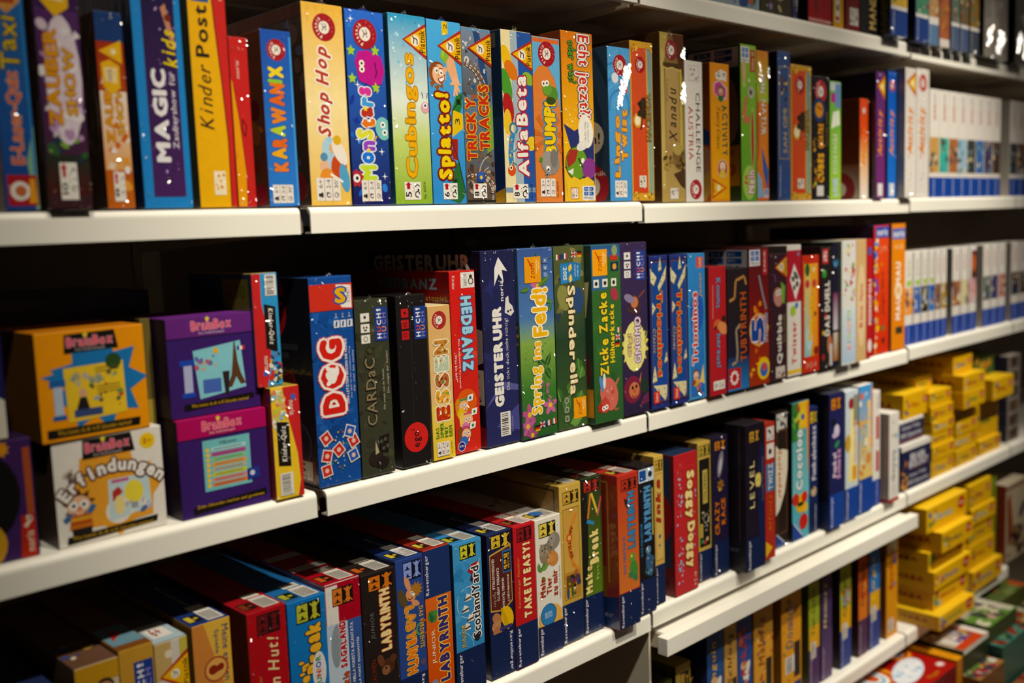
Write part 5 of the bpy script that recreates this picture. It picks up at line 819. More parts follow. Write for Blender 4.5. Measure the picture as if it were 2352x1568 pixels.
p('cover_art'); r(.28, .0, 1, .9, 'd43a26', 'e0522c'); conf(93, 40, .05, .02, .26, .9, ['e8c82c', '2a4ac0', 'f0e8d0', 'e8a02c', '3a8ad0'], .06, .12); p('publisher_lettering'); r(.1, .905, .98, .99, '3a4ea8'); t('noris', .2, .92, .88, .975, 'dcdcec', R=0, b=.04); p('title'); t('Junges Herz', .46, .30, .74, .64, '6a1c14', k=.3, w=.03); p('picture'); t('J M', .34, .78, .8, .84, 'e8a080', R=0); s(.6, .2, .14, 5, .5, '3a7a3a'); c(.62, .1, .1, '5a2018'); s(.5, .7, .1, 4, .4, 'e8902c'); fin()
bx('orangeB', 'tall orange game box with white capitals, round disc and pale blue cap', 'e88a2a', '3a2440', 'b8502c')
p('publisher_lettering'); r(.04, .88, .97, .965, '5a6cb8'); t('noris', .12, .895, .9, .95, 'e4e4f0', R=0, b=.04); p('players_panel'); t('4-10', .2, .80, .82, .84, 'f4cc98', R=0); p('title'); t('MAU', .30, .52, .66, .70, 'f6eee0', b=.05); c(.5, .475, .26, 'f4e4c8'); c(.5, .475, .14, 'e8b06a'); t('MAU', .30, .24, .66, .42, 'f6eee0', b=.05); p('code_patch'); r(.3, .13, .8, .185, '3a3424'); conf(94, 8, .34, .135, .76, .18, ['6a5a3a', '2a241a'], .03, .05); fin()
PB_ = [(1.6687, .0447, 'f0a04a', 'g'), (1.7172, .0392, '3a6ac0', 'g'), (1.7600, .0380, '2a2a24', 'g'), (1.8010, .0340, '3a78c8', 'g'), (1.8380, .0330, '8a5a44', 'r'), (1.8725, .0340, 'a88a34', 'r'), (1.9415, .0488, 'a86a3c', 'r'), (1.9940, .0474, 'd8c89a', 'r'), (2.0470, .0470, 'd8a0a4', 'r'), (2.1400, .0500, '5a6a5a', 'r'), (2.1940, .0480, '3a3a6a', 'r'), (2.2460, .0520, 'c88a84', 'r'), (2.3400, .0600, '2a2420', 'r'), (2.4040, .0600, '4a3a30', 'r')]
LB_ = ['leftmost lower white puzzle box, orange sunset picture and lime square', 'second lower white puzzle box, blue sea picture and lime square', 'third lower white puzzle box, black figure picture and lime square', 'fourth lower white puzzle box, blue sky picture and lime square', 'fifth lower white puzzle box, brown picture, before the grey gap', 'sixth lower white puzzle box, olive picture, last before the grey gap', 'lower white puzzle box just past the first grey gap, tan picture', 'lower white puzzle box with pale yellow picture past the first gap', 'lower white puzzle box with a dark orange top picture and grey side', 'lower white puzzle box just past the second grey gap, greenish picture', 'lower white puzzle box with violet blue picture past the second gap', 'lower white puzzle box with pink picture past the second gap', 'shaded lower white puzzle box with dark picture near the right edge', 'last lower puzzle box at the right picture edge']
for i_, (x_, w_, cc_, m_) in enumerate(PB_):
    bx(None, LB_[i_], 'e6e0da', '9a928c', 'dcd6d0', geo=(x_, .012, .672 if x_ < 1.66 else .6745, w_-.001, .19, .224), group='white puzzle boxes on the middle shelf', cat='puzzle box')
    p('picture'); r(.05, .33, .95, .62, cc_); conf(100+i_, 10, .1, .34, .9, .6, [cc_, 'e8d8b0', '2a3a6a', '8a5a3a', 'c8d0d8'], .1, .24)
    if i_ == 8: r(.3, .62, .98, .95, '5a2a1c'); e(.6, .8, .25, .5, 'd8703c')
    p('piece_count'); t('1000' if m_ == 'r' else '500', .4, .74, .64, .92, 'c8584c' if m_ == 'r' else '9ab83a')
    if m_ == 'g': p('lime_square'); r(.3, .64, .8, .70, 'a8c83c')
    rv(.22, cc='2148a8', u0=.38); fin()
bx(None, 'dark grey-blue box standing deep behind the orange cube quiz box', '3a3e48', '2c2e38', '4a505c', geo=(-.330, .17, .672, .20, .22, .262))
p('side_print'); r(.08, .62, .4, .9, '5a3a3c'); fin()
bx(None, 'dark olive and yellow box in the gap between the two cube box stacks', '6a5c2c', '4a4424', '5a5230', geo=(-.1985, .05, .672, .012, .10, .235))
p('side_print'); r(.1, .3, .9, .6, 'a8923c'); fin()

# ================================================================ lower row
def topmarks(f=.3, bar=1, pl_='1a1614', yl='c8b040'):
    """barcode and player panel printed on the top face, near the front"""
    if bar: p('barcode', face='T'); r(.50, .02, .92, .17, 'd8d2c8'); [r(.54+.05*i_, .03, .565+.05*i_, .14, '241e1c') for i_ in range(7)]; r(.46, .18, .88, .24, 'd8d0c4')
    p('top_players_panel', face='T'); r(.08, .04, .44, .13, pl_); r(.1, .05, .25, .12, yl); c(.34, .085, .06, yl, 8)
bx(None, 'dark blue gold-edged box top at the lower left picture corner', '1c2440', '14162a', '22305a', geo=(-.382, .012, .314, .050, .26, .206))
p('gold_edge', face='T'); r(0, 0, 1, .03, 'c89a2c'); fin()
bx('C2', 'white and gold game box with cartoon faces at lower left', 'd8c4a0', '5a4a38', '6a4a38')
p('cover_art'); r(.0, .9, 1, 1, 'c8962c'); c(.3, .85, .22, 'a83a3c'); man(.66, .86, .2, 'c8905c', '3a2a20', 'a83a34'); conf(120, 14, .1, .4, .9, .8, ['a83a34', 'd8c8b0', '3a5a8c', 'c89a4a'], .06, .16); p('top_art', face='T'); conf(121, 10, .1, .03, .9, .3, ['a8442c', '2a4a8c', 'c8a040', 'd8ccb8'], .06, .16); fin()
bx('C3', 'gold game box with a dark blue logo panel at lower left', 'c8963a', '6a4a20', '7a4a20')
huch(.4, .66, .95, .92); p('top_art', face='T'); r(.05, .06, .95, .3, '6a90a0'); g([(.2, .12), (.7, .2), (.4, .26)], 'b0342c'); fin()
bx('C4', 'white box with yellow wedge, right of the gold box, lower left', 'd8d0c4', '5a5a50', '5a5048')
p('cover_art'); r(.76, 0, 1, 1, 'c8b84a'); r(.0, .8, .5, 1, 'c8a86a'); c(.42, .93, .12, 'e8dcc4'); wedge(.70, .93, .1); p('title'); t('Tiere', .2, .5, .6, .68, '8a3a20', b=.02, R=-90); e(.45, .4, .3, .3, 'a8602c'); p('top_art', face='T'); r(.0, .0, 1, .24, 'a8bcc4'); r(.2, .06, .8, .2, 'e0d8d0'); t('6+', .3, .08, .6, .18, '8a2a24', R=0, b=.02); fin()
bx('C5', 'yellow and brown first-games box with a brown pawn disc and dark blue top', 'dca83a', '8a6428', '1f3470')
p('cover_art'); r(.02, 0, .98, 1, 'd89a44', 'e0b448'); g([(0, 1), (.3, 1), (.5, .84), (.95, .5), (.99, .3), (.99, 0), (0, 0)], 'cc8440'); p('title'); t('Meine ersten', .76, .66, .94, .965, '2c3a6a', R=-90, b=.015); t('Spiele', .54, .82, .68, .95, '2c3a6a', R=-90, b=.015)
p('pawn_disc'); c(.56, .74, .32, 'a8502c'); c(.56, .74, .27, 'e0a85a'); c(.48, .74, .12, '8a2a1c'); c(.68, .745, .09, '8a2a1c'); e(.58, .74, .12, .08, '8a2a1c'); p('title_second'); t('HALLO', .5, .32, .76, .58, '2a3a6a', R=-90, b=.03); g([(.3, .56), (.5, .6), (.4, .52)], '2c5a34'); topmarks(); p('publisher_lettering'); t('Ravensburger', .55, .25, .7, .6, 'c8c8d8', R=-90); fin()
RB = 'a01c20'
bx('hut', 'deep red game box with cream script title ending in an exclamation mark', 'b02228', '5a1418', 'a02026', wrap=1)
players(.24, .86, .84, .975, '6a1a1c', '241012'); p('title'); t('Fang den Hut!', .46, .21, .84, .84, 'ecd29a', k=.3, w=.02, b=.015); p('series_lettering'); t('Ravensburger Klassiker', .20, .18, .32, .64, 'b8863c'); topmarks(1, 1, '2a1012', '7a3a1c'); fin()
bx('mnbjr', 'bright blue junior building game box with yellow slanted title', '2676be', '16406a', '2a6aa8', wrap=1)
players(.22, .86, .86, .975, 'b8b83a'); p('title'); t("Make'n'", .22, .34, .50, .64, 'ecb03a', o='14202c', ow=.06, b=.08, w=.04, gap=.04); t('Break', .42, .55, .84, .84, 'ecb03a', o='14202c', ow=.06, b=.08, w=.04, gap=.04); p('junior_capsule'); e(.74, .55, .18, .46, 'e8e2dc'); e(.74, .55, .16, .42, 'd8d8dc'); t('JUNIOR', .65, .46, .83, .64, ['3a5ab4', '3a8a3c', 'c83a30', 'e08a2c'], b=.04); rv(.3); topmarks(1, 1, '1a1c14', 'a8a83a'); fin()
bx('saga', 'red, white and light blue game box with a grey castle outline', 'd6d4d4', '6a1c24', 'a01c26', wrap=1)
p('cover_art'); r(0, .76, 1, 1, 'a81c2a'); r(.02, .76, .36, .985, 'e4ddd6'); r(.0, .2, .60, .76, 'c4d2e0', 'b4c6da'); r(.60, .2, 1, .76, '24427c', '3a5a9c'); e(.24, .62, .14, .5, '8a949c'); g([(.2, .74), (.3, .76), (.42, .7), (.4, .6), (.24, .6)], '8a949c')
players(.2, .86, .80, .965, 'd87a34'); p('title'); t('SAGALAND', .34, .49, .54, .765, 'b02234', o='f0e4dc', ow=.05, b=.07, gap=.05); p('character_word'); t('Gickie', .36, .31, .58, .46, 'c8502c', o='2a2a2c', ow=.04, b=.04); p('subtitle'); t("L'AVENTURA NELLA FORESTA INCANTATA", .66, .22, .75, .74, 'e2e4ec', b=.015); t('LA FORÊT ENCHANTÉE', .82, .36, .9, .64, 'e2e4ec', b=.015); rv(.2); topmarks(1, 1, '20140c', 'c0602c'); p('top_stripes', face='T'); r(.02, .27, .98, .34, 'd0c8c0'); r(.02, .5, .98, .58, 'd0c8c0'); fin()
bx('jlab', 'black junior maze game box with cream-orange block title and monkey face', '221a18', '120e0e', '241c1a', wrap=1)
players(.20, .885, .92, .98, 'd8782c'); p('title'); t('LABYRINTH', .50, .50, .80, .885, 'f0dca0', o='c8602c', ow=.06, b=.07, gap=.05); p('subtitle'); t('JUNIOR', .22, .595, .36, .76, '6a6a70', k=.2); t('TRÄUMEN', .16, .29, .32, .47, '6a2a1c', b=.02); p('monkey'); c(.66, .40, .2, '4a2a1c'); c(.6, .38, .12, '8a5a40'); e(.46, .45, .09, .16, '6a3a28', 20); c(.82, .44, .1, '5a3424'); c(.6, .395, .03, '1a1010', 8); rv(.27); topmarks(1, 1, '241410', 'c0602c'); fin()
bx('vlab', 'blue maze game box with a shaggy-haired goblin and orange tumbling title', '2f478c', '1c2858', '1c3266')
players(.26, .86, .92, .975, '8a9ce0', '14162c'); p('goblin'); c(.52, .77, .2, 'd8946a'); s(.7, .79, .26, 11, .6, 'a8742c', 0); e(.4, .84, .09, .24, 'd8946a', 20); e(.66, .71, .08, .16, 'd8946a', 60); c(.54, .78, .05, 'f0ece0', 10); c(.6, .765, .05, 'f0ece0', 10); c(.55, .78, .025, '2a5aa0', 8); curve(.48, .76, .09, 200, 330, .03, '8a2a1c'); e(.2, .76, .14, .3, '5a4a2c', 20)
p('title'); t('LABY', .28, .49, .62, .70, 'e8963c', o='a8461c', ow=.05, o2='f0c860', ow2=.1, b=.06, w=.05, R=-90); t('RINTH', .26, .28, .66, .49, 'e8762c', o='f0c050', ow=.07, b=.06, w=.05, R=-90); p('subtitle'); t('DAS VERDREHTE', .76, .42, .92, .68, 'e0a83a', b=.03, R=-90, w=.02); curve(.84, .54, .18, 100, 260, .06, '5a9a5a'); curve(.84, .54, .24, -60, 80, .06, 'c8602c'); c(.84, .33, .1, '5a4a6a'); rv(.27, R=-90, u0=.72); topmarks(0); p('publisher_lettering'); t('Ravensburger', .55, .05, .75, .42, 'd0d0e0', R=-90); fin()
bx('jlab2', 'red-fronted junior maze game box with purple outlined letters under a blue band', 'cc4f24', '5a2018', '8a2820')
p('cover_art'); r(0, .0, 1, .70, 'd04c20', 'dc6a30'); r(0, .70, 1, 1, '1e3266'); p('publisher_lettering'); t('Ravensburger', .04, .72, .2, .965, 'e4e0e8', b=.012)
p('title'); t('LABYRINTH', .46, .15, .84, .685, '3a2c70', o='f0cc5a', ow=.07, b=.07, gap=.05); p('subtitle'); t('JUNIOR', .18, .28, .36, .50, 'f0d8b0', o='a8301c', ow=.04, b=.01); p('dragon'); e(.24, .58, .16, .2, '3a7a3c', 30); c(.36, .60, .09, '4a8a40'); g([(.1, .62), (.3, .57), (.2, .54)], '2a5a2c'); p('ghost_figure'); c(.24, .16, .12, '7a8aa8'); c(.3, .14, .08, 'd8b07a'); players(.2, .0, .8, .075, 'e0c03a'); topmarks(0); fin()
bx('scot', 'sky blue junior detective game box with white building letters and a red bus', '3f8fc8', '1c3a5a', '3f88c0', wrap=1)
p('cover_art'); r(.0, .24, 1, 1, '3a88c4', '4a9cd0'); curve(.5, .6, .42, 60, 300, .02, 'b8d8ec'); curve(.1, .3, .5, 0, 90, .015, 'a8cce4'); curve(.7, .9, .3, 120, 330, .015, 'a8cce4'); conf(130, 14, .05, .5, .5, .85, ['3682bc', '52a0d4', '3f90c8'], .08, .16)
players(.24, .885, .80, .98, 'd0cc3a'); p('bus'); g([(.48, .80), (.62, .84), (.88, .85), (.9, .79), (.66, .77)], 'a8262a'); r(.6, .80, .86, .825, '3a2a30'); c(.86, .83, .05, 'e8c88a', 8); g([(.55, .74), (.62, .78), (.7, .76), (.74, .7)], '3a2c3a')
p('title'); t('ScotlandYard', .60, .35, .88, .82, '20202a', o='f2eeea', ow=.09, b=.03, gap=.06); p('bridge_silhouette'); 
for x_, y_ in ((.44, .62), (.34, .55), (.5, .48), (.38, .43)): g([(x_-.1, y_-.01), (x_+.14, y_-.01), (x_+.12, y_+.025), (x_-.02, y_+.04)], 'e8e4dc'); ln([(x_-.1, y_), (x_+.14, y_+.01)], .05, '4a3c34')
p('subtitle'); t('JUNIOR', .20, .31, .38, .465, 'ecc04a', o='24445a', ow=.03, b=.01, k=.1); c(.74, .35, .1, '20202a'); rv(.295); topmarks(1, 1, '1c1c14', 'b8b43a'); fin()
bx('bob', 'dark navy game box with a brown panel of four languages and a yellow safety helmet', '20224a', '14142c', '20305c', wrap=1)
players(.16, .89, .94, .985, 'd8b63a', '17141a'); p('text_panel'); g([(.08, .86), (.95, .90), (.97, .50), (.6, .45), (.06, .47)], 'c8a04a'); g([(.11, .85), (.92, .885), (.94, .51), (.6, .46), (.09, .48)], '5a241e'); r(.6, .71, .95, .865, '2a6aa8'); r(.64, .72, .92, .85, '17141a'); t('Bob', .66, .73, .80, .84, 'e8a83a', b=.04, R=-90); t('BUILDER', .81, .73, .88, .84, 'e8a83a', b=.02, R=-90)
t('GROSSBAUSTELLE', .16, .62, .26, .83, 'e4dcd4', b=.02, R=-90); t('CANTIERE APERTO', .34, .53, .44, .76, 'e4dcd4', b=.02, R=-90); t('GRANDS TRAVAUX', .54, .47, .64, .68, 'e4dcd4', b=.02, R=-90); t('BOUWPROJECT', .74, .50, .84, .69, 'e4dcd4', b=.02, R=-90); t('Fritz Kern', .2, .5, .3, .6, 'c8b8a8', k=.3, R=-90)
p('picture', 'yellow safety helmet and tan gloves'); e(.72, .40, .24, .36, 'e8b82c', 20); e(.62, .395, .08, .4, 'd0a020', 20); e(.3, .41, .16, .22, 'b87a50', 40); e(.26, .36, .18, .18, 'c08458'); e(.3, .32, .18, .18, 'b0744c', -20); r(.4, .32, .9, .345, '3a3a6a'); rv(.31, R=-90, u0=.76); topmarks(0); p('publisher_lettering'); t('Ravensburger', .4, .05, .62, .42, 'd0d0e0', R=-90); fin()
bx('take', 'red game box with cream slab title running up and a blue foot band', 'bc2a2e', '6a1c20', 'a8282c')
players(.16, .885, .84, .98, '8a2024', '20100f'); p('title'); t('TAKE IT EASY!', .40, .345, .76, .87, 'f4d89a', o='3a1414', ow=.04, b=.07, gap=.06); p('series_lettering'); t('Ravensburger Klassiker', .14, .43, .27, .78, 'd0983c'); rv(.31); topmarks(1, 1, '20100f', '8a4a24'); p('cover_art', face='L'); r(.5, 0, 1, .28, '1d3a80'); fin()
bx('mein', 'white game box with tabby cats and brown-red three-line title above an orange arch', 'e6dfd2', 'c8c0b0', 'e0d8cc', wrap=1)
players(.14, .86, .80, .965, 'e0c850'); p('cats'); e(.44, .735, .3, .3, '8a7c6a', 30); c(.3, .77, .17, '9a8c78'); g([(.16, .79), (.2, .82), (.3, .80)], '8a7c6a'); c(.25, .77, .03, '2a2a1c', 8); c(.35, .775, .03, '2a2a1c', 8); e(.72, .815, .24, .24, '8a8278', 10); c(.66, .835, .13, '9a9184'); c(.62, .835, .025, '2a2a20', 8); e(.66, .69, .2, .24, 'c8884a', 40); c(.56, .69, .13, 'd09456'); conf(131, 18, .25, .7, .65, .82, ['5a5044', 'a89a84', '6a6050'], .02, .05); ln([(.4, .67), (.7, .66)], .05, 'c8884a')
p('plant'); leaf(.12, .64, .2, .1, 100, '5a8a3a'); leaf(.2, .62, .3, .12, 60, '4a7a30'); leaf(.2, .62, .26, .12, 130, '5a8a3a'); leaf(.22, .63, .3, .12, 20, '6a9a44'); leaf(.2, .58, .2, .1, -40, '4a7a30')
p('title'); t('Mein', .12, .43, .34, .57, 'a83a24', b=.045); t('Tier', .38, .44, .58, .56, 'a83a24', b=.045); t('zu mir', .62, .41, .82, .60, 'a83a24', b=.045); p('subtitle'); t('knuffel, friend, my best', .88, .38, .94, .62, '6a6058'); p('orange_arch'); r(.01, .22, .99, .235, 'e0a84a'); e(.5, .27, .46, .36, 'e8b050'); e(.42, .29, .32, .32, '2a6aa8'); e(.42, .29, .28, .28, '3a80bc'); t('ERSTES', .28, .27, .56, .31, 'd8e4f0', R=0); rv(.22); topmarks(0); p('top_art', face='T'); c(.5, .1, .2, '3a6aa8'); conf(132, 10, .1, .1, .9, .6, ['b8784a', '8a6a50', 'c89a6a'], .05, .12); fin()
bx('gold', 'tall gold game box with a red arched word above a framed picture of pawns', 'c8a24a', '8a6a34', 'b89a50', wrap=1)
p('cover_art'); r(0, 0, 1, 1, 'c09a44', 'd0ac54'); r(.14, .28, .9, .85, '7a5a24'); r(.16, .285, .88, .845, 'd0a850', 'c89a48'); r(.18, .29, .86, .45, 'b8863a'); players(.16, .875, .90, .955, 'c8a040', '20160c')
p('title'); ln([(.78, .81), (.6, .76), (.45, .69), (.4, .63), (.46, .55), (.6, .48), (.82, .45)], .13, 'd8883c'); arc('ABENTEUER', 1.55, .63, 1.13, 152, 208, .2, '8a2018', .04); c(.42, .665, .14, 'c8502c'); c(.42, .665, .08, 'e0b060')
p('picture'); r(.24, .30, .66, .43, '6a4a1c'); conf(133, 16, .26, .30, .64, .43, ['e8d8a0', '3a4a7c', '8a2a1c', 'c8a03a', '2a2018'], .04, .09); c(.76, .40, .13, '5a3a4a'); c(.82, .37, .1, '3a3a6a'); c(.7, .44, .08, 'a8602c')
for x_, cc_ in ((.3, '2a4a8c'), (.4, 'c8a02c'), (.52, '3a6a3a')): e(x_, .31, .05, .12, cc_); c(x_, .335, .05, cc_, 10)
rv(.255); topmarks(1, 1, '20160c', '8a7434'); p('side_frame', face='L'); ln([(.1, .97), (.96, .97), (.96, .2)], .01, '4a3418'); fin()
bx('mnb', 'dark green and black building game box with colourful sticks and yellow slanted title', '35501f', '1c1c14', '242818', wrap=1)
p('cover_art'); r(0, .24, 1, 1, '5a7a24', '26301c'); g([(0, 1), (.3, 1), (.3, .5), (.1, .24), (0, .24)], '1c1c18'); players(.12, .905, .90, .98, 'b0342c', '1a1412')
p('sticks'); ln([(.46, .895), (.3, .74)], .09, 'd87a3c'); ln([(.5, .895), (.78, .76)], .09, 'e0c04a'); ln([(.98, .86), (.78, .74)], .08, 'c0605a'); ln([(.25, .725), (.6, .70)], .12, '3a8ac0')
p('title'); t('Make', .12, .26, .46, .44, 'f0dc8a', o='20240f', ow=.06, b=.07, k=-.1); t("'n'", .3, .42, .5, .50, 'f0dc8a', o='20240f', ow=.05, b=.03); t('Break', .34, .44, .80, .66, 'f0dc8a', o='20240f', ow=.06, b=.075, k=-.1); p('subtitle'); t('Party', .66, .33, .82, .45, 'c8d060', k=-.3); rv(.245); topmarks(1, 1, '1a1412', '8a2c24'); fin()
bx('vlab2', 'red-orange maze box with blue letters and green dragon, jutting over the shelf edge', 'c8402c', '8a2c24', 'b83a30', wrap=1)
p('cover_art'); r(0, .24, 1, 1, 'd8783a', 'c03a30'); players(.18, .89, .92, .965, 'b03a2a', '241410'); p('title'); t('LABYRINTH', .46, .51, .82, .88, '3f86b8', o='241c2a', ow=.05, b=.075, gap=.05); p('subtitle'); t('DAS VERRÜCKTE', .20, .36, .34, .60, '3f78a8', o='3a1c1c', ow=.03, b=.03, w=.03); p('dragon'); e(.72, .37, .2, .32, '4a8a3a', 10); c(.66, .45, .14, '5a9a3a'); s(.56, .34, .16, 7, .5, '3a7a50'); s(.8, .31, .16, 7, .5, '3a7a50'); c(.62, .46, .05, 'e8d84a', 8); p('bat'); g([(.3, .85), (.42, .83), (.52, .84), (.42, .80), (.5, .76), (.36, .80)], '3a1a1c'); rv(.235, u0=.08); topmarks(0)
p('cover_art', face='L'); ln([(.5, .96), (.92, .95), (.92, .3)], .012, 'b8783c'); g([(.3, 0), (1, 0), (1, .22), (.5, .12)], '182c60'); t('Ravensburger', .45, .06, .95, .11, '8a8aa8', R=0); r(.6, .2, .9, .4, '8a5a20'); r(.65, .24, .85, .34, '24405a'); fin()
bx('blab', 'black maze game box with metallic blue letters and a blue dragon', '1a1618', '120e10', '241e20', wrap=1)
p('players_panel'); r(.06, .89, .98, .98, 'c8d4e0'); r(.1, .9, .5, .97, '24509c'); c(.75, .935, .12, '20242c'); p('title'); t('LABYRINTH', .34, .49, .76, .86, '5a9cc8', o='14182c', ow=.04, o2='3a5a9c', ow2=.08, b=.075, gap=.05); r(.82, .52, .9, .84, 'b8a44a'); p('subtitle'); t('DAS MAGISCHE', .1, .40, .24, .62, '3a80b8', b=.02); p('dragon'); e(.62, .33, .22, .5, '3a5c80', 10); c(.56, .43, .16, '5a88a8'); s(.5, .29, .2, 8, .5, '4a708c'); s(.8, .36, .18, 7, .5, '3a5c80'); c(.5, .44, .05, 'd8e0c0', 8); conf(135, 8, .4, .26, .9, .42, ['7aa0b8', '2a4460'], .04, .08); rv(.235); fin()
bx('gold2', 'gold game box with dark red swirling lettering half behind the black maze box', 'd0aa52', '8a6c34', 'c0a050')
p('cover_art'); players(.1, .90, .9, .97, 'c8a040', '20160c'); r(.1, .3, .88, .88, 'a8863c'); r(.13, .305, .85, .875, 'd4b060'); p('title'); t('Inka', .14, .55, .66, .84, 'a83428', o='5a2018', ow=.03, b=.04, k=.2, w=.06); p('picture'); s(.5, .46, .2, 8, .5, '4a5a7a'); s(.46, .40, .15, 6, .5, '5a6a84'); rv(.27); fin()
bx('soggy', 'bright red game box with downward cream-yellow bubbly title and light blue splashes', 'c03436', '6a2224', '20304c')
p('cover_art'); r(0, 0, 1, 1, 'c4383a', 'bc2f33'); [ln([(.01, v_), (.99, v_)], .008, 'd04a4a') for v_ in (.1, .2, .3, .4, .5, .6, .7, .8, .9)]; p('splashes'); conf(140, 26, .12, .5, .34, .93, ['8ab4dc', 'a0c4e4', 'c04a50'], .02, .06); conf(141, 22, .14, .08, .34, .42, ['8ab4dc', 'a0c4e4'], .02, .06); conf(142, 12, .7, .3, .92, .8, ['8ab4dc'], .02, .05)
p('title'); t('Soggy', .46, .53, .86, .865, 'f4dca0', o='c8902c', ow=.05, o2='4a1a14', ow2=.09, b=.055, w=.02, R=-90, gap=.07); t('Doggy', .46, .175, .86, .50, 'f4dca0', o='c8902c', ow=.05, o2='4a1a14', ow2=.09, b=.055, w=.02, R=-90, gap=.07); p('players_panel'); t('4+', .8, .09, .92, .13, 'e8d0c4', R=-90); t('2-4', .8, .03, .92, .075, 'e8d0c4', R=-90); p('cover_art', face='L'); r(.5, .2, .97, .98, '2a3a5a'); e(.9, .55, .08, .16, '9a2428'); e(.85, .5, .05, .05, '7a8090'); c(.9, .08, .05, '4a1416'); fin()
bx('gold3', 'gold-framed black game box with grey picture, right of the red dog box', 'c8a850', '6a5430', 'b09448')
p('cover_art'); players(.08, .90, .94, .975, 'b8a040', '1c160e'); r(.1, .25, .9, .88, '1c1816'); p('title'); r(.36, .56, .72, .80, 'c8b058'); t('COLORINO', .44, .58, .64, .78, '241c14', b=.02); p('picture'); curve(.6, .45, .2, 0, 360, .06, '8a8478'); conf(145, 14, .3, .36, .8, .5, ['a89a84', '5a5448', 'c8c0b0'], .04, .08); c(.3, .29, .1, '3a8a5a'); c(.5, .28, .1, 'b83a34'); c(.66, .3, .1, 'c8b08a'); r(.12, .32, .34, .42, 'b8a04a'); rv(.225); fin()
bx('crazy', 'dark navy game box with orange jagged two-line title and a rocket shape', '231c3c', '14101f', '2a2434', wrap=1)
players(.14, .90, .86, .97, 'd08030', '14101c'); p('rocket'); e(.5, .80, .16, .5, '8a8490', -14); e(.5, .79, .08, .3, 'c8c4cc', -14); p('insect'); s(.5, .65, .26, 7, .45, 'b88430'); e(.48, .64, .12, .16, '8a5a24'); c(.44, .62, .07, 'd8b04a'); p('title'); t('CRAZY', .12, .30, .42, .54, 'e07c28', o='5a2410', ow=.04, b=.03, w=.04); t('RACE', .52, .36, .80, .55, 'e07c28', o='5a2410', ow=.04, b=.03, w=.04); rv(.25, u0=.1); fin()
bx('level8', 'black and blue game box with wide cream capitals, jutting over the lower shelf edge', '1a1422', '14101a', '241e26')
p('cover_art'); r(0, .24, 1, 1, '20182c', '1a1420'); e(.85, .5, .2, 1.6, '1c2450'); players(.2, .875, .74, .955, 'c89a3a', '14101c'); p('title'); t('LEVEL', .22, .43, .46, .75, 'e6d89a', b=.01, gap=.22); t('8', .50, .56, .80, .66, 'ecd878', o='3a2c14', ow=.04, b=.06); p('subtitle'); t('Kurzweilige Auslegespannung', .86, .46, .94, .76, 'a08850'); rv(.225, u0=.12); p('cover_art', face='L'); ln([(.95, .98), (.95, .2)], .01, '3a3048'); c(.7, .78, .03, '8a7440'); t('Ravensburger', .4, .12, .95, .17, '5a5a78', R=0); fin()
bx('actC', 'narrow red game box with blue and red lettering over two white panels', 'b8382c', '5a1c18', 'a83a30')
p('panels'); r(.16, .87, .9, .97, 'e0d8d4'); conf(150, 6, .3, .88, .8, .96, ['3a3430'], .06, .1); r(.16, .74, .9, .85, 'ece4dc'); c(.5, .79, .16, '2a2422'); p('title'); r(.1, .5, .95, .70, '3a78b0'); t('TWIZZ', .3, .51, .76, .70, 'e8dcd4', b=.03); t('Affinity', .3, .2, .72, .48, 'd8702c', o='8a2a18', b=.03, k=.25); p('yellow_wedge'); g([(.02, .02), (.02, .14), (.7, .08)], 'eab832'); fin()
bx('brownC', 'black game box with a pale parchment patch and orange downward script', '241a14', '140f0c', '2a201c', wrap=1)
p('frame'); r(.1, .1, .9, .86, '8a502c'); r(.13, .105, .87, .855, '281c16'); p('players_panel'); r(.1, .87, .9, .985, 'd8d4ce'); conf(152, 8, .2, .88, .8, .97, ['2a2622'], .08, .13); p('parchment'); g([(0, .24), (.3, .28), (.7, .40), (.92, .56), (.95, .70), (.6, .72), (.3, .72), (.02, .76)], 'efe4cc'); p('title'); t('Sunlander', .2, .36, .5, .72, 'c8642c', b=.03, k=.2, R=-90); p('blue_corner'); g([(0, 0), (.8, 0), (0, .11)], '2a4a94'); ln([(.06, .1), (.7, .02)], .06, 'c8cce0'); fin()
bx('colC', 'colourful fruit-themed game box with white bubbly title on turquoise and an orange edge', '58b4c8', '1c1a14', '2a3a4c')
p('cover_art'); r(0, .3, 1, .8, '7ac4d0', '5aa8a8'); r(0, .72, .6, 1, '3a7a3c'); r(.4, .8, 1, 1, 'e8b832'); g([(.86, .98), (1, .98), (1, .4), (.92, .6)], 'e88a34'); c(.62, .88, .26, 'ecc23a'); c(.64, .885, .1, '3a4a9c'); conf(155, 18, .05, .72, .5, .98, ['2c6a34', '5aa03c', 'c8d04a', 'a83a2c'], .06, .14)
p('title'); t('Cocoloo', .22, .36, .62, .80, 'f0f0ec', o='3a8aa8', ow=.06, b=.05, w=.05); p('bee'); c(.5, .26, .3, 'e8b42c'); r(.3, .24, .7, .27, '2a2018'); c(.72, .3, .18, 'd83a2c'); c(.75, .22, .16, 'e8b83a'); c(.2, .3, .2, 'c83a30'); c(.66, .12, .26, 'c83028'); p('blue_corner'); g([(0, 0), (.7, 0), (0, .14)], '26469c'); ln([(.06, .13), (.6, .02)], .05, 'c8cce0'); fin()
bx('slimC', 'slim dark blue game box with white outlined small letters and yellow player marks', '1f2a5c', '141a38', '22305c')
players(.1, .87, .9, .97, 'd8b832', '1a1c2c'); p('title'); t('Funkelschatz', .3, .42, .76, .85, 'dcdce4', o='5a5a8a', ow=.06, b=.03, w=.03); p('picture'); c(.5, .33, .3, 'c8b08a'); c(.4, .36, .12, '3a2a20'); rv(.24, R=90, u0=.62); fin()
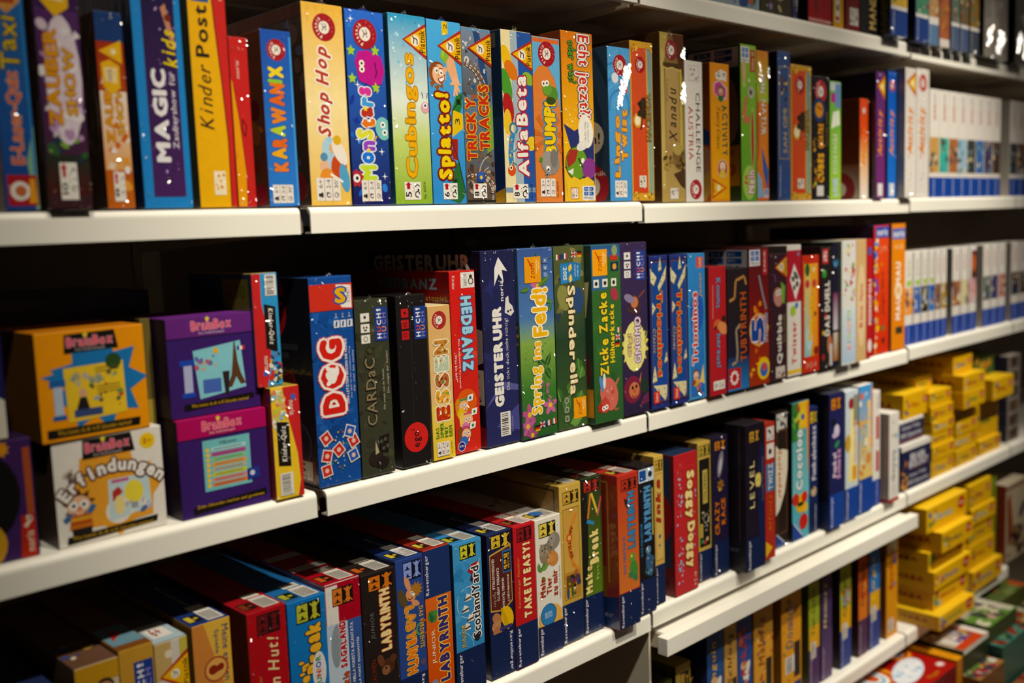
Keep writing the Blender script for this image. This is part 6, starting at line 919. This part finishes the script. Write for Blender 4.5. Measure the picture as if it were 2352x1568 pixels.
bx('navyC', 'broad navy game box with glowing pink and white lettering, orange panel on top', '22245a', '141430', '3a3a4c')
players(.12, .875, .80, .965, 'd8842c', '2a1c24'); p('picture'); c(.3, .78, .16, '14182c'); e(.5, .72, .18, .22, 'd8cce8'); e(.36, .69, .16, .1, 'c8b8dc'); e(.52, .62, .18, .1, '3a8a5a', 30); p('title'); t('Funkel', .22, .38, .48, .56, 'e8dcea', o='8a5a9c', ow=.06, b=.03, w=.04); t('Schatz', .5, .36, .76, .58, 'd8a8cc', o='8a5a9c', ow=.05, b=.03, w=.04); rv(.255, cc='22469c', u0=.1); p('cover_art', face='L'); t('Ravensburger', .5, .12, .95, .17, '3a4470', R=0); r(.5, 0, 1, .2, '1a2c60'); fin()
bx('whyelC', 'pale blue and cream game box with yellow cone and red mark', 'ccd8e4', '8a94a0', 'd0d4d8')
p('cover_art'); g([(.2, .3), (.8, .28), (.6, .88), (.4, .88)], 'f0e4a0'); c(.45, .9, .22, '9a2c30'); r(.6, .72, .98, .96, '8a8c7a'); e(.2, .6, .2, .34, 'c8a03a'); p('title'); t('Zauberei', .66, .44, .84, .76, 'e8d8b8', o='c85a34', ow=.06, b=.03); r(.5, .3, .9, .42, 'f0cc58'); r(.56, .31, .84, .41, 'e09c34'); rv(.25, cc='22469c', u0=.08); fin()
bx('bluyelC', 'sky blue game box with yellow-white wobbly lettering and an orange corner', '4aa0dc', '2a5a80', 'e8e0d4')
p('cover_art'); r(0, .27, 1, 1, 'e8c86a', '3c9ae0'); conf(160, 20, .08, .3, .95, .95, ['f0e8d8', 'e8a84a', '7ac0e8', 'f0d060', 'd8783c'], .06, .16); r(.9, .5, .99, .98, 'e88a3c'); c(.2, .92, .12, 'e06a3c'); c(.7, .42, .2, 'd8904a'); p('title'); t('Tief', .24, .46, .46, .74, 'f0c83a', o='3a70b0', ow=.04, b=.04, w=.04); t('Sausen', .56, .48, .84, .86, 'f0c84a', o='e8e4d8', ow=.05, b=.04, w=.05); rv(.27, cc='22469c', u0=.04); fin()
bx('whredC', 'slim white game box with two red bars, left of the jutting white box', 'e8e2dc', 'c8c0b8', 'e0d8d0')
p('red_bars'); r(.44, .58, .82, .78, 'bc3430'); r(.44, .30, .82, .48, 'bc3430'); c(.63, .53, .12, 'd8d0c8'); p('lettering'); t('Uhren', .5, .84, .76, .96, '4a4448'); rv(.23, cc='22469c', u0=.5); fin()
bx('qwirC', 'short white box with black letters, pale blue symbols and a red foot', 'e4ded8', 'a0908a', 'e8e2dc', geo=(1.5440, -.012, .317, .0500, .15, .214))
p('title'); t('Qwirkle', .32, .24, .58, .58, '1c1a1c', b=.03); p('symbols'); s(.7, .74, .18, 4, .5, '5ab0e0'); s(.4, .75, .14, 6, .5, 'd8b83a'); c(.74, .56, .1, '8ac0e4'); c(.72, .48, .08, '8ac0e4'); c(.74, .4, .1, '8ac0e4'); c(.4, .9, .12, 'd0c8c4'); r(0, 0, 1, .045, 'b02a2c'); t('mosses', .4, .1, .6, .2, 'd0b8b4'); p('red_foot', face='L'); r(0, 0, 1, .045, '8a2024'); fin()
for G_, L_, V_ in (((1.6540, .010, .317, .1640, .15, .112), 'lower of the two navy quiz boxes with a white lid and bold white lettering', 1), ((1.6650, .022, .431, .1360, .13, .056), 'upper, smaller navy quiz box lying on its white-lidded twin', 0)):
    bx(None, L_, '20244a', '1a1c3a', 'ece8e2', geo=G_)
    p('lid', 'white lid'); r(0, .88, 1, 1, 'e8e4de'); p('title')
    if V_: t('BRAIN', .30, .62, .78, .78, 'dcd8dc', R=0, b=.04); t('BIOLOGY', .26, .46, .9, .62, 'dcd8dc', R=0, b=.04); r(.3, .42, .8, .43, 'a8642c'); t('Science Today', .26, .24, .84, .34, 'c8c4cc', R=0, b=.03); t('1000 Questions', .22, .08, .92, .19, 'c8c4cc', R=0, b=.03); p('picture'); conf(165, 18, .02, .04, .18, .6, ['e08a2c', 'e8b04a', '3a3040'], .03, .06)
    else: t('Science Today', .12, .52, .86, .76, 'd0ccd4', R=0, b=.03); t('1000 Questions', .08, .2, .92, .44, 'd0ccd4', R=0, b=.03); r(.0, .04, 1, .1, '8a4a30')
    fin()
# ---------------------------------------------------------------- yellow boxes in stacks
YC = ['3a8a3c', 'b8402c', '2a6a9c', 'c8601c', '4a4a3a', '7ab0c8', 'a8303c', '5a7a2c']
def hab(lab, x, y, z, w, d, h, sd, rz=0, grp='small yellow game boxes in stacks'):
    R_ = random.Random(sd); bx(None, lab, 'e8b424', 'd8a420', 'f0c434', geo=(x, y, z, w, d, h), group=grp, rz=rz)
    p('red_logo', 'dark red publisher logo'); e(.84, .62, .09, .07, 'b8321c'); t('HABA', .78, .54, .90, .70, 'f0d8b0', R=0, b=.02)
    p('title'); t(['Hanni', 'Monza', 'Zitternix', 'Klipp', 'Orchard', 'Pirat', 'Rhino', 'Kayanak'][sd % 8], .16+.1*R_.random(), .34, .62, .64, YC[sd % 8], R=0, b=.03, w=.04)
    p('picture'); conf(sd, 7, .04, .15, .22, .8, YC+['e8d8b0'], .02, .05)
    p('side_print', face='L'); t('HABA', .5, .4, .86, .66, '8a2418', R=0, b=.04); r(.1, .3, .25, .7, YC[(sd+3) % 8]); fin()
x_ = 1.6950; hab('large yellow box with red side logo lying across the two navy quiz boxes', x_, .025, .4875, .142, .2, .062, 3)
for i_, (z_, h_, dx_, dy_, w_, L_) in enumerate(((0, .044, 0, .012, .136, 'bottom yellow box of the stack right of the navy quiz boxes'), (.0445, .038, .002, .010, .136, 'second yellow box up in the stack right of the navy boxes'), (.083, .031, .004, .014, .134, 'third yellow box up in the stack right of the navy boxes'), (.1145, .030, .006, .012, .130, 'fourth yellow box up, right of the upper navy box'), (.145, .038, .003, .014, .132, 'fifth yellow box up, beside the large yellow box'), (.1835, .038, .0, .018, .130, 'sixth yellow box up in the first yellow stack'), (.222, .036, -.006, .05, .09, 'small topmost box of the first yellow stack, set back'))):
    hab(L_, 1.8270+dx_, dy_, .3155+z_, w_, .2, h_, 10+i_)
for i_, (z_, h_, dx_, dy_, w_, L_) in enumerate(((0, .044, 0, .012, .136, 'bottom box of the second yellow stack, on the shelf'), (.0445, .040, .002, .014, .134, 'second box up in the second yellow stack'), (.085, .036, .0, .012, .136, 'third box up in the second yellow stack'), (.1215, .038, .002, .016, .132, 'fourth box up in the second yellow stack, under the overhanging one'), (.160, .044, -.008, -.010, .142, 'overhanging yellow box in the second stack'), (.2045, .044, -.006, -.008, .142, 'yellow box lying on the overhanging one'), (.249, .046, -.004, .02, .124, 'topmost box of the second yellow stack'))):
    hab(L_, 1.9760+dx_, dy_, .3155+z_, w_, .2, h_, 20+i_)
for i_, (z_, h_, dx_, dy_, w_, L_) in enumerate(((0, .042, 0, .015, .150, 'bottom box of the third yellow stack'), (.0425, .096, .006, .025, .150, 'tall yellow box in the third stack'), (.139, .016, .002, .06, .12, 'thin dark-shaded yellow box under the overhanging third-stack box'), (.1555, .058, .018, -.012, .150, 'overhanging large yellow box of the third stack'))):
    hab(L_, 2.1400+dx_, dy_, .3155+z_, w_, .2, h_, 30+i_)
bx(None, 'dark green and orange box on top of the third yellow stack', '4a5a24', '2a3418', '5a6a2c', geo=(2.150, .04, .5300, .15, .18, .062))
p('cover_art'); conf(170, 18, .1, .1, .95, .9, ['c88a2c', 'd8a83a', '3a6a2c', 'b85a24', '6a7a2c'], .05, .12); fin()
for i_ in range(6):
    bx(None, ['bottom', 'second', 'third', 'fourth', 'fifth', 'topmost'][i_]+' grey cube box with a dark picture in the stack right of the yellow boxes', '8a8078', '2a2a44', 'a89e94', geo=(2.352, .02, .3155+i_*.0425, .095, .12, .0415), group='grey picture cubes in a stack', cat='puzzle box')
    p('picture'); r(.2, .15, .8, .85, ['3a2a24', '4a3018', '5a4420', '2a3a34', '3a2c30', '44302c'][i_]); conf(180+i_, 6, .25, .2, .75, .8, ['6a4a34', '2a2a2c', '7a6a50'], .06, .14); fin()
for i_, (z_, h_, x_, dy_, w_, L_) in enumerate(((-.0415, .038, 1.7290, -.055, .215, 'lowest yellow box of the bottom shelf stack, pulled forward over the pile'), (-.003, .052, 1.7560, -.028, .212, 'second yellow box up in the bottom shelf stack'), (.0495, .050, 1.7480, -.034, .226, 'third yellow box up in the bottom shelf stack'), (.100, .046, 1.7480, -.018, .224, 'fourth yellow box up, shaded by the one jutting above it'), (.1465, .053, 1.7640, -.045, .190, 'fifth yellow box up with a bright glint, jutting forward'), (.200, .064, 1.7260, -.022, .246, 'topmost large yellow box of the bottom shelf stack with green print'))):
    hab(L_, x_, dy_, z_, w_, .2, h_, 40+i_, grp='yellow game boxes on the bottom shelf')
for i_, (z_, h_, x_, dy_, w_, L_) in enumerate(((-.0415, .056, 2.0440, -.012, .204, 'lowest yellow box of the right bottom stack, broader than the rest'), (.015, .066, 2.0510, .004, .176, 'second yellow box up in the right bottom stack'), (.0815, .055, 2.0600, .006, .160, 'third yellow box up in the right bottom stack'), (.137, .046, 2.0580, .0, .164, 'fourth yellow box up in the right bottom stack'), (.1835, .066, 2.0530, .006, .154, 'topmost yellow box of the right bottom stack'))):
    hab(L_, x_, dy_, z_, w_, .2, h_, 50+i_, grp='yellow game boxes on the bottom shelf')
bx(None, 'tall lime green box seen edge-on right of the bottom yellow stacks', '7a8a24', '6a7a1c', '8a9a2c', geo=(2.268, .03, -.0415, .042, .2, .268))
p('cover_art'); conf(190, 10, .1, .2, .9, .8, ['8a9a2c', 'b85a24', '5a6a1c'], .1, .2); fin()
bx(None, 'tall cream box with a brown picture at the right picture edge on the bottom shelf', 'b8a88c', '8a3a24', 'c8b8a0', geo=(2.330, .01, -.0415, .16, .2, .235))
p('cover_art'); g([(.05, .8), (.2, .9), (.3, .6), (.4, .3), (.1, .2)], '8a3a20'); e(.5, .3, .3, .2, '2a1a14'); e(.8, .6, .2, .1, '4a4a4c', 40); conf(191, 12, .1, .05, .95, .4, ['6a4a30', '8a6a48', '3a2a20'], .06, .14); p('lid', 'dark red lid edge'); r(0, .93, 1, .96, '6a2420'); fin()

# ================================================================ lowest shelf behind the pull-out rail
bx('D0', 'small cream yellow box with black player panel near the divider panel', 'c8a848', '5a4c20', 'a08a3c', geo=(.7700, .03, -.0415, .046, .2, .208))
players(.3, .62, .92, .92, 'c8a040', '1c160e'); p('cover_art'); r(.1, .2, .9, .5, '8a6a2c'); fin()
bx(None, 'dark olive box lowest at the divider panel, only its top seen', '4a4c1c', '2a2c14', '4a4820', geo=(.690, .03, -.0415, .068, .2, .19))
p('edge', face='T'); r(0, 0, 1, .05, '8a8438'); fin()
bx(None, 'black box with yellow and red figures, third from the divider in the lowest row', '2a1a18', '1a1212', '3a2a20', geo=(.8190, .05, -.0415, .034, .2, .186))
p('cover_art'); conf(200, 12, .1, .5, .9, .95, ['c89a3c', 'a8342c', '2a1a18', 'd8b05a'], .1, .2); fin()
bx(None, 'dark maroon box set back behind the small boxes of the lowest row', '2c1a26', '1c1218', '2c1a26', geo=(.7820, .235, -.0415, .05, .2, .262))
p('lettering'); t('Spiele', .3, .7, .5, .9, '6a5a60'); fin()
for K_, X_, W_, F_, B_, L_, TI_ in (('D2', .8560, .0560, '27508c', '1c2c5a', 'blue box with white and orange flying figure below the pull-out rail', 'Pinguin'), ('D3', .9140, .0440, 'd0a052', '8a6428', 'gold box with brown script between the two blue boxes of the lowest row', 'Schloss'), ('D4', .9595, .0525, '274a94', '1c2a50', 'second blue box in the lowest row, with red lettering and an orange foot panel', 'Rakete'),
    ('D5', 1.0180, .0720, 'd89c3a', '8a5a20', 'broad amber box with two printed columns, right of the second blue box', 'Malefiz'), ('D6', 1.1234, .0804, 'e09c30', '9a6420', 'broad orange-yellow box with barcode and grey script', 'Domino'), ('D7', 1.2349, .0463, '9aa62c', '4a4c1c', 'lime green narrow box with dark lettering and a yellow barcode foot', 'Tier-Lotto'),
    ('D8', 1.2884, .0479, '40305c', '1c1630', 'dark purple narrow box with cream upright lettering', 'Memory'), ('D9', 1.3741, .0505, 'a8ac34', '2a1420', 'lime and yellow narrow box with a pink-blue figure, left of the orange ones', 'Quips'), ('D10', 1.4600, .0449, 'cc5a2c', '3a1618', 'orange red narrow box with black figures over a purple foot', 'Colorama'), ('D11', 1.5135, .0531, '2f74bc', '5a3420', 'blue narrow box with yellow lettering over a dark blue foot', 'Logo'), ('D12', 1.6000, .0600, 'dc962c', '7a4a1c', 'last orange-yellow box of the lowest row with a red upright word', 'Bambino')):
    bx(None, L_, F_, B_, F_, geo=(X_, .02, -.0415, W_, .2, .262))
    p('cover_art'); k_ = ord(K_[1])+len(K_)
    if K_ in ('D2', 'D4'):
        conf(k_*3, 14, .1, .45, .9, .95, ['2a5aa0', '1f4484', '8a3a30', 'c8602c'] if K_ == 'D4' else ['2a5aa0', '1f4484', '234a90'], .08, .2); e(.6, .5, .16, .4, 'e0dcd4', -30); e(.4, .55, .2, .2, 'd8b08a'); s(.62, .44, .2, 5, .5, 'ece8e0'); e(.45, .38, .1, .3, 'd87a34', -40); r(.1, .12, .9, .28, 'c07a3c'); c(.3, .22, .1, '2a2a2c'); c(.65, .22, .1, '2a2a2c')
    elif K_ == 'D12': conf(210, 12, .55, .05, .95, .9, ['e8a83a', '2a6ab0', 'c8862c', '3a5a2c'], .06, .14); r(.1, .82, .9, .98, 'e8d8b0'); g([(.5, .72), (.95, .8), (.8, .68)], '2a4a9c')
    elif K_ in ('D7', 'D8', 'D9', 'D10', 'D11'):
        f_ = .34 if K_ != 'D8' else .0
        if f_: r(0, 0, 1, f_, {'D7': '4a2c60', 'D9': '22408c', 'D10': '4a2c50', 'D11': '22408c'}[K_]); r(.04, f_, .96, f_+.2, 'e0a82c' if K_ != 'D10' else 'd87a30')
        else: r(0, 0, 1, .45, '5a4470', '4a3864')
        if K_ == 'D9': conf(215, 8, .3, .55, .95, .72, ['c88ab0', '7a8ad0', 'b04a3c'], .08, .18)
        if K_ == 'D10': conf(216, 10, .3, .5, .95, .85, ['2a1a14', 'd8a04a', '5a2a1c'], .08, .16)
    else:
        r(.06, .3, .94, .98, F_); conf(k_*5, 22, .1, .1, .95, .95, ['6a3a20', 'e8b85a', '8a5a2c', 'b8442c', '3a4a5a', 'f0c870'], .04, .1); r(.62, .2, .92, .5, '2a2018'); r(.62, .02, .96, .16, '20346c') if K_ == 'D6' else None
    p('title'); t(TI_, .22, .46, .58, .86, {'D2': 'e0a83a', 'D3': '6a3418', 'D4': 'b8342c', 'D5': '8a4420', 'D6': '5a6470', 'D7': '3a4a2c', 'D8': 'd8c08a', 'D9': '4a5a2c', 'D10': '241410', 'D11': 'ecc83a', 'D12': 'b03a24'}[K_], b=.02, k=.15, w=.03)
    if K_ in ('D6', 'D7', 'D9', 'D11', 'D12'): bars(.18, .26 if K_ != 'D12' else .06, .62, .40 if K_ != 'D12' else .18, k_)
    if K_ in ('D7', 'D8', 'D9', 'D10', 'D11'): p('publisher_lettering'); t('Ravensburger', .1, .03, .3, .3, 'c8b8d0')
    fin()
# ================================================================ pile of flat boxes on the base deck
def flat(lab, x, y, z, w, d, h, front, top, rz=0):
    bx(None, lab, front, front, top, geo=(x, y, z, w, d, h), rz=rz, group='flat boxes piled low at right')
ZP = -.2865
flat('big flat red box with orange and white rings on its lid', 1.4300, -.100, ZP, .2975, .40, .1755, '6a1418', 'a81c1c')
p('cover_picture', face='T'); r(.0, .02, .06, .98, '7a1418')
for u_, v_, q_ in ((.29, .29, .24), (.86, .36, .15)):
    for i_, cc_ in enumerate(('d8641c', 'e8a83a', 'a83018', 'd8702c', 'f0ece4', '8ab8dc', 'e8e4dc', 'c85a2c')): e(u_, v_, q_*(1-.11*i_), q_*1.05*(1-.11*i_), cc_, 10, 28)
e(.62, .178, .28, .115, 'c8d4e4', 14, 28); e(.62, .178, .265, .103, 'e4e8f0', 14, 28); conf(220, 26, .46, .12, .78, .22, ['9ac0e0', '7ab0dc', 'f0f0f4'], .012, .035)
p('lettering', face='T'); t('Pinguin', .60, .02, .78, .06, 'd8982c', R=0, k=.2); e(.91, .075, .05, .035, 'd8a0a0'); e(.91, .075, .035, .022, 'f0e4e0'); fin()
flat('narrow orange box on edge between the red ringed box and the picture box', 1.7290, -.100, ZP, .0335, .30, .184, 'b8741c', 'e8a02c')
p('lettering', face='T'); t('Sammlung', .3, .05, .7, .4, 'b8482c', R=90); fin()
flat('brown-sided flat box with a glossy picture lid, lowest below the red striped lid', 1.7660, -.142, ZP, .154, .34, .133, '6a4420', 'a87a3c')
p('cover_picture', face='T'); conf(226, 60, .05, .01, .95, .3, ['d8d0c4', '9a2c3c', 'c8b04a', '5a7a34', 'e8e4dc', '3a3a44'], .05, .12); fin()
flat('flat box with crowded picture lid, red stripe and white edge, beside the orange one', 1.7645, -.100, ZP+.1335, .1615, .20, .063, '26301a', 'b8a890')
p('cover_picture', face='T'); conf(222, 60, .06, .03, .80, .95, ['e8e0d8', '8a3a4c', '5a4a8a', 'c8a83a', 'd8d0c8', '7a3a2c', 'a8a4b0', '6a8a4c'], .05, .12); r(.02, .0, .96, .12, 'c8401c'); r(.82, .0, .99, .99, 'ece4dc'); r(.78, .0, .83, .99, 'c8501c')
p('white_edge', face='F'); r(.02, .80, .98, .98, 'e4e0d6'); fin()
flat('teal edged flat box under the dark green one', 1.9350, -.132, ZP, .172, .30, .160, '2c5a50', '4a8a7a')
p('cover_picture', face='T'); conf(229, 26, .04, .01, .96, .3, ['2a3a34', '8a3a24', '6a8a5c', '3a7a6a'], .06, .14); fin()
flat('flat dark green box with a cream and green picture lid', 1.9290, -.100, ZP+.1605, .190, .22, .046, '3a4420', '5a8a34')
p('cover_picture', face='T'); r(.04, .3, .96, .96, 'b8b094'); conf(224, 50, .06, .06, .94, .94, ['d0c8b0', '4a7a2c', '3a2a34', 'b89a8a', '6a9a3c', '2a3a34', 'd8d4c4'], .06, .16); r(.8, .02, .98, .98, 'c8c4b4'); fin()
flat('low flat box with dark side at the right corner of the picture', 2.1150, -.125, ZP, .26, .34, .128, '2a3018', '8a8a5c')
p('cover_picture', face='T'); conf(228, 50, .04, .01, .96, .5, ['c8b890', '4a7a34', '9a2c24', '2a3a2c', 'd8d0b8', 'a8803a'], .05, .12); fin()
flat('olive box with an orange lid spot, resting on the low flat box at right', 2.1300, -.030, ZP+.1285, .26, .24, .052, '4a4c1c', '5a6a34')
p('cover_picture', face='T'); conf(231, 24, .04, .04, .96, .96, ['c8602c', '3a4420', '7a8a4c', '2a2a1c'], .05, .14); fin()
flat('red and brown flat box lowest in the right corner of the picture', 1.9600, -.330, ZP, .22, .19, .05, '6a2a1c', '9a5a3c')
p('cover_picture', face='T'); conf(233, 40, .04, .04, .96, .96, ['c8a070', '8a2a24', '5a6a3a', 'd8c8b0'], .05, .12); fin()
# ================================================================ top shelf, only the lower ends in view
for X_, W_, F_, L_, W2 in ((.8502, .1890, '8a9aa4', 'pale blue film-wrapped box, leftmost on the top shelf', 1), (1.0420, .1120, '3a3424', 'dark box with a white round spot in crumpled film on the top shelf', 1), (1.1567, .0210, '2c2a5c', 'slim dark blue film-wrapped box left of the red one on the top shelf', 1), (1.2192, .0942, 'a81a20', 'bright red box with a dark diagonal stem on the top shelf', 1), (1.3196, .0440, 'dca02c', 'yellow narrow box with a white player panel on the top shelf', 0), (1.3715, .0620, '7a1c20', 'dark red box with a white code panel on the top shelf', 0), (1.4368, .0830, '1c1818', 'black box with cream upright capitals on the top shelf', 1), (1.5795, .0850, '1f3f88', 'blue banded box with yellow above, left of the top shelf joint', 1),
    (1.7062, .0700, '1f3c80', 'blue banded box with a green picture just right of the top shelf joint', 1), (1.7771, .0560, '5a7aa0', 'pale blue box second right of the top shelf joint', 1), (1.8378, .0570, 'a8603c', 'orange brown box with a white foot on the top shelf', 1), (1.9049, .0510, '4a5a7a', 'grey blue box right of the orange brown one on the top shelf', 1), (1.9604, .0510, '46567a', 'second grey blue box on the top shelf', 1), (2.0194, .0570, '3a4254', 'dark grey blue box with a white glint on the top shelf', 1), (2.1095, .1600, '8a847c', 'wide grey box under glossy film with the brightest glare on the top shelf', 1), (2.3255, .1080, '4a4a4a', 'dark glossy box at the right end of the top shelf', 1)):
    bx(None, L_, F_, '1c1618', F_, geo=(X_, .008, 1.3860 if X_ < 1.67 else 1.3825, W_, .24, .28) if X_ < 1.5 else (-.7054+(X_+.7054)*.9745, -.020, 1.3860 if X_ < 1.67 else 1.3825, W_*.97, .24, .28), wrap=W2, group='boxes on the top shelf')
    p('cover_art'); k_ = int(X_*1e4)
    if F_ == 'a81a20': ln([(.2, .6), (.3, .2), (.34, .07)], .06, '2a2a2a'); r(.02, .01, .98, .03, 'd89a90')
    elif F_ == '8a9aa4': conf(k_, 30, .05, .02, .95, .5, ['9ab0b8', 'b8c8cc', '3a5a3a', '2a4a80', 'b0603c', '5a7a9c'], .03, .09); r(.8, .03, .88, .3, 'b8603c')
    elif F_ == '3a3424': e(.75, .24, .16, .2, 'd8d0b0'); conf(k_, 12, .05, .02, .95, .2, ['8a7c9a', '2a2420', 'a89a6a'], .05, .12)
    elif F_ == 'dca02c': r(.2, .04, .6, .2, 'e8e0d0'); p('players_panel'); r(.24, .05, .56, .08, 'b8342c'); t('6', .24, .12, .56, .17, '2a2420', b=.02)
    elif F_ == '7a1c20': r(.3, .04, .9, .17, 'd8d0c8'); conf(k_, 12, .36, .05, .84, .16, ['3a3434', '6a5a58'], .03, .06)
    elif F_ == '1c1818': p('title'); t('MANDALA', .5, .04, .86, .5, 'd8b870', b=.03)
    elif F_ in ('1f3f88', '1f3c80', '5a7aa0', '46567a', '4a5a7a', '3a4254'): r(.03, .2 if F_ != '5a7aa0' else .17, .97, .23, 'e0dcd8'); r(.03, .23, .97, .6, {'1f3f88': 'd8b040', '1f3c80': '4a8a6a', '5a7aa0': 'b88a5c', '46567a': '6a5a3c', '4a5a7a': '5a6a5c', '3a4254': '8a6a2c'}[F_]); conf(k_, 8, .1, .25, .9, .5, ['c8b890', '8a4a2c', '3a6a5c'], .08, .18); p('publisher_lettering'); t('Ravensburger', .1, .02, .26, .19, 'c4c8d8')
    elif F_ == 'a8603c': conf(k_, 16, .1, .12, .9, .5, ['b87a3c', '8a3a2c', '6a7a3c'], .08, .2); r(.02, .0, .98, .07, 'dcd4cc')
    else:
        conf(k_, 12, .1, .1, .9, .5, ['9a948c', '7a746c', 'a8a098'], .1, .2)
        pleats([(.06, .08), (.3, .16), (.34, .3), (.2, .28), (.08, .2)], 46, -.36, .46); pleats([(.42, .05), (.66, .05), (.9, .24), (.6, .27)], 60, -.36, .46)
    fin()
